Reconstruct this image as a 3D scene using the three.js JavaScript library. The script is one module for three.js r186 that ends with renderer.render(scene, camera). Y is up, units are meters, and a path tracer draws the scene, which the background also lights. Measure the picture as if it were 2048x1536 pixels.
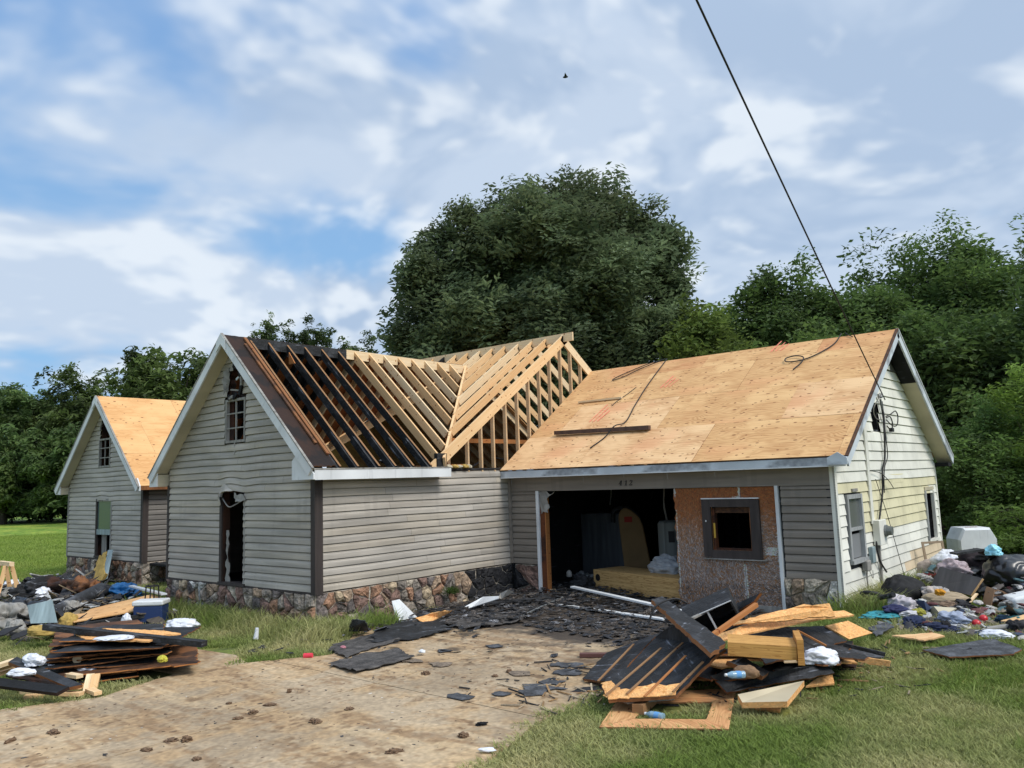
import * as THREE from 'three';
import { mergeGeometries, mergeVertices } from 'three/addons/utils/BufferGeometryUtils.js';
import { ImprovedNoise } from 'three/addons/math/ImprovedNoise.js';
import { RoundedBoxGeometry } from 'three/addons/geometries/RoundedBoxGeometry.js';
import { TextGeometry } from 'three/addons/geometries/TextGeometry.js';
import { FontLoader } from 'three/addons/loaders/FontLoader.js';

// ------------------------------------------------------------------ camera, sky, sun, exposure
const V = (x, y, z) => new THREE.Vector3(x, y, z);
const scene = new THREE.Scene();
const camera = new THREE.PerspectiveCamera(51.85, 4 / 3, 0.1, 1500);
camera.position.set(10.886, 2.28, 12.656);
camera.up.set(0.10425, 0.99201, 0.07108);
camera.lookAt(10.886 - 0.64139, 2.28 + 0.12168, 12.656 - 0.7575);
const renderer = new THREE.WebGLRenderer({ antialias: true });
renderer.setSize(1024, 768);
renderer.toneMapping = THREE.LinearToneMapping;
renderer.toneMappingExposure = 1.25;
renderer.shadowMap.enabled = true;
const SUN = V(0.80, 0.88, -0.02).normalize();
const sun = new THREE.DirectionalLight(new THREE.Color(1.0, 0.94, 0.85), 2.1);
sun.position.copy(SUN).multiplyScalar(60);
sun.castShadow = true; sun.shadow.radius = 38;
Object.assign(sun.shadow.camera, { left: -30, right: 30, top: 30, bottom: -30, near: 1, far: 150 });
sun.shadow.mapSize.set(4096, 4096);
scene.add(sun, sun.target);

// ------------------------------------------------------------------ noise
function rng(seed) { let s = seed | 0; return () => { s = (s + 0x6d2b79f5) | 0; let t = Math.imul(s ^ (s >>> 15), 1 | s); t = (t + Math.imul(t ^ (t >>> 7), 61 | t)) ^ t; return ((t ^ (t >>> 14)) >>> 0) / 4294967296; }; }
const R = rng(12345), rr = (a, b) => a + (b - a) * R();
const clamp = (x, a = 0, b = 1) => Math.min(b, Math.max(a, x)), mix = (a, b, t) => a + (b - a) * t;
const sstep = (a, b, x) => { const t = clamp((x - a) / (b - a)); return t * t * (3 - 2 * t); };
const mix3 = (a, b, t) => [mix(a[0], b[0], t), mix(a[1], b[1], t), mix(a[2], b[2], t)];
function hash(x, y, s) { let h = Math.imul(x, 374761393) ^ Math.imul(y, 668265263) ^ Math.imul(s + 17, 1274126177); h = Math.imul(h ^ (h >>> 13), 1274126177); h = Math.imul(h ^ (h >>> 15), 2246822519); return ((h ^ (h >>> 16)) >>> 0) / 4294967296; }
function vn(x, y, px, py, s) {
  const xi = Math.floor(x), yi = Math.floor(y); let fx = x - xi, fy = y - yi; fx = fx * fx * (3 - 2 * fx); fy = fy * fy * (3 - 2 * fy);
  const x0 = ((xi % px) + px) % px, x1 = (x0 + 1) % px, y0 = ((yi % py) + py) % py, y1 = (y0 + 1) % py;
  return mix(mix(hash(x0, y0, s), hash(x1, y0, s), fx), mix(hash(x0, y1, s), hash(x1, y1, s), fx), fy);
}
function fbm(u, v, fx, fy, oct, s) { let a = 0.5, t = 0, n = 0; for (let i = 0; i < oct; i++) { t += a * vn(u * fx, v * fy, fx, fy, s + i); n += a; a *= 0.5; fx *= 2; fy *= 2; } return t / n; }
const IN = new ImprovedNoise();
function fbm3(x, y, z, o) { let a = 0.5, t = 0; for (let i = 0; i < o; i++) { t += a * IN.noise(x, y, z); a *= 0.5; x = x * 2.03 + 7.1; y = y * 2.03 + 3.7; z = z * 2.03 + 1.3; } return t; }

// ------------------------------------------------------------------ the sky: thin broken cloud over pale blue
{
  const W = 3072, H = 1536, d = new Float32Array(W * H * 4);
  const lin = (c) => c.map((x) => Math.pow(x / 255, 2.2));
  const zen = lin([116, 152, 198]), low = lin([136, 178, 216]), cl = lin([182, 196, 214]), white = lin([216, 223, 230]), grey = lin([152, 172, 198]), gr = lin([150, 150, 120]);
  // clear gaps (+) and cloud masses (-): azimuth, elevation, widths, strength
  const B = [[-0.925, 0.312, 0.12, 0.055, 1.5], [-1.25, 0.50, 0.2, 0.13, 0.35], [-1.10, 0.47, 0.12, 0.06, 0.35], [-0.80, 0.535, 0.06, 0.06, 0.9], [-1.3, 0.135, 0.2, 0.06, 0.75], [-1.35, 0.33, 0.16, 0.035, 0.5], [-1.03, 0.29, 0.2, 0.03, 0.35],
    [-1.24, 0.235, 0.14, 0.06, -0.7], [-0.72, 0.37, 0.22, 0.09, -0.6], [-1.02, 0.41, 0.16, 0.05, -0.5], [-0.3, 0.35, 0.34, 0.3, -1.2], [0.5, 0.5, 0.7, 0.5, -0.8], [-0.98, 0.22, 0.18, 0.03, -0.3]];
  for (let j = 0; j < H; j++) {
    const el = ((j + 0.5) / H - 0.5) * Math.PI, y = Math.sin(el), c = Math.cos(el);
    for (let i = 0; i < W; i++) {
      const a = ((i + 0.5) / W - 0.5) * Math.PI * 2, x = Math.cos(a) * c, z = Math.sin(a) * c, k = (j * W + i) * 4;
      let col;
      if (y < -0.02) col = gr; else {
        const az = Math.atan2(x, -z), s = 1 / (Math.max(y, 0) + 0.22), px = x * s, pz = z * s;
        const wx = fbm3(px * 0.9 + 3, 0.3, pz * 0.9, 3) * 1.1, wz = fbm3(px * 0.9 - 5, 5.3, pz * 0.9, 3) * 1.1;
        const n = fbm3(px * 1.0 + wx * 0.7, 1.7, pz * 1.0 + wz * 0.7, 6), n2 = fbm3(px * 3.4 + wx, 9.2, pz * 3.4 + wz, 5);
        let gap = 0;
        for (const b of B) { let da = az - b[0]; if (da > Math.PI) da -= 2 * Math.PI; if (da < -Math.PI) da += 2 * Math.PI; const q = (da / b[2]) ** 2 + ((el - b[1]) / b[3]) ** 2; if (q < 9) gap += b[4] * Math.exp(-q * 0.7); }
        const n3 = fbm3(px * 9 + wx * 2, 2.2, pz * 9 + wz * 2, 3);
        const cov = sstep(-0.42, 0.42, n * 1.35 + n2 * 0.85 + n3 * 0.4 - gap * 0.62 + 0.17);
        const sky = mix3(low, zen, sstep(0.0, 0.6, y));
        const dk = 0.9 * sstep(-0.06, 0.3, fbm3(px * 1.9 + wx * 1.2 + 11, 4.4, pz * 1.9 + wz * 1.2, 5) + 0.25 * n3 + 0.10 * sstep(-1.0, -0.2, az));
        const br = sstep(-0.02, 0.38, n2 + 0.5 * n + 0.5 * n3);
        let cc = mix3(cl, grey, dk * 0.85); cc = mix3(cc, white, br * 0.85);
        col = mix3(sky, cc, cov * 0.93);
        const sd = clamp(x * SUN.x + y * SUN.y + z * SUN.z), glow = 1 + 0.9 * Math.pow(sd, 6) + 0.35 * sstep(0.45, 0.95, y);
        col = [col[0] * glow, col[1] * glow, col[2] * glow];
        if (y < 0.02) col = mix3(gr, col, sstep(-0.02, 0.02, y));
      }
      d[k] = col[0]; d[k + 1] = col[1]; d[k + 2] = col[2]; d[k + 3] = 1;
    }
  }
  const t = new THREE.DataTexture(d, W, H, THREE.RGBAFormat, THREE.FloatType);
  t.mapping = THREE.EquirectangularReflectionMapping; t.magFilter = t.minFilter = THREE.LinearFilter; t.colorSpace = THREE.LinearSRGBColorSpace; t.needsUpdate = true;
  scene.background = t; scene.environment = t;
}

// ------------------------------------------------------------------ textures (what the surfaces are made of)
function tex(w, h, f, { sx = 1, sy = 1, srgb = true } = {}) {          // f(u, v) -> [r, g, b] 0..255; sx, sy = metres covered
  const d = new Uint8Array(w * h * 4);
  for (let j = 0; j < h; j++) for (let i = 0; i < w; i++) { const c = f((i + 0.5) / w, (j + 0.5) / h), k = (j * w + i) * 4; d[k] = clamp(c[0], 0, 255); d[k + 1] = clamp(c[1], 0, 255); d[k + 2] = clamp(c[2], 0, 255); d[k + 3] = 255; }
  const t = new THREE.DataTexture(d, w, h, THREE.RGBAFormat);
  t.wrapS = t.wrapT = THREE.RepeatWrapping; t.magFilter = THREE.LinearFilter; t.minFilter = THREE.LinearMipmapLinearFilter; t.generateMipmaps = true;
  if (srgb) t.colorSpace = THREE.SRGBColorSpace;
  t.repeat.set(1 / sx, 1 / sy); t.needsUpdate = true; return t;
}
const grey3 = (g) => [g, g, g];
const std = (o) => new THREE.MeshStandardMaterial({ roughness: 0.85, metalness: 0, ...o });
const C = (r, g, b) => new THREE.Color().setRGB(r / 255, g / 255, b / 255, THREE.SRGBColorSpace);
function spots(n, seed, rx, ry) { const q = rng(seed), a = []; for (let i = 0; i < n; i++) a.push([q(), q(), rx * (0.5 + q()), ry * (0.5 + q()), q()]); return a; }
function spotAt(S, u, v) { let m = 0, id = 0; for (const s of S) { let du = Math.abs(u - s[0]); if (du > 0.5) du = 1 - du; const dv = Math.abs(v - s[1]); const q = (du / s[2]) ** 2 + (dv / s[3]) ** 2; if (q < 1 && 1 - q > m) { m = 1 - q; id = s[4]; } } return [m, id]; }
function plyTex(seed, base, dark, red, nKnots) {
  const S = spots(nKnots, seed, 0.013, 0.013), F = spots(26, seed + 3, 0.05, 0.012);
  return tex(1024, 512, (u, v) => {
    const w = fbm(u, v, 3, 4, 3, seed), r = Math.sin((v * 7 + w * 3.2 + fbm(u, v, 6, 30, 2, seed + 5) * 0.22) * 18), st = fbm(u, v, 6, 120, 3, seed + 9), blot = fbm(u, v, 4, 3, 4, seed + 21);
    let c = mix3(base, dark, clamp(0.42 * (r * 0.5 + 0.5) * sstep(0.3, 0.65, blot) + 0.8 * (st - 0.38) + 0.9 * (blot - 0.45)));
    c = mix3(c, red, 0.35 * sstep(0.5, 0.8, fbm(u, v, 3, 2, 3, seed + 31)));
    const k = spotAt(S, u, v)[0]; if (k > 0) c = mix3(c, [112, 66, 34], sstep(0, 0.7, k) * 0.8);
    const nu = (u * 6 % 1) - 0.5, nv = (v * 8 % 1) - 0.5; if ((nu * 0.407) ** 2 + (nv * 0.15) ** 2 < 0.000036) c = mix3(c, [92, 70, 54], 0.75);
    const f = spotAt(F, u, v)[0]; if (f > 0.2) c = mix3(c, mix3(base, [255, 225, 180], 0.25), 0.3);
    return c;
  }, { sx: 2.44, sy: 1.22 });
}
const T = {};
T.ply1 = plyTex(11, [228, 187, 134], [182, 132, 84], [222, 160, 114], 60);
T.ply2 = plyTex(57, [234, 196, 150], [184, 134, 88], [228, 160, 120], 50);
T.ply3 = plyTex(83, [224, 178, 126], [172, 120, 74], [216, 144, 102], 60);
T.plyNew = plyTex(97, [236, 192, 134], [206, 154, 96], [232, 168, 112], 26);
T.lum = tex(1024, 128, (u, v) => { const S = T.lumS ||= spots(16, 5, 0.006, 0.04), g = fbm(u, v, 2, 14, 3, 3), st = fbm(u, v, 5, 60, 3, 8), k = spotAt(S, u, v)[0]; let c = mix3([236, 212, 174], [212, 176, 130], clamp(0.9 * (Math.sin(g * 34 + v * 10) * 0.25 + 0.25) + (st - 0.4) * 0.6)); if (k > 0) c = mix3(c, [158, 108, 68], sstep(0, 0.6, k)); return c; }, { sx: 3, sy: 0.4 });
T.oak = tex(512, 512, (u, v) => { const st = fbm(u, v, 3, 90, 4, 13), l = fbm(u, v, 14, 60, 2, 4); return mix3([206, 170, 112], [150, 112, 62], clamp((st - 0.3) * 1.2 + (l > 0.68 ? 0.5 : 0))); }, { sx: 1.2, sy: 0.6 });
T.char = tex(512, 512, (u, v) => { const a = fbm(u, v, 8, 8, 5, 2), s = fbm(u, v, 5, 50, 4, 6), b = fbm(u, v, 30, 30, 2, 7); const g = 16 + 26 * sstep(0.42, 0.8, a) + 90 * sstep(0.64, 0.86, s) * sstep(0.35, 0.6, a) + 16 * b; return [g * 0.97, g * 1.0, g * 1.06]; }, { sx: 1.3, sy: 1.3 });
T.charB = tex(512, 512, (u, v) => { const c = fbm(u, v, 24, 16, 3, 12); return grey3(255 * (0.7 * Math.abs(c - 0.5) * 2 + 0.3 * fbm(u, v, 60, 60, 2, 5))); }, { sx: 1.3, sy: 1.3, srgb: false });
T.brown = tex(512, 512, (u, v) => { const a = fbm(u, v, 4, 5, 4, 32), s = fbm(u, v, 30, 60, 3, 36); return mix3(mix3([122, 78, 44], [64, 40, 24], sstep(0.4, 0.65, a)), [150, 104, 62], (s - 0.4) * 0.8); }, { sx: 1.5, sy: 1.5 });
{
  const c = document.createElement('canvas'); c.width = c.height = 1024; const x = c.getContext('2d'), q = rng(211); x.fillStyle = '#c48748'; x.fillRect(0, 0, 1024, 1024);
  for (let i = 0; i < 15000; i++) { const X = q() * 1024, Y = q() * 1024, k = 0.88 + q() * 0.22, col = mix3([218, 156, 92], [234, 182, 120], q()).map((v) => Math.round(clamp(v * k, 0, 255))); x.strokeStyle = 'rgba(' + col.join(',') + ',0.85)'; x.lineWidth = 3 + q() * 11; const a = q() < 0.7 ? (q() - 0.5) * 1.4 : q() * 3.14, L = 14 + q() * 40; for (const ox of X < 60 ? [0, 1024] : X > 964 ? [0, -1024] : [0]) for (const oy of Y < 60 ? [0, 1024] : Y > 964 ? [0, -1024] : [0]) { x.beginPath(); x.moveTo(X + ox, Y + oy); x.lineTo(X + ox + Math.cos(a) * L, Y + oy + Math.sin(a) * L); x.stroke(); } }
  T.osb = new THREE.CanvasTexture(c); T.osb.colorSpace = THREE.SRGBColorSpace; T.osb.wrapS = T.osb.wrapT = THREE.RepeatWrapping; T.osb.repeat.set(1 / 1.6, 1 / 1.6);
}
T.vinyl = tex(1024, 512, (u, v) => { const s = fbm(u, v, 5, 34, 4, 71), b = fbm(u, v, 5, 4, 4, 75), d = fbm(u, v, 40, 3, 3, 79); const k = 0.80 + 0.24 * s + 0.14 * (b - 0.5) - 0.06 * sstep(0.62, 0.8, d) * b; return [187 * k, 179 * k, 167 * k]; }, { sx: 4, sy: 2 });
T.lap = tex(512, 512, (u, v) => { const b = fbm(u, v, 5, 5, 4, 91), s = fbm(u, v, 40, 6, 3, 95); const k = 0.86 + 0.2 * b - 0.05 * sstep(0.6, 0.8, s); return [255 * k, 255 * k, 255 * k]; }, { sx: 2, sy: 2 });
T.paint = tex(512, 512, (u, v) => { const b = fbm(u, v, 6, 6, 5, 101), s = fbm(u, v, 40, 40, 3, 105), k = 0.8 + 0.22 * b, z = sstep(0.56, 0.8, b) * (0.6 + 0.6 * s); return mix3([214 * k, 222 * k, 228 * k], [106, 108, 112], z * 0.7); }, { sx: 2.3, sy: 1.7 });
T.cream = tex(256, 256, (u, v) => { const b = fbm(u, v, 4, 4, 5, 111); const k = 0.84 + 0.24 * b; return [196 * k, 186 * k, 160 * k]; }, { sx: 2, sy: 2 });
T.speck = tex(512, 512, (u, v) => { const a = fbm(u, v, 6, 6, 5, 121), b = fbm(u, v, 40, 40, 3, 123), c = fbm(u, v, 3, 16, 3, 129); return grey3(255 * clamp(0.50 + 0.5 * a + 0.4 * (b - 0.5) + 0.3 * (c - 0.5))); }, { sx: 0.7, sy: 0.7 });
T.bumpN = tex(512, 512, (u, v) => grey3(255 * fbm(u, v, 8, 8, 6, 131)), { sx: 0.5, sy: 0.5, srgb: false });
T.streak = tex(256, 256, (u, v) => grey3(150 + 105 * fbm(u, v, 24, 3, 4, 141)), { sx: 1.6, sy: 1.6 });
// concrete of the driveway, 8 m by 16 m, u along x from -1, v along z from -2
T.conc = tex(1024, 2048, (u, v) => {
  const x = u * 8 - 1, z = v * 16 - 2;
  const a = fbm(u, v, 8, 16, 5, 151), f = fbm(u, v, 220, 440, 2, 155), m = fbm(u, v, 26, 40, 4, 157), st = fbm((u + v * 0.9) % 1, v, 5, 60, 4, 161), cl = fbm(u, v, 50, 90, 3, 167), big = fbm(u, v, 3, 6, 3, 171);
  const fn = fbm(u, v, 120, 220, 3, 158), mm = m * 0.6 + big * 0.25 + fn * 0.15;
  let c = mix3([194, 183, 164], [170, 159, 141], sstep(0.35, 0.7, a)); c = mix3(c, [198, 170, 130], 0.55 * sstep(0.40, 0.62, mm)); c = mix3(c, [218, 202, 172], 0.45 * sstep(0.58, 0.74, st));
  c = mix3(c, [120, 102, 82], 0.65 * sstep(0.56, 0.72, cl * 0.6 + fn * 0.4) * sstep(0.40, 0.6, m)); c = mix3(c, [140, 116, 90], 0.5 * sstep(0.52, 0.68, fbm(u, v, 10, 90, 4, 181) * 0.7 + fn * 0.3)); c = mix3(c, [226, 214, 190], 0.5 * sstep(0.56, 0.7, fbm((u + v * 0.35) % 1, v, 6, 150, 3, 185) * 0.75 + fn * 0.25) * sstep(0.4, 0.6, big));
  const soot = sstep(0.35, 0.62, m * 0.5 + cl * 0.25 + 0.42 * (1 - sstep(1.8, 4.6, z - (3.0 - x) * 0.5 + (big - 0.5) * 2.5)));
  c = mix3(c, [58, 54, 52], soot * 0.85 * (1 - sstep(3.6, 6.2, z)));
  const k = 0.86 + 0.28 * f; return [c[0] * k, c[1] * k, c[2] * k];
}, {});
T.soil = tex(1024, 1024, (u, v) => { const a = fbm(u, v, 5, 5, 5, 191), b = fbm(u, v, 60, 60, 3, 193), c = fbm(u, v, 14, 14, 4, 197); let k = mix3([98, 112, 50], [140, 134, 78], sstep(0.42, 0.7, a)); k = mix3(k, [70, 84, 36], sstep(0.5, 0.75, c) * 0.6); const g = 0.6 + 0.7 * b; return [k[0] * g, k[1] * g, k[2] * g]; }, { sx: 7, sy: 7 });
T.fabric = tex(256, 256, (u, v) => grey3(170 + 85 * fbm(u, v, 8, 8, 5, 201)), { sx: 0.6, sy: 0.6 });

// ------------------------------------------------------------------ materials
const M = {
  ply: [T.ply1, T.ply2, T.ply3].map((t) => std({ map: t, color: C(250, 246, 238), bumpMap: t, bumpScale: 0.0015 })), plyNew: std({ map: T.plyNew, color: C(240, 234, 230) }),
  plyEdge: std({ color: C(176, 124, 76), map: T.streak }), plyRed: std({ map: T.ply3, color: C(235, 190, 160) }), plyDim: std({ map: T.ply2, color: C(225, 205, 180) }),
  lum: [[255, 255, 255], [244, 226, 204], [255, 240, 222]].map((c) => std({ map: T.lum, color: C(...c) })), lumGrey: std({ map: T.lum, color: C(218, 208, 200) }),
  lumBrown: std({ map: T.lum, color: C(190, 140, 96) }),
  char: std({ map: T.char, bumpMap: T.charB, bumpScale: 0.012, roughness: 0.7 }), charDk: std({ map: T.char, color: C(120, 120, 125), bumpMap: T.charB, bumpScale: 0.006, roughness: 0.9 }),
  scorch: std({ map: T.lum, color: C(158, 134, 112) }), scorchDk: std({ map: T.lum, color: C(150, 112, 82) }), atticPly: std({ map: T.ply3, color: C(196, 150, 116) }), brown: std({ map: T.brown }), brownDk: std({ map: T.brown, color: C(128, 112, 104) }),
  edge: std({ color: C(150, 96, 52), map: T.streak }), osb: std({ map: T.osb, bumpMap: T.osb, bumpScale: 0.002 }), osbTan: std({ map: T.osb, color: C(255, 238, 214) }),
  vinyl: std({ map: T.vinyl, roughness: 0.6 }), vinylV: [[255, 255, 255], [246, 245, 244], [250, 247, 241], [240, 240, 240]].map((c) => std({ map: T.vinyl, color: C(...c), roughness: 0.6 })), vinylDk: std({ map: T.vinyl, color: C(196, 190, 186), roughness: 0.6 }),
  lapW: std({ map: T.lap, color: C(228, 226, 214) }), lapY: std({ map: T.lap, color: C(216, 208, 172) }), lapP: std({ map: T.lap, color: C(218, 198, 168) }), lapS: std({ map: T.lap, color: C(92, 90, 86) }),
  paint: std({ map: T.paint, roughness: 0.6 }), white: std({ map: T.lap, color: C(226, 228, 228), roughness: 0.55 }), cream: std({ map: T.cream, roughness: 0.8 }), trimB: std({ map: T.streak, color: C(72, 62, 58), roughness: 0.7 }), trimG: std({ map: T.streak, color: C(176, 172, 164) }),
  jamb: std({ map: T.brown, color: C(214, 180, 150) }), soot: std({ map: T.char, color: C(150, 150, 152), roughness: 0.95 }),
  mortar: std({ map: T.speck, color: C(206, 194, 176), bumpMap: T.bumpN, bumpScale: 0.02 }),
  stone: [[196, 168, 140], [158, 126, 112], [188, 174, 158], [146, 120, 108], [206, 184, 152], [140, 128, 122], [190, 146, 116], [178, 166, 152], [214, 200, 178]].map((c) => std({ map: T.speck, color: C(...c), bumpMap: T.bumpN, bumpScale: 0.03 })),
  stoneBlk: std({ map: T.speck, color: C(46, 46, 50), bumpMap: T.bumpN, bumpScale: 0.03 }), stoneWht: std({ map: T.speck, color: C(214, 212, 204), bumpMap: T.bumpN, bumpScale: 0.03 }),
  conc: std({ map: T.conc, color: C(226, 212, 194), bumpMap: T.bumpN, bumpScale: 0.006, roughness: 0.92 }), metal: std({ map: T.streak, color: C(176, 196, 198), roughness: 0.5, metalness: 0.1 }), galv: std({ map: T.streak, color: C(160, 164, 164), roughness: 0.5, metalness: 0.4 }),
  black: std({ color: C(24, 24, 26), roughness: 0.55 }), rubber: std({ color: C(30, 29, 29), roughness: 0.7 }), glass: new THREE.MeshPhysicalMaterial({ color: C(206, 222, 216), roughness: 0.08, transmission: 0.75, thickness: 0 }),
  tarDust: std({ map: T.speck, color: C(98, 93, 89), bumpMap: T.bumpN, bumpScale: 0.015, roughness: 0.95 }), tar: std({ map: T.char, color: C(255, 255, 255), bumpMap: T.bumpN, bumpScale: 0.01, roughness: 0.9 }), tarG: std({ map: T.speck, color: C(96, 98, 102), roughness: 0.95 }),
  bagW: std({ color: C(222, 224, 230), roughness: 0.35 }), bagB: new THREE.MeshPhysicalMaterial({ color: C(26, 27, 31), roughness: 0.32, clearcoat: 0.4, clearcoatRoughness: 0.35 }), insul: std({ color: C(208, 174, 96), map: T.fabric, roughness: 1 }),
};
const cloth = (r, g, b) => std({ color: C(r, g, b), map: T.fabric, roughness: 0.95 });

// ------------------------------------------------------------------ scene helpers
const used = new Map();
function numbered(n) { const k = used.get(n) || 0; used.set(n, k + 1); return k ? n + '_' + String(k).padStart(3, '0') : n; }
function thing(o, name, label, category, group) { o.name = numbered(name); o.userData.label = label; o.userData.category = category; if (group) o.userData.group = group; scene.add(o); return o; }
function structure(o, name) { o.name = numbered(name); o.userData.kind = 'structure'; scene.add(o); return o; }
function mesh(name, geo, mat, parent, label) { const m = new THREE.Mesh(geo, mat); m.name = name; m.castShadow = m.receiveShadow = true; if (label) m.userData.label = label; if (parent) parent.add(m); return m; }
function grp(name, parent, label) { const g = new THREE.Group(); g.name = name; if (label) g.userData.label = label; if (parent) parent.add(g); return g; }
function boxUV(g, w, h, d, off = 0) {          // uv in metres on a BoxGeometry
  const p = g.attributes.position, n = g.attributes.normal, uv = g.attributes.uv;
  for (let i = 0; i < p.count; i++) { const nx = Math.abs(n.getX(i)), ny = Math.abs(n.getY(i)); if (nx > 0.5) uv.setXY(i, p.getZ(i) + off, p.getY(i) + off); else if (ny > 0.5) uv.setXY(i, p.getX(i) + off, p.getZ(i) + off * 0.37); else uv.setXY(i, p.getX(i) + off, p.getY(i) + off * 0.37); }
  return g;
}
// a straight timber or bar; a and b are the middle of its top face, w across, h deep
function beamGeo(a, b, w, h, up = V(0, 1, 0), top = true) {
  const A = V(...a), B = V(...b), x = B.clone().sub(A), L = x.length(); x.normalize();
  const z = x.clone().cross(up).normalize(), y = z.clone().cross(x).normalize();
  const g = boxUV(new THREE.BoxGeometry(L, h, w), L, h, w, hash(Math.round(A.x * 97 + B.z * 31), Math.round(A.z * 83 + B.y * 57), 3) * 9);
  const c = A.clone().add(B).multiplyScalar(0.5); if (top) c.addScaledVector(y, -h / 2);
  return g.applyMatrix4(new THREE.Matrix4().makeBasis(x, y, z).setPosition(c));
}
const beam = (name, a, b, w, h, mat, parent, up, top) => mesh(name, beamGeo(a, b, w, h, up, top), mat, parent);
const boxGeo = (x0, x1, y0, y1, z0, z1) => boxUV(new THREE.BoxGeometry(x1 - x0, y1 - y0, z1 - z0), 1, 1, 1).translate((x0 + x1) / 2, (y0 + y1) / 2, (z0 + z1) / 2);
const box = (name, x0, x1, y0, y1, z0, z1, mat, parent, label) => mesh(name, boxGeo(x0, x1, y0, y1, z0, z1), mat, parent, label);
// a board of any outline: pts lie on its top face, t thick; groups 0 top, 1 edges, 2 bottom
function slabGeo(pts, t, { rag = 0, seed = 1, uvA = 0, down = false, uvO = null } = {}) {
  let P = pts.map((p) => V(...p)); const n = V(0, 0, 0), q = rng(seed * 7 + 3);
  const newell = () => { n.set(0, 0, 0); for (let i = 0; i < P.length; i++) { const a = P[i], b = P[(i + 1) % P.length]; n.x += (a.y - b.y) * (a.z + b.z); n.y += (a.z - b.z) * (a.x + b.x); n.z += (a.x - b.x) * (a.y + b.y); } n.normalize(); };
  newell(); if (n.y < 0 !== down) { P.reverse(); newell(); }
  const e1 = P[1].clone().sub(P[0]); e1.addScaledVector(n, -e1.dot(n)).normalize(); const e2 = n.clone().cross(e1);
  if (rag) { const O = []; P.forEach((a, i) => { const b = P[(i + 1) % P.length], k = Math.max(1, Math.round(a.distanceTo(b) / (0.04 + 0.05 * q()))); for (let j = 0; j < k; j++) { const p = a.clone().lerp(b, j / k); if (j) p.addScaledVector(e1, (q() - 0.5) * 2 * rag * (q() < 0.25 ? 1.8 : 0.55)).addScaledVector(e2, (q() - 0.5) * 2 * rag * (q() < 0.25 ? 1.8 : 0.55)); O.push(p); } }); P = O; }
  const o = P[0], p2 = P.map((p) => new THREE.Vector2(p.clone().sub(o).dot(e1), p.clone().sub(o).dot(e2))), tri = THREE.ShapeUtils.triangulateShape(p2, []), pos = [], uv = [], ca = Math.cos(uvA), sa = Math.sin(uvA), ox = uvO ? uvO[0] : q() * 5, oy = uvO ? uvO[1] : q() * 5;
  const put = (p, a, b) => { pos.push(p.x, p.y, p.z); uv.push(a * ca - b * sa + ox, a * sa + b * ca + oy); }, low = P.map((p) => p.clone().addScaledVector(n, -t));
  for (const f of tri) for (const i of f) put(P[i], p2[i].x, p2[i].y);
  const c0 = pos.length / 3; let run = 0;
  for (let i = 0; i < P.length; i++) { const j = (i + 1) % P.length, L = P[i].distanceTo(P[j]); for (const [p, a, b] of [[low[i], run, 0], [low[j], run + L, 0], [P[j], run + L, t], [low[i], run, 0], [P[j], run + L, t], [P[i], run, t]]) put(p, a, b); run += L; }
  const c1 = pos.length / 3;
  for (const f of tri) for (const i of [f[0], f[2], f[1]]) put(low[i], p2[i].x, p2[i].y);
  const g = new THREE.BufferGeometry(); g.setAttribute('position', new THREE.Float32BufferAttribute(pos, 3)); g.setAttribute('uv', new THREE.Float32BufferAttribute(uv, 2)); g.computeVertexNormals();
  g.addGroup(0, c0, 0); g.addGroup(c0, c1 - c0, 1); g.addGroup(c1, pos.length / 3 - c1, 2); return g;
}
const m3 = (m) => (Array.isArray(m) ? (m.length === 3 ? m : [m[0], m[1], m[0]]) : [m, m, m]);
const slab = (name, pts, t, mat, parent, o) => mesh(name, slabGeo(pts, t, o), m3(mat), parent);
// crumpled bags, heaps of cloth, stones: a ball pushed about by noise
function lumpGeo(sx, sy, sz, { seed = 1, amp = 0.35, freq = 1.6, crease = 0.25, detail = 9, flat = 0.5, cf = 3 } = {}) {
  let g = new THREE.IcosahedronGeometry(1, detail); g.deleteAttribute('uv'); g.deleteAttribute('normal'); g = mergeVertices(g, 1e-4);
  const p = g.attributes.position, o = seed * 13.7, uv = [];
  for (let i = 0; i < p.count; i++) {
    const x = p.getX(i), y = p.getY(i), z = p.getZ(i);
    const r = 1 + amp * 2 * fbm3(x * freq * 0.8 + o, y * freq * 0.8 + o * 0.7, z * freq * 0.8 - o, 2) - crease * 0.34 * (1 - Math.min(1, Math.abs(fbm3(x * cf * 0.62 - o, y * cf * 0.62 + o, z * cf * 0.62 + o * 0.3, 2)) * 5)) ** 2;
    let Y = y * r; if (Y < -flat) Y = -flat + (Y + flat) * 0.08;
    p.setXYZ(i, x * r * sx, (Y + flat) * sy, z * r * sz); uv.push(Math.atan2(z, x) / 3, y);
  }
  g.setAttribute('uv', new THREE.Float32BufferAttribute(uv, 2)); g.computeVertexNormals(); return g;
}
function lump(name, at, s, mat, o = {}) { const m = mesh(name, lumpGeo(...s, o), mat); m.position.set(...at); m.rotation.y = o.turn || 0; return m; }
const tubeGeo = (pts, r, seg = 40, rad = 6) => new THREE.TubeGeometry(new THREE.CatmullRomCurve3(pts.map((p) => V(...p))), seg, r, rad);
const cylGeo = (a, b, r0, r1 = r0, n = 12, open = false) => { const A = V(...a), B = V(...b), d = B.clone().sub(A), g = new THREE.CylinderGeometry(r1, r0, d.length(), n, 1, open); return g.applyQuaternion(new THREE.Quaternion().setFromUnitVectors(V(0, 1, 0), d.normalize())).translate((A.x + B.x) / 2, (A.y + B.y) / 2, (A.z + B.z) / 2); };
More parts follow.
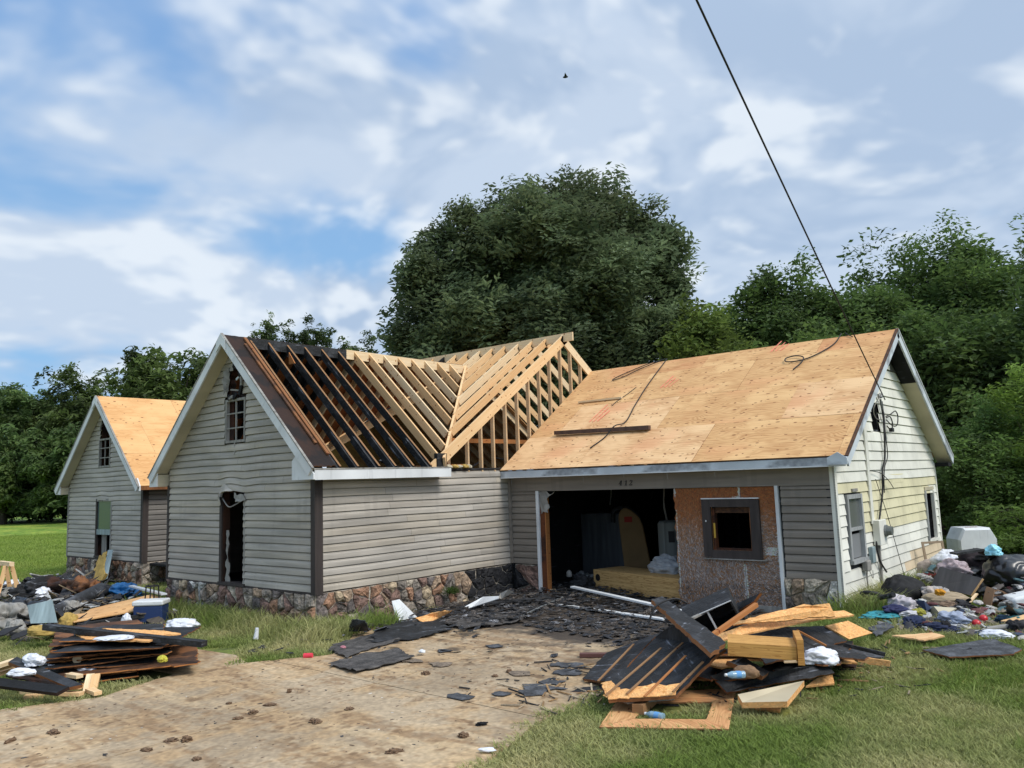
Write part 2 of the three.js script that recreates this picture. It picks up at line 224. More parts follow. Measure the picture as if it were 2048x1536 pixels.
const hG = (x, z) => 0.2 * sstep(5.9, 7.0, x) * sstep(4.2, 0.6, z) + 0.02 * Math.sin(x * 1.3 + z * 0.7) * sstep(9, 14, Math.hypot(x - 3, z - 3));
// ================================================================== THE HOUSE
const house = thing(new THREE.Group(), 'burnt_house', 'fire damaged single storey house with grey vinyl siding, stone base and half rebuilt roof', 'house');
const face = (o, u, n) => ({ O: V(...o), U: V(...u), N: V(...n), p(a, y, out = 0) { return this.O.clone().addScaledVector(this.U, a).addScaledVector(V(0, 1, 0), y).addScaledVector(this.N, out); }, a(a, y, out = 0) { const q = this.p(a, y, out); return [q.x, q.y, q.z]; } });
const F = {
  front: face([-4.95, 0, 4.85], [1, 0, 0], [0, 0, 1]), side: face([0, 0, 4.85], [0, 0, -1], [1, 0, 0]), gar: face([0, 0, 0], [1, 0, 0], [0, 0, 1]), end: face([6.65, 0, 0], [0, 0, -1], [1, 0, 0]),
  lf: face([-13.71, 0, 3.47], [1, 0, 0], [0, 0, 1]), ls: face([-9.07, 0, 3.47], [0, 0, -1], [1, 0, 0]), mid: face([-9.07, 0, 1.2], [1, 0, 0], [0, 0, 1]),
};
// one course of siding between slanted ends, lapped profile, bent by warp(u, y) -> [out, dy]
const DUTCH = [[0, -0.016], [0.004, 0.024], [0.4, 0.021], [0.6, 0.018], [0.68, 0.011], [0.855, 0.008], [0.865, -0.018], [1, -0.018]], LAP = [[0, -0.012], [0.003, 0.026], [0.915, 0.006], [0.925, -0.014], [1, -0.014]];
function courseGeo(f, ub0, ub1, ut0, ut1, y, h, prof, warp) {
  const n = Math.max(1, Math.ceil((ub1 - ub0) / (warp ? 0.07 : 0.8))), pos = [], uv = [], idx = [], m = prof.length;
  for (let i = 0; i <= n; i++) for (const [t, out] of prof) { const tt = i / n, u = mix(mix(ub0, ub1, tt), mix(ut0, ut1, tt), t), yy = y + t * h, w = warp ? warp(u, yy) : [0, 0], q = f.p(u, yy + w[1], out + w[0]); pos.push(q.x, q.y, q.z); uv.push(u + f.O.x * 0.7 + f.O.z, yy); }
  for (let i = 0; i < n; i++) for (let j = 0; j < m - 1; j++) { const a = i * m + j, b = a + m; idx.push(a, b, b + 1, a, b + 1, a + 1); }
  let g = new THREE.BufferGeometry(); g.setAttribute('position', new THREE.Float32BufferAttribute(pos, 3)); g.setAttribute('uv', new THREE.Float32BufferAttribute(uv, 2)); g.setIndex(idx); g = g.toNonIndexed(); g.computeVertexNormals(); return g;
}
function courses(parent, f, y0, y1, h, bound, holes, { mat, prof = DUTCH, warp = null, name = 'siding_board', pick = null, joints = 0, seed = 1 } = {}) {
  const q = rng(seed);
  for (let y = y0; y < y1 - 0.02; y += h) {
    const hh = Math.min(h, y1 - y), b = bound(y + 0.001), t = bound(y + hh); if (b[1] - b[0] < 0.05) break; if (t[1] < t[0]) { t[0] = t[1] = (b[0] + b[1]) / 2; }
    let spans = [[b[0], b[1]]];
    for (const [a0, a1, ya, yb] of holes) if (Math.min(y + hh, yb) - Math.max(y, ya) > 0.45 * hh) { const o = []; for (const [s, e] of spans) { if (a1 <= s || a0 >= e) { o.push([s, e]); continue; } if (a0 > s) o.push([s, a0]); if (a1 < e) o.push([a1, e]); } spans = o; }
    for (const [s, e] of spans) {
      let cuts = [s]; if (joints && e - s > joints) { let x = s; while ((x += joints * (0.6 + q() * 0.9)) < e - 0.4) cuts.push(x); } cuts.push(e);
      for (let i = 0; i < cuts.length - 1; i++) {
        const g = i ? 0.004 : 0, c0 = cuts[i] + g, c1 = cuts[i + 1], d0 = c0 === b[0] ? t[0] : c0, d1 = c1 === b[1] ? t[1] : c1;
        mesh(name, courseGeo(f, c0, c1, Math.max(d0, t[0]), Math.min(d1, t[1]), y, hh, prof, warp), pick ? pick((c0 + c1) / 2, y + hh / 2, q) : mat, parent);
      }
    }
  }
}
function wallCore(parent, f, outline, holes, t, mat, out = -0.024) {
  const s = new THREE.Shape(outline.map((p) => new THREE.Vector2(...p)));
  for (const h of holes) s.holes.push(new THREE.Path((Array.isArray(h[0]) ? h : [[h[0], h[2]], [h[1], h[2]], [h[1], h[3]], [h[0], h[3]]]).map((p) => new THREE.Vector2(...p))));
  const g = new THREE.ExtrudeGeometry(s, { depth: t, bevelEnabled: false });
  g.applyMatrix4(new THREE.Matrix4().makeBasis(f.U, V(0, 1, 0), f.N).setPosition(f.p(0, 0, out - t)));
  return mesh('wall_core', g, mat, parent);
}
// rectangle on a face: from u0..u1, y0..y1, out0..out1
const fbox = (name, f, u0, u1, y0, y1, o0, o1, mat, parent) => mesh(name, boxUV(new THREE.BoxGeometry(u1 - u0, y1 - y0, o1 - o0), 1, 1, 1, u0).applyMatrix4(new THREE.Matrix4().makeBasis(f.U, V(0, 1, 0), f.N).setPosition(f.p((u0 + u1) / 2, (y0 + y1) / 2, (o0 + o1) / 2))), mat, parent);
function fieldstone(parent, f, u0, u1, y0, y1, cell, seed, pick) {      // irregular stones: Voronoi cells, each a domed block
  const q = rng(seed), S = [], ex = (u1 - u0) * (y1 - y0) / (cell * cell), nx = Math.max(1, Math.round((u1 - u0) / cell)), ny = Math.max(1, Math.round((y1 - y0) / (cell * 0.8)));
  for (let j = 0; j < ny; j++) for (let i = 0; i < nx; i++) { if (q() < 0.12) continue; S.push([u0 + (i + 0.5 + (q() - 0.5) * 0.9 + (j % 2) * 0.4) * (u1 - u0) / nx, y0 + (j + 0.5 + (q() - 0.5) * 0.85) * (y1 - y0) / ny]); }
  for (let i = 0; i < ex * 0.55; i++) S.push([u0 + q() * (u1 - u0), y0 + q() * (y1 - y0)]);
  S.forEach((c, k) => {
    let P = [[u0, y0], [u1, y0], [u1, y1], [u0, y1]];
    S.forEach((o, l) => { if (l === k || Math.abs(o[0] - c[0]) > cell * 3) return; const mx = (o[0] + c[0]) / 2, my = (o[1] + c[1]) / 2, dx = o[0] - c[0], dy = o[1] - c[1], Q = []; P.forEach((a, i) => { const b = P[(i + 1) % P.length], da = (a[0] - mx) * dx + (a[1] - my) * dy, db = (b[0] - mx) * dx + (b[1] - my) * dy; if (da <= 0) Q.push(a); if (da * db < 0) { const t = da / (da - db); Q.push([mix(a[0], b[0], t), mix(a[1], b[1], t)]); } }); P = Q; });
    if (P.length < 3) return;
    let cx = 0, cy = 0; P.forEach((p) => { cx += p[0] / P.length; cy += p[1] / P.length; });
    const E = []; P.forEach((a, i) => { const b = P[(i + 1) % P.length], n = Math.max(1, Math.round(Math.hypot(b[0] - a[0], b[1] - a[1]) / 0.09)); for (let j = 0; j < n; j++) E.push([mix(a[0], b[0], j / n) + (j ? (q() - 0.5) * 0.04 : 0), mix(a[1], b[1], j / n) + (j ? (q() - 0.5) * 0.04 : 0)]); });
    const rings = [[0.92, -0.01], [0.88, 0.026], [0.7, 0.04], [0.38, 0.046]], depth = 0.6 + q() * 0.9, pos = [], n = E.length, tiltU = (q() - 0.5) * 0.16, tiltY = (q() - 0.5) * 0.16, uvs = [], idx = [];
    rings.forEach(([s, o], ri) => E.forEach((e) => { const u = cx + (e[0] - cx) * s, y = cy + (e[1] - cy) * s, w = f.p(u, y, o * depth + (ri > 1 ? (e[0] - cx) * tiltU + (e[1] - cy) * tiltY + (q() - 0.5) * 0.024 : 0)); pos.push(w.x, w.y, w.z); uvs.push(u + seed * 0.3, y + k * 0.37); }));
    const w = f.p(cx, cy, 0.06 * depth); pos.push(w.x, w.y, w.z); uvs.push(cx + seed * 0.3, cy + k * 0.37);
    for (let r = 0; r < rings.length - 1; r++) for (let i = 0; i < n; i++) { const a = r * n + i, b = r * n + (i + 1) % n; idx.push(a, b, b + n, a, b + n, a + n); }
    for (let i = 0; i < n; i++) idx.push((rings.length - 1) * n + i, (rings.length - 1) * n + (i + 1) % n, rings.length * n);
    let g = new THREE.BufferGeometry(); g.setAttribute('position', new THREE.Float32BufferAttribute(pos, 3)); g.setAttribute('uv', new THREE.Float32BufferAttribute(uvs, 2)); g.setIndex(idx); g = g.toNonIndexed(); g.computeVertexNormals();
    mesh('stone', g, pick(cx, cy, q), parent);
  });
  fbox('mortar', f, u0, u1, y0, y1, -0.1, 0.004, M.mortar, parent);
}
const anyStone = (u, y, q) => M.stone[Math.floor(q() * M.stone.length)];

// ---- stone base
const base = grp('stone_base', house);
fieldstone(base, F.front, 0, 4.95, -0.05, 0.58, 0.3, 5, (u, y, q) => (u > 0.9 && u < 1.5 && q() < 0.6 ? M.stoneWht : anyStone(u, y, q)));
fieldstone(base, F.side, 0, 4.85, -0.05, 0.58, 0.27, 9, (u, y, q) => (u > 3.5 && q() < 0.95 ? M.stoneBlk : anyStone(u, y, q)));
fieldstone(base, F.gar, 0.1, 0.74, -0.05, 0.58, 0.34, 13, (u, y, q) => (u < 0.4 ? M.stoneBlk : M.stone[q() < 0.5 ? 1 : 4]));
fieldstone(base, F.gar, 5.76, 6.6, -0.05, 0.6, 0.24, 17, (u, y, q) => (y > 0.3 && q() < 0.8 ? M.stoneWht : anyStone(u, y, q)));
fieldstone(base, F.lf, 0, 4.64, -0.05, 0.58, 0.3, 21, anyStone);
fieldstone(base, F.ls, 0, 2.2, -0.05, 0.58, 0.3, 25, anyStone);

// ---- front gable wall
const wf = grp('front_gable_wall', house), gl = (y) => { if (y < 2.7) return [0.05, 4.9]; const w = (5.0 - y) / 0.92; return [2.475 - w, 2.475 + w]; };
const ovalPts = []; for (let i = 0; i < 22; i++) { const a = (i / 22) * Math.PI * 2, r = 1 + 0.14 * Math.sin(i * 2.7) + 0.1 * Math.sin(i * 5.1); ovalPts.push([2.50 + 0.27 * r * Math.cos(a), 4.27 + 0.29 * r * Math.sin(a)]); }
const frontWarp = (u, y) => {
  const a = Math.exp(-(((u - 2.45) / 0.75) ** 2) - ((y - 2.35) / 0.28) ** 2), b = Math.exp(-(((u - 2.5) / 1.1) ** 2) - ((y - 3.05) / 0.3) ** 2), c = Math.exp(-(((u - 2.5) / 0.5) ** 2) - ((y - 4.25) / 0.5) ** 2);
  return [0.004 + 0.05 * a * (0.5 + 0.5 * Math.sin(u * 9 + y * 5)) + 0.012 * b * (1 + Math.sin(u * 7 + y * 11)) + 0.02 * c * (1 + Math.sin(u * 13 + y * 3)) + 0.003 * Math.sin(u * 3 + y * 7), 0.03 * a * Math.sin(u * 5.5 + 1) - 0.012 * b * Math.cos((u - 2.5) * 2.2) - 0.016 * c * Math.sin(u * 6) + 0.003 * Math.sin(u * 2.3 + y * 4)];
};
courses(wf, F.front, 0.6, 5.0, 0.127, gl, [[2.1, 2.82, 0.6, 2.2], [2.17, 2.88, 3.14, 3.98], [2.24, 2.77, 3.98, 4.55]], { pick: (u, y, q) => M.vinylV[Math.floor(q() * 4)], warp: frontWarp, seed: 3, joints: 2.4 });
wallCore(wf, F.front, [[0, 0.5], [4.95, 0.5], [4.95, 2.6], [2.475, 4.9], [0, 2.6]], [[2.08, 2.86, 0.61, 2.24], [2.2, 2.86, 3.16, 3.955], ovalPts], 0.12, M.brownDk);
fbox('starter_strip', F.front, 0.02, 4.93, 0.56, 0.6, 0.003, 0.03, M.trimB, wf);
fbox('corner_trim', F.front, -0.02, 0.06, 0.57, 2.42, 0.002, 0.032, M.trimB, wf);
mesh('corner_trim', mergeGeometries([boxGeo(-0.085, 0.035, 0.56, 2.42, 4.852, 4.887), boxGeo(0.002, 0.035, 0.56, 2.42, 4.73, 4.852)]), M.trimB, wf);
// tall burnt window opening
const ow = grp('burnt_window_opening', house);
fbox('side_jamb', F.front, 2.02, 2.1, 0.6, 2.16, -0.02, 0.035, M.trimB, ow); fbox('side_jamb', F.front, 2.1, 2.12, 0.61, 2.1, -0.13, 0.01, M.brownDk, ow); fbox('side_jamb', F.front, 2.84, 2.875, 0.61, 2.12, -0.13, 0.028, M.trimG, ow);
fbox('sill', F.front, 2.0, 2.9, 0.575, 0.625, -0.14, 0.05, M.trimB, ow); fbox('inner_stud', F.front, 2.62, 2.84, 1.45, 2.2, -0.2, -0.14, M.jamb, ow); 
slab('hanging_lining', [F.front.a(2.16, 0.62, -0.03), F.front.a(2.28, 0.62, -0.05), F.front.a(2.26, 0.95, -0.05), F.front.a(2.2, 1.1, -0.04), F.front.a(2.26, 1.3, -0.04), F.front.a(2.24, 1.55, -0.04), F.front.a(2.18, 1.55, -0.03)], 0.01, M.trimG, ow, { rag: 0.03 });
slab('melted_flap', [F.front.a(1.98, 2.14, 0.06), F.front.a(2.1, 2.2, 0.11), F.front.a(2.3, 2.26, 0.15), F.front.a(2.52, 2.27, 0.06), F.front.a(2.34, 2.45, 0.04), F.front.a(2.14, 2.42, 0.05)], 0.008, M.vinyl, ow, { rag: 0.015 });
slab('melted_flap', [F.front.a(1.98, 2.14, 0.05), F.front.a(2.1, 2.2, 0.10), F.front.a(2.13, 2.02, 0.07), F.front.a(2.03, 2.0, 0.04)], 0.008, M.vinyl, ow, { rag: 0.015 });
slab('melted_flap', [F.front.a(2.55, 2.24, 0.05), F.front.a(2.85, 2.2, 0.05), F.front.a(2.93, 2.1, 0.05), F.front.a(2.7, 2.08, 0.08), F.front.a(2.55, 2.14, 0.05)], 0.008, M.trimG, ow, { rag: 0.025 });
mesh('sagging_strip', tubeGeo([F.front.a(2.12, 2.13, 0.03), F.front.a(2.4, 1.98, 0.06), F.front.a(2.6, 2.02, 0.05), F.front.a(2.86, 2.12, 0.03)], 0.012, 20, 5), M.trimG, ow);
function gridWindow(parent, f, u0, u1, y0, y1, cols, rows, mat) {
  const w = grp('grid_window', parent), t = 0.045;
  fbox('frame_side', f, u0, u0 + t, y0, y1, -0.03, 0.035, mat, w); fbox('frame_side', f, u1 - t, u1, y0, y1, -0.03, 0.035, mat, w);
  fbox('frame_rail', f, u0 + t, u1 - t, y0, y0 + t, -0.03, 0.033, mat, w); fbox('frame_rail', f, u0 + t, u1 - t, y1 - t, y1, -0.03, 0.033, mat, w);
  for (let i = 1; i < cols; i++) fbox('muntin', f, mix(u0, u1, i / cols) - 0.012, mix(u0, u1, i / cols) + 0.012, y0 + t, y1 - t, -0.005, 0.018, mat, w);
  for (let i = 1; i < rows; i++) fbox('muntin', f, u0 + t, u1 - t, mix(y0, y1, i / rows) - 0.012, mix(y0, y1, i / rows) + 0.012, -0.003, 0.02, mat, w);
  return w;
}
gridWindow(house, F.front, 2.19, 2.87, 3.15, 3.965, 2, 3, M.trimG);
fbox('loose_muntin', F.front, 2.52, 2.54, 2.93, 3.15, 0.03, 0.045, M.trimG, ow);
const av = grp('burnt_arch_vent', house);
for (let i = 0; i < 22; i++) { const a = ovalPts[i], b = ovalPts[(i + 1) % 22]; if (i % 5 !== 3) mesh('melted_rim', beamGeo(F.front.a(a[0], a[1], 0.05 + 0.02 * Math.sin(i * 3)), F.front.a(b[0], b[1], 0.05 + 0.02 * Math.sin(i * 3 + 3)), 0.05 + 0.03 * Math.abs(Math.sin(i * 2.1)), 0.03, V(0, 0, 1), false), i % 3 ? M.charDk : M.trimG, av); }
slab('bent_flap', [F.front.a(2.2, 4.5, 0.1), F.front.a(2.36, 4.56, 0.06), F.front.a(2.32, 4.2, 0.05), F.front.a(2.26, 4.05, 0.12)], 0.008, [M.trimG, M.char, M.char], av, { rag: 0.03, down: false });
beam('bent_louvre', F.front.a(2.36, 4.16, 0.02), F.front.a(2.66, 4.12, 0.02), 0.02, 0.03, M.trimG, av); beam('bent_louvre', F.front.a(2.5, 4.34, 0.0), F.front.a(2.72, 4.42, 0.02), 0.02, 0.04, M.paint, av);

// ---- long side wall of the wing
const ws = grp('wing_side_wall', house), sideWarp = (u, y) => [0.003 * Math.sin(u * 4 + y * 9), 0.005 * Math.sin(u * 1.7 + y * 3)];
courses(ws, F.side, 0.6, 2.50, 0.127, () => [0.1, 4.85], [], { pick: (u, y, q) => M.vinylV[Math.floor(q() * 4)], warp: sideWarp, joints: 2.2, seed: 8 });
wallCore(ws, F.side, [[0, 0.5], [4.85, 0.5], [4.85, 2.52], [0, 2.52]], [], 0.12, M.brownDk);
box('top_plate', -0.13, -0.002, 2.52, 2.56, -6.3, 4.72, M.char, ws); box('inside_corner_trim', 0.022, 0.075, 0.6, 2.33, 0.02, 0.07, M.vinylDk, ws);

// ---- garage front
const wg = grp('garage_front_wall', house), flatWarp = (u, y) => [0.002 * Math.sin(u * 5 + y * 8), 0.003 * Math.sin(u * 2.1 + y * 5)];
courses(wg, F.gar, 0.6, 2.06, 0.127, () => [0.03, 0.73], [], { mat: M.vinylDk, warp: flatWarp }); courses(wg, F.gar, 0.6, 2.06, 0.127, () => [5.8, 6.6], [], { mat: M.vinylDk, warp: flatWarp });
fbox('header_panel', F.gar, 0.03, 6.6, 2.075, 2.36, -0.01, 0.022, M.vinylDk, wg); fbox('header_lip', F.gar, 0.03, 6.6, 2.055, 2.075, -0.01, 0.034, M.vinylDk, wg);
wallCore(wg, F.gar, [[0, 0], [0.76, 0], [0.76, 2.07], [5.74, 2.07], [5.74, 0.5], [6.65, 0.5], [6.65, 2.4], [0, 2.4]], [], 0.1, M.char, -0.026);
fbox('door_trim', F.gar, 0.73, 0.8, 0.0, 2.06, -0.02, 0.045, M.white, wg); fbox('door_trim', F.gar, 5.712, 5.765, 0.0, 2.06, -0.02, 0.05, M.white, wg); fbox('burnt_jamb', F.gar, 0.8, 0.93, 0.0, 2.02, -0.11, 0.004, M.jamb, wg); fbox('jamb_edge', F.gar, 0.93, 0.95, 0.02, 1.95, -0.1, 0.012, M.lumBrown, wg);
slab('torn_lining', [F.gar.a(0.8, 2.04, 0.02), F.gar.a(1.2, 2.04, 0.02), F.gar.a(1.02, 1.9, 0.05), F.gar.a(0.98, 1.7, 0.03), F.gar.a(0.85, 1.6, 0.02)], 0.008, [M.trimG, M.cream, M.char], wg, { rag: 0.03 });
slab('torn_lining', [F.gar.a(0.94, 1.78, 0.06), F.gar.a(1.06, 1.8, 0.04), F.gar.a(1.05, 1.62, 0.06), F.gar.a(0.95, 1.64, 0.05)], 0.006, M.trimG, wg, { rag: 0.02 });
// burnt OSB infill panel with its own texture: strands, scorch, scraps of tape
{
  const c = document.createElement('canvas'); c.width = 512; c.height = 560; const x = c.getContext('2d'), q = rng(77);
  x.fillStyle = '#8a5c34'; x.fillRect(0, 0, 512, 560);
  for (let i = 0; i < 17000; i++) {
    const X = q() * 512, Y = q() * 560, fr = (X - 300) / 512, burn = sstep(110, 290, Y + (q() - 0.5) * 130 + (X > 330 ? 40 : 0) + Math.sin(X * 0.02) * 30), k = 0.74 + q() * 0.42;
    const col = mix3(mix3([158, 88, 40], [126, 74, 44], q()), mix3([172, 162, 156], [112, 100, 96], q()), burn); const d = Y > 430 && q() < 0.35 ? 0.6 : 1;
    x.strokeStyle = 'rgb(' + col.map((v) => Math.round(clamp(v * k * d, 0, 255))).join(',') + ')'; x.lineWidth = 0.8 + q() * 2.4; const a = (X > 350 ? 0.3 : 1.4) + (q() - 0.5) * 1.9, L = 4 + q() * 13; x.beginPath(); x.moveTo(X, Y); x.lineTo(X + Math.cos(a) * L, Y + Math.sin(a) * L); x.stroke();
  }
  const white = (X, Y, w, h) => { for (let i = 0; i < w * h / 9; i++) { const a = (q() + q()) / 2, b = q(); x.fillStyle = 'rgba(' + [206, 208, 202].map((v) => Math.round(v - q() * 40)).join(',') + ',0.75)'; x.fillRect(X + a * w, Y + b * h, 2 + q() * 5, 1 + q() * 4); } };
  white(330, 0, 14, 60); white(300, 40, 55, 14); white(0, 0, 12, 40); white(440, 268, 66, 34); white(334, 345, 18, 190); white(498, 200, 10, 200); white(8, 100, 5, 400);
  x.strokeStyle = 'rgba(40,28,22,0.8)'; x.lineWidth = 2; x.beginPath(); x.moveTo(345, 0); x.lineTo(345, 560); x.stroke();
  const t = new THREE.CanvasTexture(c); t.colorSpace = THREE.SRGBColorSpace; t.flipY = true;
  const inf = grp('door_infill_panel', house, 'scorched strand board sheet closing the right side of the garage door');
  const s = new THREE.Shape(); const L = []; for (let i = 0; i <= 24; i++) L.push([3.86 + 0.018 * Math.sin(i * 2.9) + 0.014 * Math.sin(i * 5.3), 2.05 - (2.05 * i) / 24]);
  s.moveTo(5.71, 0.01); s.lineTo(5.71, 2.05); for (const p of L) s.lineTo(...p);
  s.holes.push(new THREE.Path([[4.56, 1.0], [5.27, 1.0], [5.27, 1.74], [4.56, 1.74]].map((p) => new THREE.Vector2(...p))));
  const g = new THREE.ExtrudeGeometry(s, { depth: 0.035, bevelEnabled: false }); g.translate(0, 0, -0.03); const uv = g.attributes.uv, p = g.attributes.position; for (let i = 0; i < uv.count; i++) uv.setXY(i, (p.getX(i) - 3.84) / 1.88, p.getY(i) / 2.05);
  mesh('strand_board', g, [std({ map: t, bumpMap: t, bumpScale: 0.003 }), M.osbTan], inf);
  const wn = grp('broken_window', inf, 'dark brown framed window with its glass gone'), tilt = 0.035;
  const fr = (a, b, y0, y1, o, m) => { const k = fbox('frame_board', F.gar, a, b, y0, y1, 0.005, o, m, wn); };
  fr(4.40, 4.56, 0.88, 1.86, 0.05, M.trimB); fr(5.27, 5.43, 0.85, 1.84, 0.05, M.trimB); fr(4.56, 5.27, 1.72, 1.855, 0.047, M.trimB); fr(4.56, 5.27, 0.86, 1.0, 0.047, M.trimB);
  fbox('ledge', F.gar, 4.4, 5.5, 0.845, 0.862, 0.0, 0.06, M.trimG, wn); fbox('head_cap', F.gar, 4.4, 5.43, 1.856, 1.873, 0.0, 0.058, M.white, wn);
  fbox('jamb_liner', F.gar, 4.56, 4.61, 1.0, 1.70, -0.1, 0.0, M.jamb, wn); fbox('jamb_liner', F.gar, 5.235, 5.27, 1.0, 1.70, -0.1, 0.0, M.brown, wn); fbox('sill_liner', F.gar, 4.61, 5.235, 1.0, 1.03, -0.1, -0.002, M.jamb, wn); fbox('head_liner', F.gar, 4.61, 5.235, 1.62, 1.72, -0.09, -0.03, M.brown, wn); fbox('putty_strip', F.gar, 4.585, 4.615, 1.2, 1.45, -0.002, 0.012, std({ color: C(200, 158, 60) }), wn);
  fbox('paint_fleck', F.gar, 4.46, 4.48, 1.47, 1.5, 0.051, 0.055, M.white, wn);
  fbox('bottom_strip', F.gar, 4.95, 5.69, 0.0, 0.13, 0.006, 0.03, M.trimG, inf);
}
// house number
{
  const font = await new FontLoader().loadAsync('fonts/droid/droid_serif_regular.typeface.json'), no = grp('house_number', house);
  [['4', 2.72], ['1', 2.84], ['2', 2.95]].forEach(([ch, x]) => { const g = new TextGeometry(ch, { font, size: 0.095, depth: 0.012, curveSegments: 5 }); g.applyMatrix4(new THREE.Matrix4().makeShear(0, 0, 0.2, 0, 0, 0)); g.translate(x, 2.125, 0.024); mesh('numeral', g, M.black, no); });
}
// ---- garage end wall: wide lap boards, some stripped to older paint
const we = grp('garage_end_wall', house), ge = (y) => { if (y < 2.5) return [0.06, 6.4]; const w = (4.73 - y) / 0.68; return [3.215 - w, 3.215 + w]; };
courses(we, F.end, 0.02, 4.75, 0.172, ge, [[0.4, 1.22, 0.8, 1.9], [5.33, 6.1, 0.78, 1.8], [2.2, 2.66, 2.97, 3.42]], { prof: LAP, joints: 3.4, seed: 33, name: 'lap_board', pick: (u, y, q) => (y > 4.15 ? M.lapS : y > 1.2 && y < 2.0 && u > 2.0 && u < 5.3 ? M.lapY : (y > 0.4 && y < 0.76 && u > 1.9 && q() < 0.85) || (y < 0.35 && u < 1.4) || (y > 1.2 && q() < 0.05) ? M.lapP : M.lapW), warp: (u, y) => [0.003 * Math.sin(u * 3 + y * 9), 0.004 * Math.sin(u * 1.4 + y * 5)] });
fbox('patched_board', F.end, 2.9, 3.9, 2.01, 2.17, 0.004, 0.016, M.lapY, we); 
wallCore(we, F.end, [[0, -0.1], [6.43, -0.1], [6.43, 2.45], [3.215, 4.62], [0, 2.45]], [[0.45, 1.17, 0.85, 1.86], [5.37, 6.05, 0.81, 1.77], [2.2, 2.64, 2.98, 3.41]], 0.1, M.char, -0.022);
fbox('corner_board', F.end, -0.03, 0.07, 0.0, 2.36, 0.002, 0.032, M.lapW, we); fbox('corner_board', F.end, 6.38, 6.46, 0.0, 2.36, 0.002, 0.03, M.lapW, we); fbox('corner_board', F.gar, 6.6, 6.684, 0.0, 2.34, 0.002, 0.03, M.lapW, we);
fbox('service_board', F.end, 1.62, 1.76, 1.35, 3.05, 0.02, 0.045, M.lapW, we); fbox('frieze_board', F.end, 2.6, 3.6, 4.16, 4.24, 0.02, 0.035, M.lapW, we);
const sashMat = std({ map: T.streak, color: C(196, 198, 196), roughness: 0.5 });
{
  const w = grp('sash_window', house, 'grey aluminium sash window, lower half open'), f = F.end, gd = new THREE.MeshPhysicalMaterial({ color: C(120, 124, 120), roughness: 0.18, transmission: 0.35, thickness: 0 });
  fbox('frame_side', f, 0.43, 0.5, 0.83, 1.88, -0.03, 0.05, sashMat, w); fbox('frame_side', f, 1.12, 1.19, 0.83, 1.88, -0.03, 0.05, sashMat, w); fbox('frame_head', f, 0.5, 1.12, 1.81, 1.88, -0.03, 0.048, sashMat, w); fbox('sill', f, 0.42, 1.2, 0.79, 0.85, -0.03, 0.075, sashMat, w); fbox('meeting_rail', f, 0.5, 1.12, 1.3, 1.35, -0.02, 0.035, sashMat, w);
  fbox('pane', f, 0.5, 1.12, 1.35, 1.81, -0.006, 0.0, gd, w); fbox('lower_screen', f, 0.68, 1.12, 0.86, 1.24, -0.03, -0.02, std({ color: C(120, 122, 122) }), w); fbox('old_vent_cover', f, 0.72, 0.98, 1.92, 1.97, 0.02, 0.05, M.trimG, w);
  const v = grp('stripped_window', house, 'narrow window opening with a bare brown jamb'); fbox('frame_side', f, 5.33, 5.42, 0.78, 1.8, -0.02, 0.045, sashMat, v); fbox('frame_side', f, 6.02, 6.09, 0.78, 1.78, -0.02, 0.045, M.lapW, v); fbox('sill', f, 5.33, 6.09, 0.75, 0.8, -0.05, 0.06, M.lapW, v); fbox('jamb_board', f, 5.75, 6.0, 0.81, 1.65, -0.14, -0.11, M.jamb, v); fbox('rough_head', f, 5.35, 6.08, 1.8, 1.87, 0.005, 0.04, M.cream, v);
}
// ---- left wing
const wl = grp('left_gable_wall', house), ll = (y) => { if (y < 2.62) return [0.05, 4.6]; const w = (4.78 - y) / 0.94; return [2.32 - w, 2.32 + w]; };
courses(wl, F.lf, 0.6, 4.78, 0.127, ll, [[1.9, 2.86, 0.66, 2.16], [1.96, 2.7, 3.0, 3.8], [2.04, 2.62, 3.8, 4.28]], { mat: M.vinyl, warp: (u, y) => frontWarp(u + 0.15, y + 0.15).map((k) => k * 0.6), seed: 12 });
wallCore(wl, F.lf, [[0, 0.5], [4.64, 0.5], [4.64, 2.5], [2.32, 4.68], [0, 2.5]], [[1.92, 2.84, 0.67, 2.15], [1.98, 2.68, 3.02, 3.78], [[2.06, 3.8], [2.6, 3.8], [2.6, 4.08], [2.48, 4.24], [2.33, 4.29], [2.18, 4.24], [2.06, 4.08]]], 0.12, M.brownDk);
fbox('starter_strip', F.lf, 0.02, 4.62, 0.56, 0.6, 0.003, 0.03, M.trimB, wl); fbox('corner_trim', F.lf, -0.02, 0.06, 0.57, 2.4, 0.002, 0.032, M.trimG, wl); mesh('corner_trim', mergeGeometries([boxGeo(-9.15, -9.035, 0.56, 2.4, 3.472, 3.507), boxGeo(-9.068, -9.035, 0.56, 2.4, 3.36, 3.472)]), M.trimB, wl);
gridWindow(house, F.lf, 1.97, 2.69, 3.01, 3.79, 2, 3, M.trimG);
for (let i = 0; i < 7; i++) { const a = Math.PI * (i / 7), b = Math.PI * ((i + 1) / 7); mesh('arch_trim', beamGeo(F.lf.a(2.33 + 0.3 * Math.cos(a), 4.02 + 0.29 * Math.sin(a), 0.03), F.lf.a(2.33 + 0.3 * Math.cos(b), 4.02 + 0.29 * Math.sin(b), 0.03), 0.05, 0.03, V(0, 0, 1), false), i > 4 ? M.trimG : M.charDk, wl); }
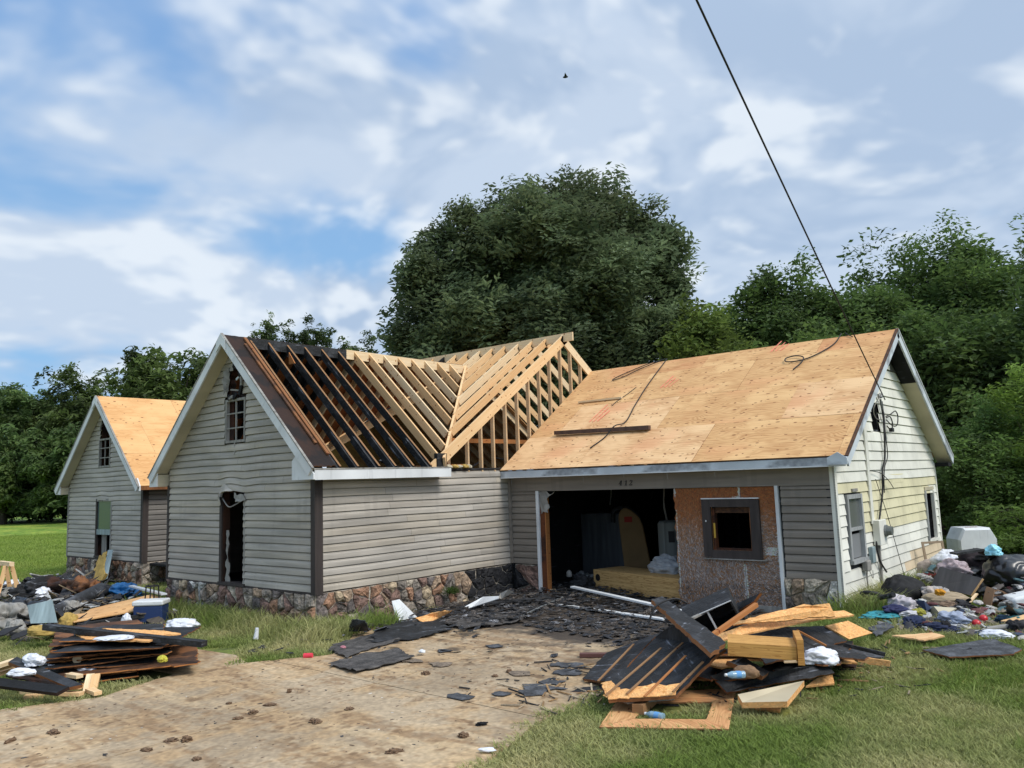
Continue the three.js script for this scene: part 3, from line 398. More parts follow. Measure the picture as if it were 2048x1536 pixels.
{
  const w = grp('half_open_window', house, 'tall window with green tinted upper pane and open lower half'), f = F.lf, g = new THREE.MeshPhysicalMaterial({ color: C(112, 132, 128), roughness: 0.1, transmission: 0.5, thickness: 0 });
  fbox('frame_side', f, 1.88, 1.95, 0.66, 2.17, -0.03, 0.03, M.trimB, w); fbox('frame_side', f, 2.81, 2.88, 0.66, 2.17, -0.03, 0.03, M.trimG, w); fbox('frame_head', f, 1.95, 2.81, 2.1, 2.17, -0.03, 0.028, M.trimG, w); fbox('sill', f, 1.88, 2.88, 0.61, 0.66, -0.03, 0.05, M.trimB, w);
  fbox('meeting_rail', f, 1.95, 2.81, 1.22, 1.36, -0.02, 0.02, M.metal, w); fbox('pane', f, 1.95, 2.81, 1.36, 2.1, -0.008, -0.002, g, w); fbox('curtain', f, 2.0, 2.3, 0.68, 1.22, -0.12, -0.1, M.trimG, w);
}
const wr = grp('left_wing_side_wall', house); courses(wr, F.ls, 0.6, 2.5, 0.127, () => [0.08, 2.25], [], { mat: std({ map: T.vinyl, color: C(170, 171, 174), roughness: 0.6 }), warp: flatWarp }); wallCore(wr, F.ls, [[0, 0.5], [2.27, 0.5], [2.27, 2.5], [0, 2.5]], [], 0.12, M.brownDk);  // siding colour darkened to carry the shade the wing throws on this wall
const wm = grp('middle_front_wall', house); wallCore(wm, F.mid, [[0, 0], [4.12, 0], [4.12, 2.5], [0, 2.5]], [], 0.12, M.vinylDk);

// ---- plain outer walls and the dark rooms
const rooms = grp('interior', house);
box('rear_wall', -13.7, -0.13, 0, 2.5, -6.5, -6.38, M.vinyl, rooms); box('rear_wall', 0.0, 6.54, 0, 2.42, -6.43, -6.33, M.lapW, rooms); box('left_outer_wall', -13.71, -13.59, 0, 2.5, -6.38, 3.34, M.vinyl, rooms);
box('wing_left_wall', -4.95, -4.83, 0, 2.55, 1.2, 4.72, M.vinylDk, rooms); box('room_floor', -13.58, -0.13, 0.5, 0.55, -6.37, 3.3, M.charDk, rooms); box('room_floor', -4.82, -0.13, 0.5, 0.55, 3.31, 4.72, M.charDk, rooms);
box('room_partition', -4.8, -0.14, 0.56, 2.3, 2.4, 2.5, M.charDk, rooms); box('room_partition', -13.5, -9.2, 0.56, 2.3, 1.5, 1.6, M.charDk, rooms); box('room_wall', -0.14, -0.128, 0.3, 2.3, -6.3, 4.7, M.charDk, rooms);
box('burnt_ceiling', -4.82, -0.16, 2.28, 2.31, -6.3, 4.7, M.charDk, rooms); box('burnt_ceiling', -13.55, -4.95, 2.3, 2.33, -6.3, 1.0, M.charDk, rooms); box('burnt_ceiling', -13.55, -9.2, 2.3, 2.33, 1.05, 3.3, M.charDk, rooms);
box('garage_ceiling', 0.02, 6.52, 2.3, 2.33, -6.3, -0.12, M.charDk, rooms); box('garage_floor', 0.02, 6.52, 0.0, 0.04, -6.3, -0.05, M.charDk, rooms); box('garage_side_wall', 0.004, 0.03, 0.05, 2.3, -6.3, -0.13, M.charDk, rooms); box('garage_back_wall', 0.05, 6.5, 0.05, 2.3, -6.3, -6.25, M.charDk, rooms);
box('garage_partition', 3.2, 3.25, 0.05, 2.3, -6.2, -3.9, M.charDk, rooms); for (const z of [-4.1, -4.6, -5.1, -5.6]) box('bare_stud', 1.6 + z * 0.01, 1.64, 0.05, 2.3, z - 0.04, z + 0.04, M.soot, rooms);
for (let i = 0; i < 9; i++) { const x = 0.9 + i * 0.33, z = -1.2 - 2.6 * hash(i, 5, 5); mesh('hanging_strip', tubeGeo([[x, 2.3, z], [x + 0.04, 1.95, z + 0.03], [x - 0.03, 2.3 - 0.5 - 0.5 * hash(i, 7, 7), z]], 0.006 + 0.01 * hash(i, 1, 8), 12, 5), i % 3 ? M.charDk : M.galv, rooms); }
for (const y of [0.9, 1.35, 1.8]) box('wall_shelf', 0.9, 3.1, y, y + 0.03, -6.2, -5.85, M.soot, rooms); for (let i = 0; i < 8; i++) box('wall_stud', 0.1 + i * 0.41, 0.14 + i * 0.41, 0.06, 2.29, -6.24, -6.16, M.soot, rooms);
for (let i = 0; i < 12; i++) beam('ceiling_joist', [-4.85, 2.46, 4.5 - i * 0.42], [-0.14, 2.46, 4.5 - i * 0.42], 0.04, 0.14, M.charDk, rooms);
for (let i = 0; i < 14; i++) { const z = rr(-5, 4), x = rr(-4, -0.6); beam('fallen_board', [x, 2.48 + 0.01 * i, z], [x + rr(-1, 1), 2.5 + rr(0, 0.3) + 0.01 * i, z + rr(-1.4, 1.4)], rr(0.08, 0.22), 0.025, i % 4 === 0 ? M.lumBrown : M.char, rooms); }
box('attic_tie', -0.55, -0.5, 3.1, 3.19, -2.6, 1.3, M.lumBrown, rooms); box('attic_post', -0.55, -0.5, 2.35, 3.1, 1.22, 1.3, M.lumGrey, rooms); box('attic_platform', -1.9, -0.3, 2.62, 2.65, 0.9, 1.7, M.lumBrown, rooms);

// ---- garage roof: plywood sheets, both slopes, boards and soffits at the edges
const gEave = { z: 0.285, y: 2.50 }, gRidge = { z: -3.215, y: 4.87 }, gs = V(0, gRidge.y - gEave.y, gRidge.z - gEave.z), gLen = gs.length(); gs.normalize();
function sheets(parent, O, E, S, W, L, start, seed, mats) {          // O corner, E along the eave, S up the slope; staggered 2.44 x 1.22 sheets
  const q = rng(seed), N = E.clone().cross(S).normalize(); if (N.y < 0) N.negate(); let row = 0;
  for (let s = 0; s < L - 0.05; s += 1.222, row++) { let e = -((row % 2) * 1.22 + start) % 2.44; for (; e < W - 0.02; e += 2.443) { const a = Math.max(0, e), b = Math.min(W, e + 2.44), s1 = Math.min(L, s + 1.22); if (b - a < 0.1) continue; const lift = q() * 0.005 + 0.001, P = [[a, s], [b, s], [b, s1], [a, s1]].map(([x, y]) => { const v = O.clone().addScaledVector(E, x).addScaledVector(S, y).addScaledVector(N, lift); return [v.x, v.y, v.z]; }); mesh('plywood_sheet', slabGeo(P, 0.013, { seed: seed + row * 9 + Math.round(e * 3), uvO: [q() * 4, q() * 4] }), [mats[Math.floor(q() * mats.length)], M.plyEdge, M.brown], parent); } }
}
const gr = grp('garage_roof', house);
sheets(gr, V(0, gEave.y, gEave.z), V(1, 0, 0), gs, 6.95, gLen, 0.5, 41, M.ply);
slab('rear_roof_deck', [[0, 4.86, -3.225], [6.95, 4.86, -3.225], [6.95, 2.5, -6.72], [0, 2.5, -6.72]], 0.02, M.plyDim, gr);
box('eave_fascia', 0.02, 6.94, 2.355, 2.475, 0.262, 0.292, M.paint, gr); box('drip_edge', 0.0, 6.95, 2.477, 2.489, 0.25, 0.297, M.brownDk, gr); box('fascia_lip', 0.02, 6.94, 2.335, 2.353, 0.255, 0.3, M.white, gr); box('eave_soffit', 0.02, 6.66, 2.345, 2.36, 0.004, 0.26, M.cream, gr);
const rake = (x, z0, y0, z1, y1, h, t, mat, name, parent) => mesh(name, beamGeo([x, y0, z0], [x, y1, z1], t, h), mat, parent);
rake(6.968, 0.33, 2.455, -3.215, 4.852, 0.15, 0.03, M.paint, 'rake_board', gr); rake(6.968, -6.8, 2.455, -3.217, 4.854, 0.15, 0.03, M.paint, 'rake_board', gr); rake(6.972, 0.3, 2.498, -3.215, 4.885, 0.02, 0.05, M.brown, 'shingle_edge', gr); rake(6.972, -6.78, 2.49, -3.217, 4.887, 0.02, 0.05, M.white, 'metal_edge', gr);
slab('rake_soffit', [[6.67, 2.38, 0.24], [6.95, 2.38, 0.24], [6.95, 4.7, -3.2], [6.67, 4.7, -3.2]], 0.015, M.cream, gr); slab('rake_soffit', [[6.67, 2.36, -6.7], [6.95, 2.36, -6.7], [6.95, 3.95, -4.35], [6.67, 3.95, -4.35]], 0.015, M.cream, gr);
slab('sooty_soffit', [[6.67, 3.952, -4.347], [6.95, 3.952, -4.347], [6.95, 4.71, -3.22], [6.67, 4.71, -3.22]], 0.015, M.soot, gr);
slab('eave_return', [[6.69, 2.36, 0.335], [6.985, 2.36, 0.335], [6.985, 2.46, 0.335], [6.85, 2.55, 0.335], [6.69, 2.47, 0.335]], 0.02, M.paint, gr); box('rear_eave_box', 6.67, 6.95, 2.28, 2.36, -6.72, -6.4, M.soot, gr);
for (let i = 0; i < 6; i++) beam('loose_wire_end', [0.3 + i * 0.9, 2.34, 0.28], [0.3 + i * 0.9 + 0.01, 2.34 - 0.05 - 0.1 * hash(i, 3, 1), 0.28], 0.004, 0.004, M.trimG, gr);
// things nailed to or lying on that slope are placed with onRoof(x, distance up the slope, height)
const gN = V(0, -gs.z, gs.y).normalize(), onRoof = (x, s, h = 0) => { const v = V(x, gEave.y, gEave.z).addScaledVector(gs, s).addScaledVector(gN, h + 0.008); return [v.x, v.y, v.z]; };

// ---- wing roof: charred rafters in front, new ones behind, left slope sheathed
const RX = -2.475, wr2 = grp('wing_roof', house), wy = (x) => 5.13 - 0.92 * Math.abs(x - RX);
const VAL0 = { x: 0.02, y: wy(0.02) + 0.0, z: 1.9 }, VAL1 = { x: RX, y: 5.13, z: -1.36 }, burnt = [M.char, M.char, M.scorch, M.char, M.char, M.char];
const newMat = (i) => M.lum[i % 3];
for (const [i, z] of [4.55, 4.16, 3.74, 3.33, 2.92, 2.5].entries()) { mesh('charred_rafter', beamGeo([RX + 0.02, 5.1, z], [0.26, wy(0.26), z - 0.03 + 0.05 * hash(i, 2, 9)], 0.04, 0.15), burnt, wr2); mesh('rafter_tail', beamGeo([-0.35, wy(-0.35) - 0.02, z + 0.045], [0.27, wy(0.27) - 0.03, z + 0.045], 0.04, 0.12), M.char, wr2); }
for (const [i, z] of [2.07, 1.67, 1.26, 0.84, 0.43, 0.02, -0.39, -0.8].entries()) { const t = (VAL0.z - z) / (VAL0.z - VAL1.z), x = mix(VAL0.x, VAL1.x, Math.max(t, -0.01)); mesh('new_rafter', beamGeo([RX + 0.02, 5.13, z], [x - 0.03, wy(x - 0.03), z], 0.04, 0.16), newMat(i + 1), wr2); }
for (const [i, z] of [4.55, 4.16, 3.74, 3.33, 2.92, 2.5, 2.07, 1.67, 1.26, 0.84, 0.43, 0.02].entries()) { const t = (VAL0.z - z) / (VAL0.z - VAL1.z), x = t < 0 ? -5.2 : mix(-4.95, RX, t); mesh(i < 6 ? 'charred_rafter' : 'new_rafter', beamGeo([RX - 0.02, 5.1, z], [x, wy(x), z], 0.04, 0.15), i < 6 ? M.char : newMat(i), wr2); }
beam('charred_ridge_board', [RX, 5.15, 4.62], [RX, 5.15, 2.3], 0.04, 0.2, M.char, wr2); beam('new_ridge_board', [RX, 5.16, 2.29], [RX, 5.14, -1.5], 0.04, 0.2, M.lum[0], wr2);
slab('left_slope_sheathing', [[RX - 0.02, 5.16, 4.6], [-5.25, 2.6, 4.6], [-5.25, 2.6, 1.9], [-4.95, 2.9, 1.9], [RX - 0.02, 5.16, -1.3]], 0.015, [M.ply[0], M.brown, M.atticPly], wr2);
for (const z of [3.0, 3.9]) slab('burnt_sheathing_strip', [[RX - 0.2, 4.9, z + 0.1], [-3.9, 3.75, z + 0.3], [-3.9, 3.75, z - 0.3], [RX - 0.2, 4.9, z - 0.2]], 0.01, M.char, wr2, { rag: 0.06 });
slab('hanging_gusset', [[RX + 0.3, 4.66, 3.9], [RX + 0.5, 4.66, 3.9], [RX + 0.3, 4.9, 3.9]], 0.02, M.lumBrown, wr2); slab('hanging_gusset', [[RX - 0.2, 4.85, 2.95], [RX + 0.1, 4.85, 2.95], [RX - 0.1, 4.6, 2.95]], 0.02, M.lumBrown, wr2);
// overhang strip at the gable end: old deck with torn shingles
slab('old_roof_edge', [[RX + 0.01, 5.15, 5.11], [0.28, 2.615, 5.11], [0.26, 2.63, 4.64], [RX + 0.01, 5.15, 4.62]], 0.02, [std({ map: T.brown, color: C(100, 90, 86) }), M.edge, M.cream], wr2, { rag: 0.012 });
slab('old_roof_edge', [[RX - 0.01, 5.15, 5.11], [-5.27, 2.6, 5.11], [-5.25, 2.6, 4.6], [RX - 0.01, 5.15, 4.6]], 0.02, [M.brown, M.edge, M.cream], wr2);
beam('torn_batten', [RX + 0.1, 5.13, 4.72], [0.1, 2.83, 4.66], 0.06, 0.03, M.scorchDk, wr2); beam('torn_batten', [RX + 0.25, 4.98, 4.8], [-0.1, 3.02, 4.76], 0.05, 0.03, M.brown, wr2);
const gableTrim = (parent, cx, top, half, slope, zf, eaveY, mat) => {
  const ps = new THREE.Shape([[-0.16, -0.16 * slope - 0.01], [0, 0], [0.16, -0.16 * slope - 0.01], [0.16, -0.16 * slope - 0.19], [0, -0.2], [-0.16, -0.16 * slope - 0.19]].map((q) => new THREE.Vector2(...q))); mesh('peak_plate', new THREE.ExtrudeGeometry(ps, { depth: 0.03, bevelEnabled: false }).translate(cx, top + 0.012, zf + 0.003), mat, parent);
  for (const s of [-1, 1]) {
    mesh('rake_board', beamGeo([cx + s * 0.001, top, zf], [cx + s * half, top - slope * half, zf], 0.03, 0.155, V(0, 1, 0)), mat, parent);
    mesh('rake_cap', beamGeo([cx + s * 0.001, top + 0.022, zf + 0.004], [cx + s * (half + 0.02), top + 0.022 - slope * (half + 0.02), zf + 0.004], 0.045, 0.02, V(0, 1, 0)), M.trimG, parent);
  }
};
gableTrim(wr2, RX, 5.155, 2.79, 0.92, 5.13, 2.4, M.white);
slab('rake_soffit', [[RX, 4.98, 4.875], [RX, 4.98, 5.11], [-5.0, 2.66, 5.11], [-5.0, 2.66, 4.875]], 0.01, M.cream, wr2); slab('rake_soffit', [[RX, 4.98, 4.875], [RX, 4.98, 5.11], [0.05, 2.66, 5.11], [0.05, 2.66, 4.875]], 0.01, M.cream, wr2);
const retn = (parent, pts, z, t = 0.03, mat = M.white) => { const s = new THREE.Shape(pts.map((p) => new THREE.Vector2(...p))), g = new THREE.ExtrudeGeometry(s, { depth: t, bevelEnabled: false }); g.translate(0, 0, z); mesh('eave_return', g, mat, parent); };
retn(wr2, [[-5.27, 2.40], [-4.97, 2.40], [-4.97, 2.72], [-5.05, 2.72], [-5.27, 2.5]], 5.08, 0.03); box('return_box', -5.25, -4.97, 2.40, 2.64, 4.6, 5.075, M.cream, wr2);
retn(wr2, [[0.31, 2.41], [-0.28, 2.41], [-0.28, 2.72], [-0.1, 2.86], [0.31, 2.5]], 5.08, 0.03);
box('eave_fascia', 0.28, 0.31, 2.40, 2.56, 2.02, 5.078, M.white, wr2); box('eave_lip', 0.275, 0.318, 2.562, 2.585, 2.05, 5.1, M.trimG, wr2); box('eave_soffit', 0.03, 0.279, 2.405, 2.42, 2.06, 5.07, M.cream, wr2); box('eave_tray', 0.0, 0.278, 2.5, 2.52, 2.1, 4.7, M.charDk, wr2);

// ---- main roof behind: new rafters, open gable end with studs
const mr = grp('main_roof_frame', house), MZ = -2.134, my = (z) => 5.64 - 0.683 * Math.abs(z - MZ);
beam('ridge_board', [0.27, 5.68, MZ], [-5.6, 5.68, MZ], 0.04, 0.2, M.lum[0], mr);
mesh('gable_rafter', beamGeo([-0.022, my(2.25), 2.25], [-0.022, 5.66, MZ - 0.02], 0.045, 0.21), M.lum[2], mr); mesh('gable_rafter', beamGeo([-0.022, my(-6.5), -6.5], [-0.022, 5.66, MZ + 0.02], 0.045, 0.19), M.lum[0], mr);
for (let k = 1; k < 16; k++) {
  const x = -0.1 - 0.43 * k; if (x > -4.9) { const tt = x > RX ? (x - VAL0.x) / (RX - VAL0.x) : (x + 4.97) / (RX + 4.97), z = mix(VAL0.z, VAL1.z, tt); mesh('jack_rafter', beamGeo([x, my(MZ + 0.02), MZ + 0.02], [x, my(z + 0.02), z + 0.02], 0.04, 0.16), k === 9 ? M.charDk : newMat(k), mr); }
  mesh('back_rafter', beamGeo([x, my(MZ - 0.02), MZ - 0.02], [x, my(-6.5), -6.5], 0.04, 0.16), newMat(k + 1), mr);
}
beam('valley_rafter', [0.1, wy(0.1) - 0.0, 2.0], [RX, 5.15, -1.38], 0.05, 0.2, M.lum[2], mr); beam('valley_rafter', [-5.0, wy(-5.0), 1.95], [RX, 5.15, -1.38], 0.05, 0.18, M.lum[2], mr);
mesh('charred_post', boxGeo(-0.06, 0.03, 2.45, 2.85, 1.85, 2.1), M.char, mr);
for (const z of [1.2, 0.8, 0.42, 0.02, -0.38, -0.78, -1.18, -1.58, -2.0, -2.4, -2.8]) { const y0 = z > 0.25 ? 2.56 : 2.5 + 0.68 * (0.285 - z), y1 = my(z) - 0.2; mesh('gable_stud', boxGeo(-0.085, -0.005, y0 - 0.1, y1 + 0.05, z - 0.02, z + 0.02), M.lumGrey, mr); }
slab('back_sheathing', [[-3.4, 5.6, MZ - 0.1], [-9, 5.6, MZ - 0.1], [-9, 2.7, -6.5], [-3.4, 2.7, -6.5]], 0.015, M.plyDim, mr); slab('front_sheathing', [[-5.4, 5.62, MZ + 0.06], [-13.7, 5.62, MZ + 0.06], [-13.7, 3.2, 1.4], [-5.4, 3.2, 1.4]], 0.015, M.plyDim, mr); slab('back_sheathing', [[-9.01, 5.6, MZ - 0.1], [-13.7, 5.6, MZ - 0.1], [-13.7, 2.7, -6.5], [-9.01, 2.7, -6.5]], 0.015, M.plyDim, mr);
for (let i = 0; i < 5; i++) mesh('wall_top_rubble', lumpGeo(0.1, 0.05, 0.07, { seed: i + 2, detail: 4, crease: 0.6 }).translate(-0.04 + 0.04 * (i % 2), 2.56, 1.75 - i * 0.14), i % 2 ? M.insul : M.cream, mr);

// ---- left wing roof
const lr = grp('left_wing_roof', house), LX = -11.39, lTop = 4.935, lsl = 0.94;
{
  const S = V(-2.63, 0.94 * 2.63, 0), L = S.length(); S.normalize(); const S2 = V(-S.x, S.y, 0);
  sheets(lr, V(LX + 2.63, lTop - lsl * 2.63, 3.74), V(0, 0, -1), S, 4.9, L, 0.4, 61, [M.plyNew]); slab('left_slope_deck', [[LX, lTop, 3.74], [LX - 2.63, lTop - lsl * 2.63, 3.74], [LX - 2.63, lTop - lsl * 2.63, -1.2], [LX, lTop, -1.2]], 0.02, M.plyNew, lr);
  gableTrim(lr, LX, lTop - 0.01, 2.64, lsl, 3.755, 2.4, M.white);
  slab('rake_soffit', [[LX, 4.76, 3.5], [LX, 4.76, 3.735], [LX - 2.37, 2.54, 3.735], [LX - 2.37, 2.54, 3.5]], 0.01, M.cream, lr); slab('rake_soffit', [[LX, 4.76, 3.5], [LX, 4.76, 3.735], [LX + 2.37, 2.54, 3.735], [LX + 2.37, 2.54, 3.5]], 0.01, M.cream, lr);
  retn(lr, [[-14.02, 2.32], [-13.73, 2.32], [-13.73, 2.58], [-13.82, 2.58], [-14.02, 2.40]], 3.7); box('return_box', -14.0, -13.73, 2.32, 2.52, 3.2, 3.695, M.cream, lr); retn(lr, [[-8.75, 2.34], [-9.0, 2.34], [-9.0, 2.62], [-8.9, 2.66], [-8.75, 2.46]], 3.7); box('eave_fascia', -8.79, -8.755, 2.36, 2.46, 1.2, 3.7, M.edge, lr);
}
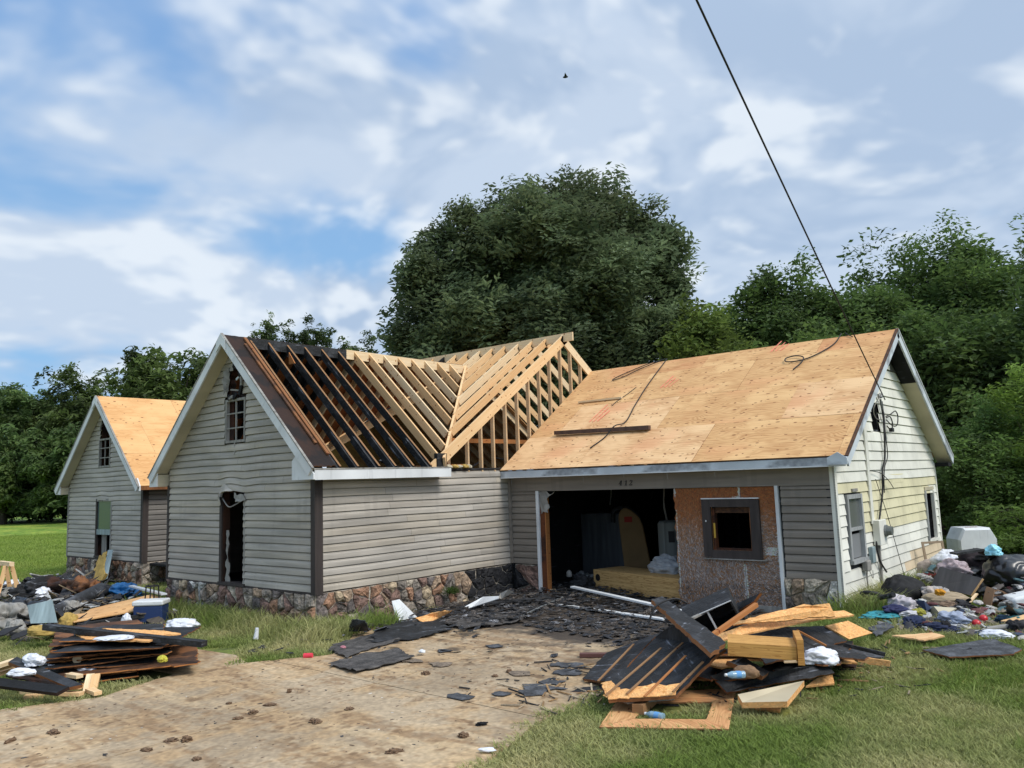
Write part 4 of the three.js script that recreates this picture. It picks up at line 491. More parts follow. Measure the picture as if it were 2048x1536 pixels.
// ================================================================== WHERE THE LOOSE THINGS LIE (metres)
const D = {
 frameO: [[6.58,0.03,6.51],[6.29,0.03,5.8],[6.64,0.03,5.01],[7.04,0.03,4.66],[7.56,0.03,5.94]],
 frameI: [[6.72,0.03,6.13],[6.51,0.03,5.63],[7.06,0.03,5.23],[7.27,0.03,5.79]],
 p2: [[6.11,0.2,5.78],[6.43,0.17,6.13],[6.94,0.2,5.74],[6.93,0.24,5.54],[7.0,0.42,5.08],[7.07,0.5,4.9],[6.27,0.62,4.55],[5.94,0.42,4.38],[6.05,0.25,5.14]],
 p3: [[5.49,0.07,5.24],[5.78,0.1,5.35],[6.08,0.16,5.48],[5.98,0.25,5.02],[5.88,0.4,4.29],[5.85,0.42,4.02],[5.55,0.3,4.16],[5.12,0.12,4.19]],
 p4: [[5.89,0.8,4.34],[5.85,0.8,4.02],[7.14,0.56,5.03],[7.24,0.56,5.56]],
 bt0: [[5.86,0.14,5.47],[5.74,0.35,4.54]],
 bt1: [[6.41,0.22,6.14],[6.29,0.42,4.86]],
 bt2: [[6.55,0.22,5.99],[6.5,0.48,4.75]],
 bt3: [[6.74,0.22,5.98],[6.74,0.44,5.14]],
 bt4: [[6.94,0.25,5.79],[7.01,0.44,5.29]],
 p6: [[6.43,0.12,5.9],[6.82,0.14,5.57],[6.86,0.14,5.63],[6.52,0.12,5.94]],
 p7: [[6.6,0.06,5.89],[6.55,0.06,5.51]],
 bot1: [[6.77,0.06,5.97],[6.93,0.06,5.97]],
 p9: [[6.89,0.62,4.84],[7.07,0.85,4.09]],
 p10: [[6.43,0.55,3.86]],
 p11: [[6.44,0.68,4.47],[6.44,0.72,3.91]],
 p12: [[6.87,0.62,4.26],[6.84,0.64,4.18],[7.21,0.72,3.61],[7.34,0.76,3.39],[7.43,0.75,3.38],[7.56,0.76,3.2],[7.62,0.62,3.21],[7.49,0.62,3.36]],
 p13: [[6.71,0.52,4.45],[6.85,0.5,4.56],[6.97,0.52,4.18],[7.41,0.58,3.3],[7.66,0.56,2.68],[7.54,0.6,2.66],[7.04,0.62,3.43],[6.88,0.58,4.18]],
 p14b: [[6.84,0.45,3.95],[7.0,0.5,3.61],[7.34,0.42,2.77],[7.56,0.26,2.7],[7.45,0.3,3.87],[7.31,0.3,4.49]],
 p14o: [[7.36,0.43,2.82],[7.5,0.44,2.43],[7.68,0.26,2.11],[7.58,0.27,2.68]],
 bt5: [[7.26,0.48,3.46],[7.57,0.33,3.42]],
 p15: [[7.18,0.6,5.13],[7.74,0.56,4.77],[7.59,0.56,4.39],[6.98,0.6,4.58]],
 p16: [[7.73,0.33,4.04]],
 p17: [[7.17,0.13,5.13],[7.43,0.16,4.77],[7.87,0.2,4.09],[7.76,0.26,3.97],[7.44,0.28,4.72],[7.01,0.2,5.05]],
 p17b: [[7.16,0.42,5.07],[7.24,0.42,4.83],[7.47,0.3,4.79],[7.46,0.28,4.92]],
 p18: [[6.97,0.25,5.08],[7.25,0.35,4.83],[7.46,0.3,4.98],[7.04,0.2,5.01]],
 p19: [[7.4,0.2,5.38],[7.76,0.22,4.64],[7.84,0.18,5.29]],
 p20: [[7.64,0.08,4.3],[7.68,0.12,4.08],[7.75,0.12,3.82],[7.84,0.08,4.03]],
 p20b: [[7.33,0.06,5.17],[7.68,0.06,5.05],[7.69,0.03,5.12],[7.35,0.03,5.21]],
 p21a: [[7.44,0.2,2.9],[7.57,0.2,2.64],[7.98,0.16,2.69],[7.98,0.13,2.8],[7.65,0.16,3.12]],
 p21b: [[7.64,0.3,3.06],[8.06,0.22,2.97]],
 p21c: [[7.85,0.2,3.21],[8.17,0.18,3.19],[8.15,0.12,3.19],[7.83,0.14,3.22]],
 p21d: [[7.44,0.17,2.91],[7.62,0.2,3.11],[7.81,0.14,3.23],[7.81,0.1,3.3],[7.58,0.12,3.26]],
 p22: [[6.32,0.62,3.27],[7.1,0.95,4.04],[7.01,0.85,4.01],[6.52,0.6,3.58]],
 bot2: [[7.38,0.36,5.41],[7.38,0.36,5.36]],
 cap2: [[7.42,0.33,5.2]],
 p23: [[7.38,0.28,4.19],[7.58,0.28,4.04],[7.52,0.3,3.95]],
 g1: [[7.86,0.05,1.97],[8.25,0.05,1.67],[8.41,0.05,1.77],[8.24,0.05,2.04]],
 g2: [[8.3,0.03,2.38],[8.87,0.03,1.61],[9.23,0.03,1.95],[9.18,0.03,2.18],[8.61,0.03,2.54]],
 g2b: [[8.63,0.04,2.65],[9.18,0.04,1.86]],
 g2c: [[8.32,0.04,2.42],[8.86,0.04,1.7]],
 g3: [[8.86,0.06,0.84],[9.06,0.06,0.16],[9.21,0.06,0.67],[9.05,0.06,0.87]],
 g4: [[7.69,0.04,2.02],[7.75,0.04,1.46],[7.61,0.04,1.28],[7.49,0.04,1.65]],
 stackF: [[0.31,0.05,8.82],[0.86,0.05,8.57],[1.31,0.05,7.42]],
 stackT: [[-1.44,0.42,8.57],[-0.16,0.45,8.07],[1.21,0.4,7.41]],
 l2: [[-0.74,0.62,8.55],[1.48,0.46,7.54]],
 l3: [[-0.39,0.5,8.32],[0.52,0.5,7.58],[0.72,0.48,7.68],[0.89,0.47,7.95],[0.07,0.48,8.37]],
 l3b: [[-0.27,0.53,8.03],[0.5,0.5,7.59],[0.75,0.47,7.47],[0.65,0.48,7.78]],
 cool: [[-3.45,0.0,6.04]],
 bagg: [[-2.13,0.0,6.09]],
 l6: [[-3.7,0.2,7.16],[-4.24,0.22,6.86],[-4.18,0.22,6.71],[-4.48,0.24,6.5],[-4.63,0.34,5.33],[-4.01,0.34,5.43],[-3.51,0.24,5.85],[-3.5,0.2,7.15]],
 l7: [[-4.19,0.48,7.63],[-3.87,0.56,7.36],[-3.67,0.2,7.34],[-4.0,0.2,7.63]],
 l8: [[-3.99,0.22,7.15]],
 l8b: [[-2.8,0.3,7.92]],
 l9: [[-5.43,0.25,6.66],[-7.14,0.25,5.21]],
 l10: [[-7.04,0.2,4.75]],
 l11: [[-6.47,0.35,4.89],[-3.63,0.45,5.56]],
 l12: [[-3.65,0.3,5.7]],
 saw: [[-9.25,0.0,6.45],[-9.31,0.0,6.33]],
 wb0: [[-11.58,0.12,5.54]],
 wb1: [[-9.64,0.12,6.16]],
 wb2: [[-8.68,0.12,5.83]],
 wb3: [[-5.75,0.12,6.33]],
 wb4: [[-6.2,0.12,7.25]],
 wb5: [[-4.17,0.12,7.8]],
 dh: [[-5.36,0.1,7.54],[-5.84,0.1,7.15],[-8.98,0.05,5.92],[-9.03,0.15,5.42],[-8.96,0.15,5.05],[-12.45,0.1,4.14],[-8.32,0.1,5.17]],
 l16a: [[0.27,0.26,9.43],[1.26,0.2,9.0],[1.27,0.16,9.13],[0.44,0.2,9.47]],
 l16b: [[-0.01,0.35,9.2],[-0.21,0.36,9.05],[1.12,0.16,8.8],[1.03,0.14,8.91]],
 l16c: [[-0.01,0.2,9.23],[0.15,0.25,9.06],[0.94,0.17,8.99],[0.72,0.16,9.03]],
 lo0: [[0.39,0.05,9.17],[0.56,0.05,9.08]],
 lo1: [[0.6,0.03,9.22],[0.72,0.03,9.05]],
 lo2: [[0.89,0.05,8.94],[1.12,0.05,8.81]],
 lo3: [[0.48,0.06,8.55],[0.94,0.06,8.66]],
 lo4: [[0.47,0.06,8.47],[1.0,0.06,8.62]],
 lo5: [[1.04,0.06,8.7],[1.31,0.06,8.71]],
 lo6: [[0.38,0.14,8.68],[0.62,0.14,8.64]],
 lo7: [[0.92,0.1,8.84],[1.0,0.1,8.76]],
 ls0: [[-0.24,0.3,9.28],[-0.46,0.3,8.97]],
 ls1: [[-0.39,0.24,9.23],[-0.49,0.24,9.0]],
 ls2: [[-0.41,0.17,9.22],[-0.67,0.17,8.92]],
 l18: [[0.49,0.28,9.31],[0.14,0.33,9.03]],
 l18b: [[-0.28,0.36,8.85]],
 can: [[1.12,0.28,7.89]],
 blk: [[-0.05,0.26,8.25]],
 fo0: [[0.32,0.14,8.44]],
 fo1: [[-0.13,0.22,8.76]],
 fo2: [[0.0,0.18,8.73]],
 l20: [[0.29,0.51,8.32],[0.14,0.52,8.12],[0.65,0.51,8.07],[0.79,0.5,8.26]],
 l23: [[-10.52,0.7,4.11],[-10.5,0.7,3.87],[-10.4,0.2,3.75],[-10.18,0.2,4.03]],
 ins: [[-10.57,0.15,3.95],[-10.35,0.35,4.13],[-10.36,0.1,3.79]],
 mat0: [[1.59,0.06,5.79],[1.31,0.06,5.45],[1.23,0.06,4.7],[1.12,0.06,4.28],[1.93,0.06,4.75],[2.06,0.06,5.51],[2.24,0.06,5.96]],
 mat1: [[2.35,0.07,6.31],[2.18,0.07,5.61],[2.48,0.07,5.28],[3.03,0.07,5.5],[3.0,0.07,6.42]],
 mat2: [[1.4,0.1,4.85],[0.91,0.1,4.01],[1.29,0.1,3.38],[2.07,0.08,3.86],[2.07,0.06,4.67],[1.82,0.06,5.14]],
 mat3: [[0.9,0.1,4.9],[1.07,0.3,4.97],[1.36,0.3,4.94],[1.01,0.06,4.59]],
 mat4: [[1.38,0.14,4.82],[1.36,0.16,4.53],[1.2,0.1,4.42],[1.29,0.08,4.68]],
 mat5: [[1.38,0.08,3.47],[1.35,0.08,2.16],[1.9,0.08,1.37],[2.52,0.08,2.83],[2.25,0.08,3.75]],
 wpan: [[0.42,0.34,3.62],[0.5,0.36,3.52],[0.65,0.04,3.26],[0.63,0.04,3.7]],
 obs: [[1.17,0.15,3.78],[1.27,0.2,3.5],[1.74,0.28,3.52],[1.42,0.13,3.5],[1.41,0.08,3.79]],
 wl: [[0.88,0.08,3.61],[1.5,0.06,3.87]],
 wp2: [[0.9,0.08,2.48],[1.07,0.25,2.05],[1.74,0.35,2.39],[1.84,0.33,2.52],[1.02,0.1,2.31]],
 wp3: [[2.03,0.38,2.72],[1.89,0.42,2.52],[2.11,0.5,2.57],[2.14,0.45,2.46],[1.97,0.34,2.58]],
 wp4: [[0.93,0.04,2.42],[1.1,0.05,2.4],[1.67,0.05,2.61],[1.6,0.04,2.73]],
 pipe: [[2.41,0.05,2.96],[1.84,0.12,0.74]],
 chb: [[[0.71,0.1,2.15],[1.72,0.15,0.94]],[[0.79,0.08,1.79],[1.84,0.1,0.49]],[[1.18,0.06,1.61],[2.26,0.08,0.66]]],
 pla: [[1.82,0.28,0.39],[4.83,0.12,1.15]],
 plb: [[1.9,0.07,1.1],[4.47,0.09,1.61]],
 plt: [[0.9,0.12,-0.09],[2.17,0.05,0.06]],
 flat: [[5.28,0.03,5.79],[5.22,0.03,5.43],[4.88,0.03,4.72],[4.66,0.03,5.36],[5.08,0.03,6.14],[4.79,0.03,6.48],[5.18,0.03,5.03],[3.05,0.03,5.56],[3.5,0.03,5.54],[3.38,0.03,4.34],[3.01,0.03,4.95]],
 twop: [[4.75,0.08,4.26],[4.9,0.08,4.15]],
 clods: [[3.58,0.03,8.99],[3.47,0.03,8.26],[3.41,0.03,8.06],[4.21,0.03,7.89],[2.37,0.03,9.54],[3.31,0.03,7.8],[2.87,0.03,8.01],[3.03,0.03,7.38],[4.26,0.03,9.11],[3.66,0.03,9.25],[3.7,0.03,8.91],[2.3,0.03,9.89],[5.62,0.03,7.04],[3.72,0.03,5.96],[4.5,0.03,5.6],[4.5,0.03,5.35],[4.15,0.03,7.42],[4.26,0.03,7.89],[5.72,0.03,7.39],[5.51,0.03,8.01]],
 pap: [6.18,0.03,7.58],
 red: [1.67,0.05,6.2],
 wbit: [2.9,0.05,5.25],
 shin_left: [[2.33,0.02,9.35],[2.19,0.02,9.22],[2.52,0.02,9.03],[2.62,0.02,9.21]],
 smallbot: [-0.12,0.1,5.85],
 tank: [[6.9,0.45,-6.87]],
 bags: [[8.14,0.5,-1.81],[8.41,0.55,-1.72],[8.7,0.55,-1.63],[8.6,0.7,-1.55]],
 dark: [[7.81,0.8,-2.42],[8.22,0.85,-2.17],[8.52,0.8,-2.4],[8.64,0.7,-2.29],[8.11,0.9,-1.86]],
 dpl: [[[7.95,0.95,-1.24],[8.29,1.0,-1.49]],[[8.27,1.0,-1.49],[8.7,0.65,-2.19]],[[7.76,0.75,-2.37],[8.27,0.8,-2.17]],[[8.17,0.9,-2.17],[8.69,0.75,-2.06]]],
 cyan: [[8.54,0.95,-1.05]],
 gb: [[7.73,0.62,-1.33],[8.35,0.5,-1.07],[8.19,0.25,-0.99],[7.59,0.32,-1.26]],
 cush: [[8.04,0.5,-0.33]],
 pack: [[7.36,0.38,-0.77]],
 turq: [[7.24,0.25,0.12],[7.75,0.22,1.06]],
 cl: [[7.56,0.35,0.34],[7.55,0.32,0.61],[7.9,0.26,1.1],[8.31,0.3,0.79],[7.77,0.35,-0.74],[7.74,0.4,-0.61],[7.99,0.5,-0.04],[7.82,0.28,0.49],[8.04,0.3,-0.21],[7.73,0.28,0.61],[8.28,0.25,1.16],[8.39,0.23,1.03],[8.25,0.28,-0.21],[8.86,0.26,0.42],[8.98,0.26,0.43],[9.01,0.28,0.93]],
 book: [[7.67,0.4,0.19],[7.85,0.42,0.29],[7.91,0.3,0.19],[7.88,0.28,0.3]],
 wbd: [[7.84,0.25,0.11],[7.97,0.35,0.28],[8.21,0.32,0.09],[8.09,0.23,0.37]],
 poles: [[[8.48,0.23,1.47],[8.77,0.24,1.1]],[[8.75,0.25,1.14],[8.99,0.28,0.94]],[[9.0,0.28,1.0],[9.11,0.3,0.81]],[[6.92,0.3,-0.04],[7.51,0.5,0.47]],[[8.61,0.25,0.77],[8.74,0.23,1.02]],[[7.97,0.22,1.07],[8.22,0.2,1.51]]],
 balls: [[8.6,0.26,0.47],[8.58,0.25,0.82]],
 pb: [[8.88,0.23,1.3]],
 tub: [[8.76,0.35,-0.98]],
 brb: [[8.45,0.35,-1.09]],
 flor: [[7.37,0.6,-2.78]],
 fram: [[7.72,0.95,-1.15]],
 clr: [[7.81,0.85,-1.59]],
 pink: [[7.84,0.65,-1.82]],
 blu: [[7.65,0.55,-2.32]],
 redb: [[7.35,0.5,-2.66]],
 gbar: [[8.4,0.26,0.11],[8.59,0.28,-0.01]],
 bt: [[8.82,0.3,0.15],[8.99,0.6,1.12],[8.96,0.25,0.02]],
 slt: [[8.25,0.32,-0.5],[8.29,0.4,-0.89]],
};
// ================================================================== THINGS ON AND ROUND THE HOUSE
const put = (name, label, cat, m, group) => thing(m, name, label, cat, group);
const sheet = (name, label, cat, pts, t, mat, o = {}, group) => put(name, label, cat, slab('s', pts, t, mat, null, o), group);
const bar = (name, label, cat, a, b, w, h, mat, group, up) => put(name, label, cat, beam('b', a, b, w, h, mat, null, up), group);
const CH = [M.char, M.edge, M.brown];
// -- on the garage roof
bar('brown_pipe', 'brown length of gutter pipe lying across the garage roof', 'pipe', onRoof(0.72, 1.28, 0.09), onRoof(3.05, 1.20, 0.09), 0.09, 0.08, std({ map: T.streak, color: C(104, 78, 66), roughness: 0.6 }));
bar('wooden_batten', 'pale wooden batten on the garage roof near the open gable', 'batten', onRoof(0.55, 2.62, 0.04), onRoof(1.7, 2.62, 0.04), 0.04, 0.04, M.lum[0]);
const cable = (name, label, pts, r = 0.012, seg = 80) => put(name, label, 'cable', mesh('c', tubeGeo(pts, r, seg, 6), M.rubber));
cable('roof_cable', 'long black cable slanting down the garage roof over the brown pipe', [onRoof(2.08, 4.28, 0.02), onRoof(2.1, 3.6, 0.02), onRoof(2.14, 2.9, 0.02), onRoof(2.22, 2.2, 0.02), onRoof(2.3, 1.5, 0.02), onRoof(2.22, 1.27, 0.1), onRoof(2.1, 1.0, 0.02), onRoof(1.95, 0.62, 0.02)]);
cable('looped_cable', 'black cable folded into a long loop at the garage roof ridge', [onRoof(2.06, 4.29, 0.02), onRoof(1.7, 4.15, 0.03), onRoof(1.3, 3.9, 0.02), onRoof(1.0, 3.62, 0.02), onRoof(0.98, 3.52, 0.02), onRoof(1.2, 3.62, 0.02), onRoof(1.6, 3.96, 0.03), onRoof(2.02, 4.22, 0.04)], 0.01);
cable('coiled_cable', 'black cable with a coil hanging from the right end of the ridge', [onRoof(5.95, 4.29, 0.03), onRoof(5.9, 3.9, 0.02), onRoof(5.72, 3.6, 0.02), onRoof(5.5, 3.4, 0.02), onRoof(5.3, 3.34, 0.02), onRoof(5.1, 3.36, 0.03), onRoof(5.06, 3.5, 0.03), onRoof(5.22, 3.56, 0.03), onRoof(5.42, 3.44, 0.04), onRoof(5.44, 3.26, 0.03), onRoof(5.34, 3.0, 0.02)], 0.012, 110);
cable('cable_stub', 'short black cable end beside the coil on the ridge', [onRoof(6.02, 4.3, 0.03), onRoof(6.12, 4.18, 0.02), onRoof(6.2, 4.1, 0.02)], 0.01, 12);
cable('thin_roof_cord', 'thin dark cord on the roof left of the slanting cable', [onRoof(1.85, 3.05, 0.015), onRoof(1.75, 2.75, 0.015), onRoof(1.62, 2.45, 0.015), onRoof(1.6, 2.3, 0.015)], 0.007, 20);
for (const [k, lab, x, s, ln] of [[0, 'red chalk marks low on the left of the roof', 1.32, 1.7, 0.7], [1, 'red chalk marks near the long cable on the roof', 2.5, 2.9, 0.5], [2, 'red chalk marks high on the roof near the ridge', 4.6, 3.95, 0.45]])
  put('chalk_mark', lab, 'paint mark', mesh('m', mergeGeometries([0, 1, 2].map((i) => slabGeo([onRoof(x + i * 0.1, s, 0.006), onRoof(x + i * 0.1 + 0.025, s, 0.006), onRoof(x + i * 0.1 + 0.12, s + ln * (1 - i * 0.2), 0.006), onRoof(x + i * 0.1 + 0.1, s + ln * (1 - i * 0.2), 0.006)], 0.001, { rag: 0.008, seed: i + k }))), std({ color: C(236, 138, 112) })), 'red marks on the garage roof');
// -- service drop, weatherhead, meter
{
  const A = V(6.99, 3.46, -1.93), B = V(8.2282, 6.1530, 6.9474), dir = B.clone().sub(A), end = A.clone().addScaledVector(dir, 2.2), pts = [];
  for (let i = 0; i <= 20; i++) { const t = i / 20, p = A.clone().lerp(end, t); p.y -= 0.22 * 4 * (t * 2.2) * (1 - t) * 0.2; pts.push([p.x, p.y, p.z]); }
  put('overhead_wire', 'black service wire running from the sky down to the garage gable', 'wire', mesh('w', tubeGeo(pts, 0.01, 60, 6), M.rubber));
  const wh = put('weatherhead', 'torn electric service cables dangling at the garage gable vent', 'cable', new THREE.Group()), E = (u, y, o) => F.end.a(u, y, o);
  mesh('clamp', mergeGeometries([lumpGeo(0.045, 0.06, 0.045, { detail: 4 }).translate(...E(2.62, 3.55, 0.08)), cylGeo(E(2.68, 3.54, 0.06), E(2.78, 3.2, 0.06), 0.02, 0.02, 8)]), M.galv, wh);
  mesh('main_cable', tubeGeo([E(2.72, 3.5, 0.07), E(2.74, 3.2, 0.07), E(2.66, 2.85, 0.08), E(2.62, 2.45, 0.06), E(2.42, 2.25, 0.06), E(2.32, 1.9, 0.06), E(2.12, 1.6, 0.06), E(1.82, 1.3, 0.08), E(1.66, 1.0, 0.07), E(1.72, 0.75, 0.08), E(1.98, 0.52, 0.1)], 0.017, 90, 6), M.rubber, wh);
  mesh('thin_cable', tubeGeo([E(2.76, 3.3, 0.08), E(2.7, 2.9, 0.09), E(2.7, 2.5, 0.09), E(2.46, 2.3, 0.09), E(2.36, 2.1, 0.09), E(2.34, 1.85, 0.08)], 0.009, 40, 5), M.rubber, wh);
  mesh('cable_loop', tubeGeo([E(2.78, 3.22, 0.1), E(3.0, 3.28, 0.14), E(3.3, 3.34, 0.14), E(3.5, 3.26, 0.12), E(3.42, 3.1, 0.12), E(3.1, 3.06, 0.12), E(2.8, 3.16, 0.1)], 0.011, 50, 5), M.rubber, wh);
  mesh('cable_loop', tubeGeo([E(2.8, 3.2, 0.1), E(3.0, 3.22, 0.12), E(3.1, 3.08, 0.12), E(2.96, 2.98, 0.12), E(2.8, 3.05, 0.1)], 0.011, 40, 5), M.rubber, wh);
  mesh('connector', new THREE.BoxGeometry(0.06, 0.07, 0.12).translate(...E(3.0, 2.98, 0.12)), M.black, wh);
  mesh('tail_wire', tubeGeo([E(1.72, 2.25, 0.05), E(2.2, 2.2, 0.08), E(2.6, 2.06, 0.1), E(2.86, 1.92, 0.1)], 0.007, 30, 5), M.rubber, wh);
  mesh('tail_wire', tubeGeo([E(2.28, 3.6, 0.2), E(2.1, 3.35, 0.1), E(2.3, 3.18, 0.06), E(2.6, 3.16, 0.08)], 0.009, 30, 5), M.trimG, wh);
  put('guy_wire', 'thin dark wire slanting down across the garage end wall', 'wire', mesh('w', tubeGeo([E(2.0, 2.1, 0.05), E(2.3, 1.5, 0.1), E(2.55, 0.9, 0.14), E(2.75, 0.35, 0.18)], 0.006, 30, 5), M.rubber));
  const mt = put('electric_meter', 'grey meter box with a round glass meter on the end wall', 'electric meter', new THREE.Group());
  mesh('box', boxUV(new RoundedBoxGeometry(0.12, 0.42, 0.4, 2, 0.012), 1, 1, 1).translate(...E(1.86, 1.2, 0.085)), M.lapW, mt); mesh('meter_base', cylGeo(E(1.96, 1.22, 0.14), E(1.96, 1.22, 0.18), 0.1, 0.1, 20), M.galv, mt); mesh('meter_glass', cylGeo(E(1.96, 1.22, 0.18), E(1.96, 1.22, 0.26), 0.085, 0.075, 20), std({ color: C(120, 124, 122), roughness: 0.15, metalness: 0.2 }), mt);
  mesh('conduit', cylGeo(E(1.86, 0.05, 0.05), E(1.86, 0.98, 0.05), 0.025, 0.025, 8), M.trimG, mt);
  const jb = put('junction_box', 'small grey junction box with a pipe below the sash window', 'electrical box', new THREE.Group());
  mesh('box', new RoundedBoxGeometry(0.1, 0.17, 0.19, 2, 0.02).translate(...E(1.04, 0.72, 0.07)), M.trimG, jb); mesh('pipe', tubeGeo([E(1.06, 0.64, 0.06), E(1.07, 0.45, 0.05), E(1.14, 0.2, 0.05), E(1.14, 0.0, 0.05)], 0.012, 20, 6), M.trimG, jb); mesh('pipe', tubeGeo([E(1.1, 0.66, 0.08), E(1.22, 0.5, 0.1), E(1.3, 0.62, 0.08)], 0.006, 20, 5), M.trimG, jb);
  put('disconnect_box', 'pale plastic box beside the sash window sill', 'electrical box', mesh('b', new RoundedBoxGeometry(0.07, 0.26, 0.16, 2, 0.01).translate(...E(1.42, 0.86, 0.06)), M.metal));
}
// -- inside the garage
{
  const b = put('plywood_box', 'long pale wooden box lying in the garage doorway', 'box', new THREE.Group()), u = V(0.965, 0, 0.262), n = V(-0.262, 0, 0.965), o = V(1.45, 0.04, -0.85);
  const bb = (name, a0, a1, y0, y1, d0, d1, m) => mesh(name, boxUV(new THREE.BoxGeometry(a1 - a0, y1 - y0, d1 - d0), 1, 1, 1, a0 + y0).applyMatrix4(new THREE.Matrix4().makeBasis(u, V(0, 1, 0), n).setPosition(o.clone().addScaledVector(u, (a0 + a1) / 2).addScaledVector(n, (d0 + d1) / 2).add(V(0, (y0 + y1) / 2, 0)))), m, b);
  bb('front_panel', 0, 2.6, 0, 0.4, -0.02, 0, std({ map: T.oak })); bb('top_panel', 0, 2.6, 0.382, 0.402, -0.75, -0.021, std({ map: T.oak })); bb('end_panel', 0.0, 0.02, 0, 0.38, -0.74, -0.021, std({ map: T.oak })); bb('back_panel', 0.0, 2.6, 0, 0.38, -0.76, -0.741, std({ map: T.oak }));
  const c = o.clone().addScaledVector(u, 0.13).add(V(0, 0.25, 0)); mesh('round_hole', cylGeo([c.x, c.y, c.z], [c.x + n.x * 0.004, c.y, c.z + n.z * 0.004], 0.07, 0.07, 20), M.charDk, b);
  const mt = put('mattress', 'stained tan mattress standing on end in the garage', 'mattress', new THREE.Group()), s = new THREE.Shape(); s.moveTo(-0.2, 0); s.lineTo(-0.3, 1.25); s.quadraticCurveTo(-0.32, 1.52, -0.16, 1.53); s.quadraticCurveTo(0.1, 1.42, 0.16, 1.15); s.lineTo(0.34, 0); s.closePath();
  const mg = new THREE.ExtrudeGeometry(s, { depth: 0.16, bevelEnabled: true, bevelSize: 0.03, bevelThickness: 0.03, bevelSegments: 3 }); mg.applyMatrix4(new THREE.Matrix4().makeRotationY(0.5)).translate(1.45, 0.05, -2.5); mesh('body', mg, std({ map: T.cream, color: C(190, 160, 124) }), mt);
  mesh('label_patch', new THREE.BoxGeometry(0.17, 0.12, 0.01).rotateY(0.5).translate(1.44, 1.36, -2.27), std({ color: C(150, 44, 34) }), mt); mesh('burnt_edge', tubeGeo([[1.12, 1.3, -2.14], [1.16, 1.56, -2.16], [1.36, 1.6, -2.32], [1.56, 1.46, -2.42], [1.64, 1.26, -2.46]], 0.045, 24, 6), M.char, mt);
  const h = put('water_heater', 'grey cylindrical water heater in the right of the garage', 'water heater', new THREE.Group()); mesh('tank', new THREE.LatheGeometry([[0, 0.1], [0.26, 0.1], [0.26, 1.3], [0.22, 1.36], [0, 1.37]].map((p) => new THREE.Vector2(...p)), 28).translate(2.62, 0, -2.0), std({ color: C(150, 156, 152), map: T.streak }), h); mesh('access_panel', new THREE.BoxGeometry(0.12, 0.22, 0.02).rotateY(0.6).translate(2.76, 1.05, -1.775), M.black, h); mesh('access_panel', new THREE.BoxGeometry(0.12, 0.24, 0.02).rotateY(0.6).translate(2.76, 0.5, -1.775), M.black, h); mesh('pipe', tubeGeo([[2.55, 1.36, -2.0], [2.5, 1.7, -2.0], [2.58, 2.0, -1.9], [2.56, 2.28, -1.9]], 0.02, 20, 6), M.trimG, h);
  put('refrigerator', 'sooty grey refrigerator standing in the left of the garage', 'refrigerator', mesh('r', new RoundedBoxGeometry(1.15, 1.45, 0.7, 2, 0.03).translate(0.75, 0.77, -2.6), std({ color: C(92, 96, 100), map: T.streak, roughness: 0.5 })));
  put('crumpled_sheet', 'crumpled grey white sheet heaped behind the wooden box', 'cloth', lump('l', [3.1, 0.36, -1.05], [0.42, 0.28, 0.3], cloth(190, 194, 198), { seed: 4, crease: 0.7, amp: 0.3, freq: 1.3 }));
  for (const [i, p] of [[1.25, 0.05, -0.75], [1.0, 0.05, -1.1], [1.55, 0.05, -1.5]].entries()) put('charred_rubbish', ['lump of black rubbish left of the wooden box', 'lump of black rubbish by the left garage jamb', 'lump of black rubbish behind the wooden box'][i], 'rubbish', lump('l', p, [0.26, 0.2, 0.22], i % 2 ? M.galv : M.char, { seed: 20 + i, crease: 0.9, amp: 0.4, detail: 6 }));
  put('white_jug', 'small white jug inside the left garage jamb', 'jug', lump('l', [1.02, 0.3, -0.6], [0.06, 0.09, 0.06], M.trimG, { seed: 31, amp: 0.1, crease: 0.1, detail: 5 }));
}
// -- planks and panels in front of the garage
bar('white_plank', 'long white trim plank reaching from the doorway to the board pile', 'plank', D.pla[0], D.pla[1], 0.1, 0.03, M.white); bar('white_plank', 'white trim plank lying flat on the black rubble', 'plank', D.plb[0], D.plb[1], 0.11, 0.025, M.white); bar('tan_plank', 'tan plank lying just inside the garage doorway', 'plank', D.plt[0], D.plt[1], 0.1, 0.025, M.lum[0]);
D.chb.forEach((p, i) => bar('charred_plank', ['charred plank closest to the stone corner', 'charred plank in the middle of the three by the jamb', 'charred plank nearest the garage jamb'][i], 'plank', p[0], p[1], 0.16, 0.03, M.char, 'charred planks by the garage jamb'));
put('grey_pipe', 'thin grey pipe lying on the rubble before the garage', 'pipe', mesh('p', cylGeo(D.pipe[0], D.pipe[1], 0.02), M.galv));
sheet('leaning_siding', 'white metal panel leaning on the stone base', 'panel', D.wpan, 0.015, M.white); bar('white_strip', 'bent white strip in front of the leaning white panel', 'strip', D.wl[0], D.wl[1], 0.03, 0.02, M.white);
sheet('orange_board', 'split orange board lying beside the white panel', 'board', D.obs, 0.02, M.osb, { rag: 0.012 });
sheet('white_siding_piece', 'long pointed white siding piece on the black rubble', 'siding piece', D.wp2, 0.012, M.white); sheet('white_siding_piece', 'short bent white siding piece at the burnt stone corner', 'siding piece', D.wp3, 0.012, M.trimG); sheet('white_siding_piece', 'narrow flat siding piece on the rubble below the long pointed one', 'siding piece', D.wp4, 0.012, M.trimG);
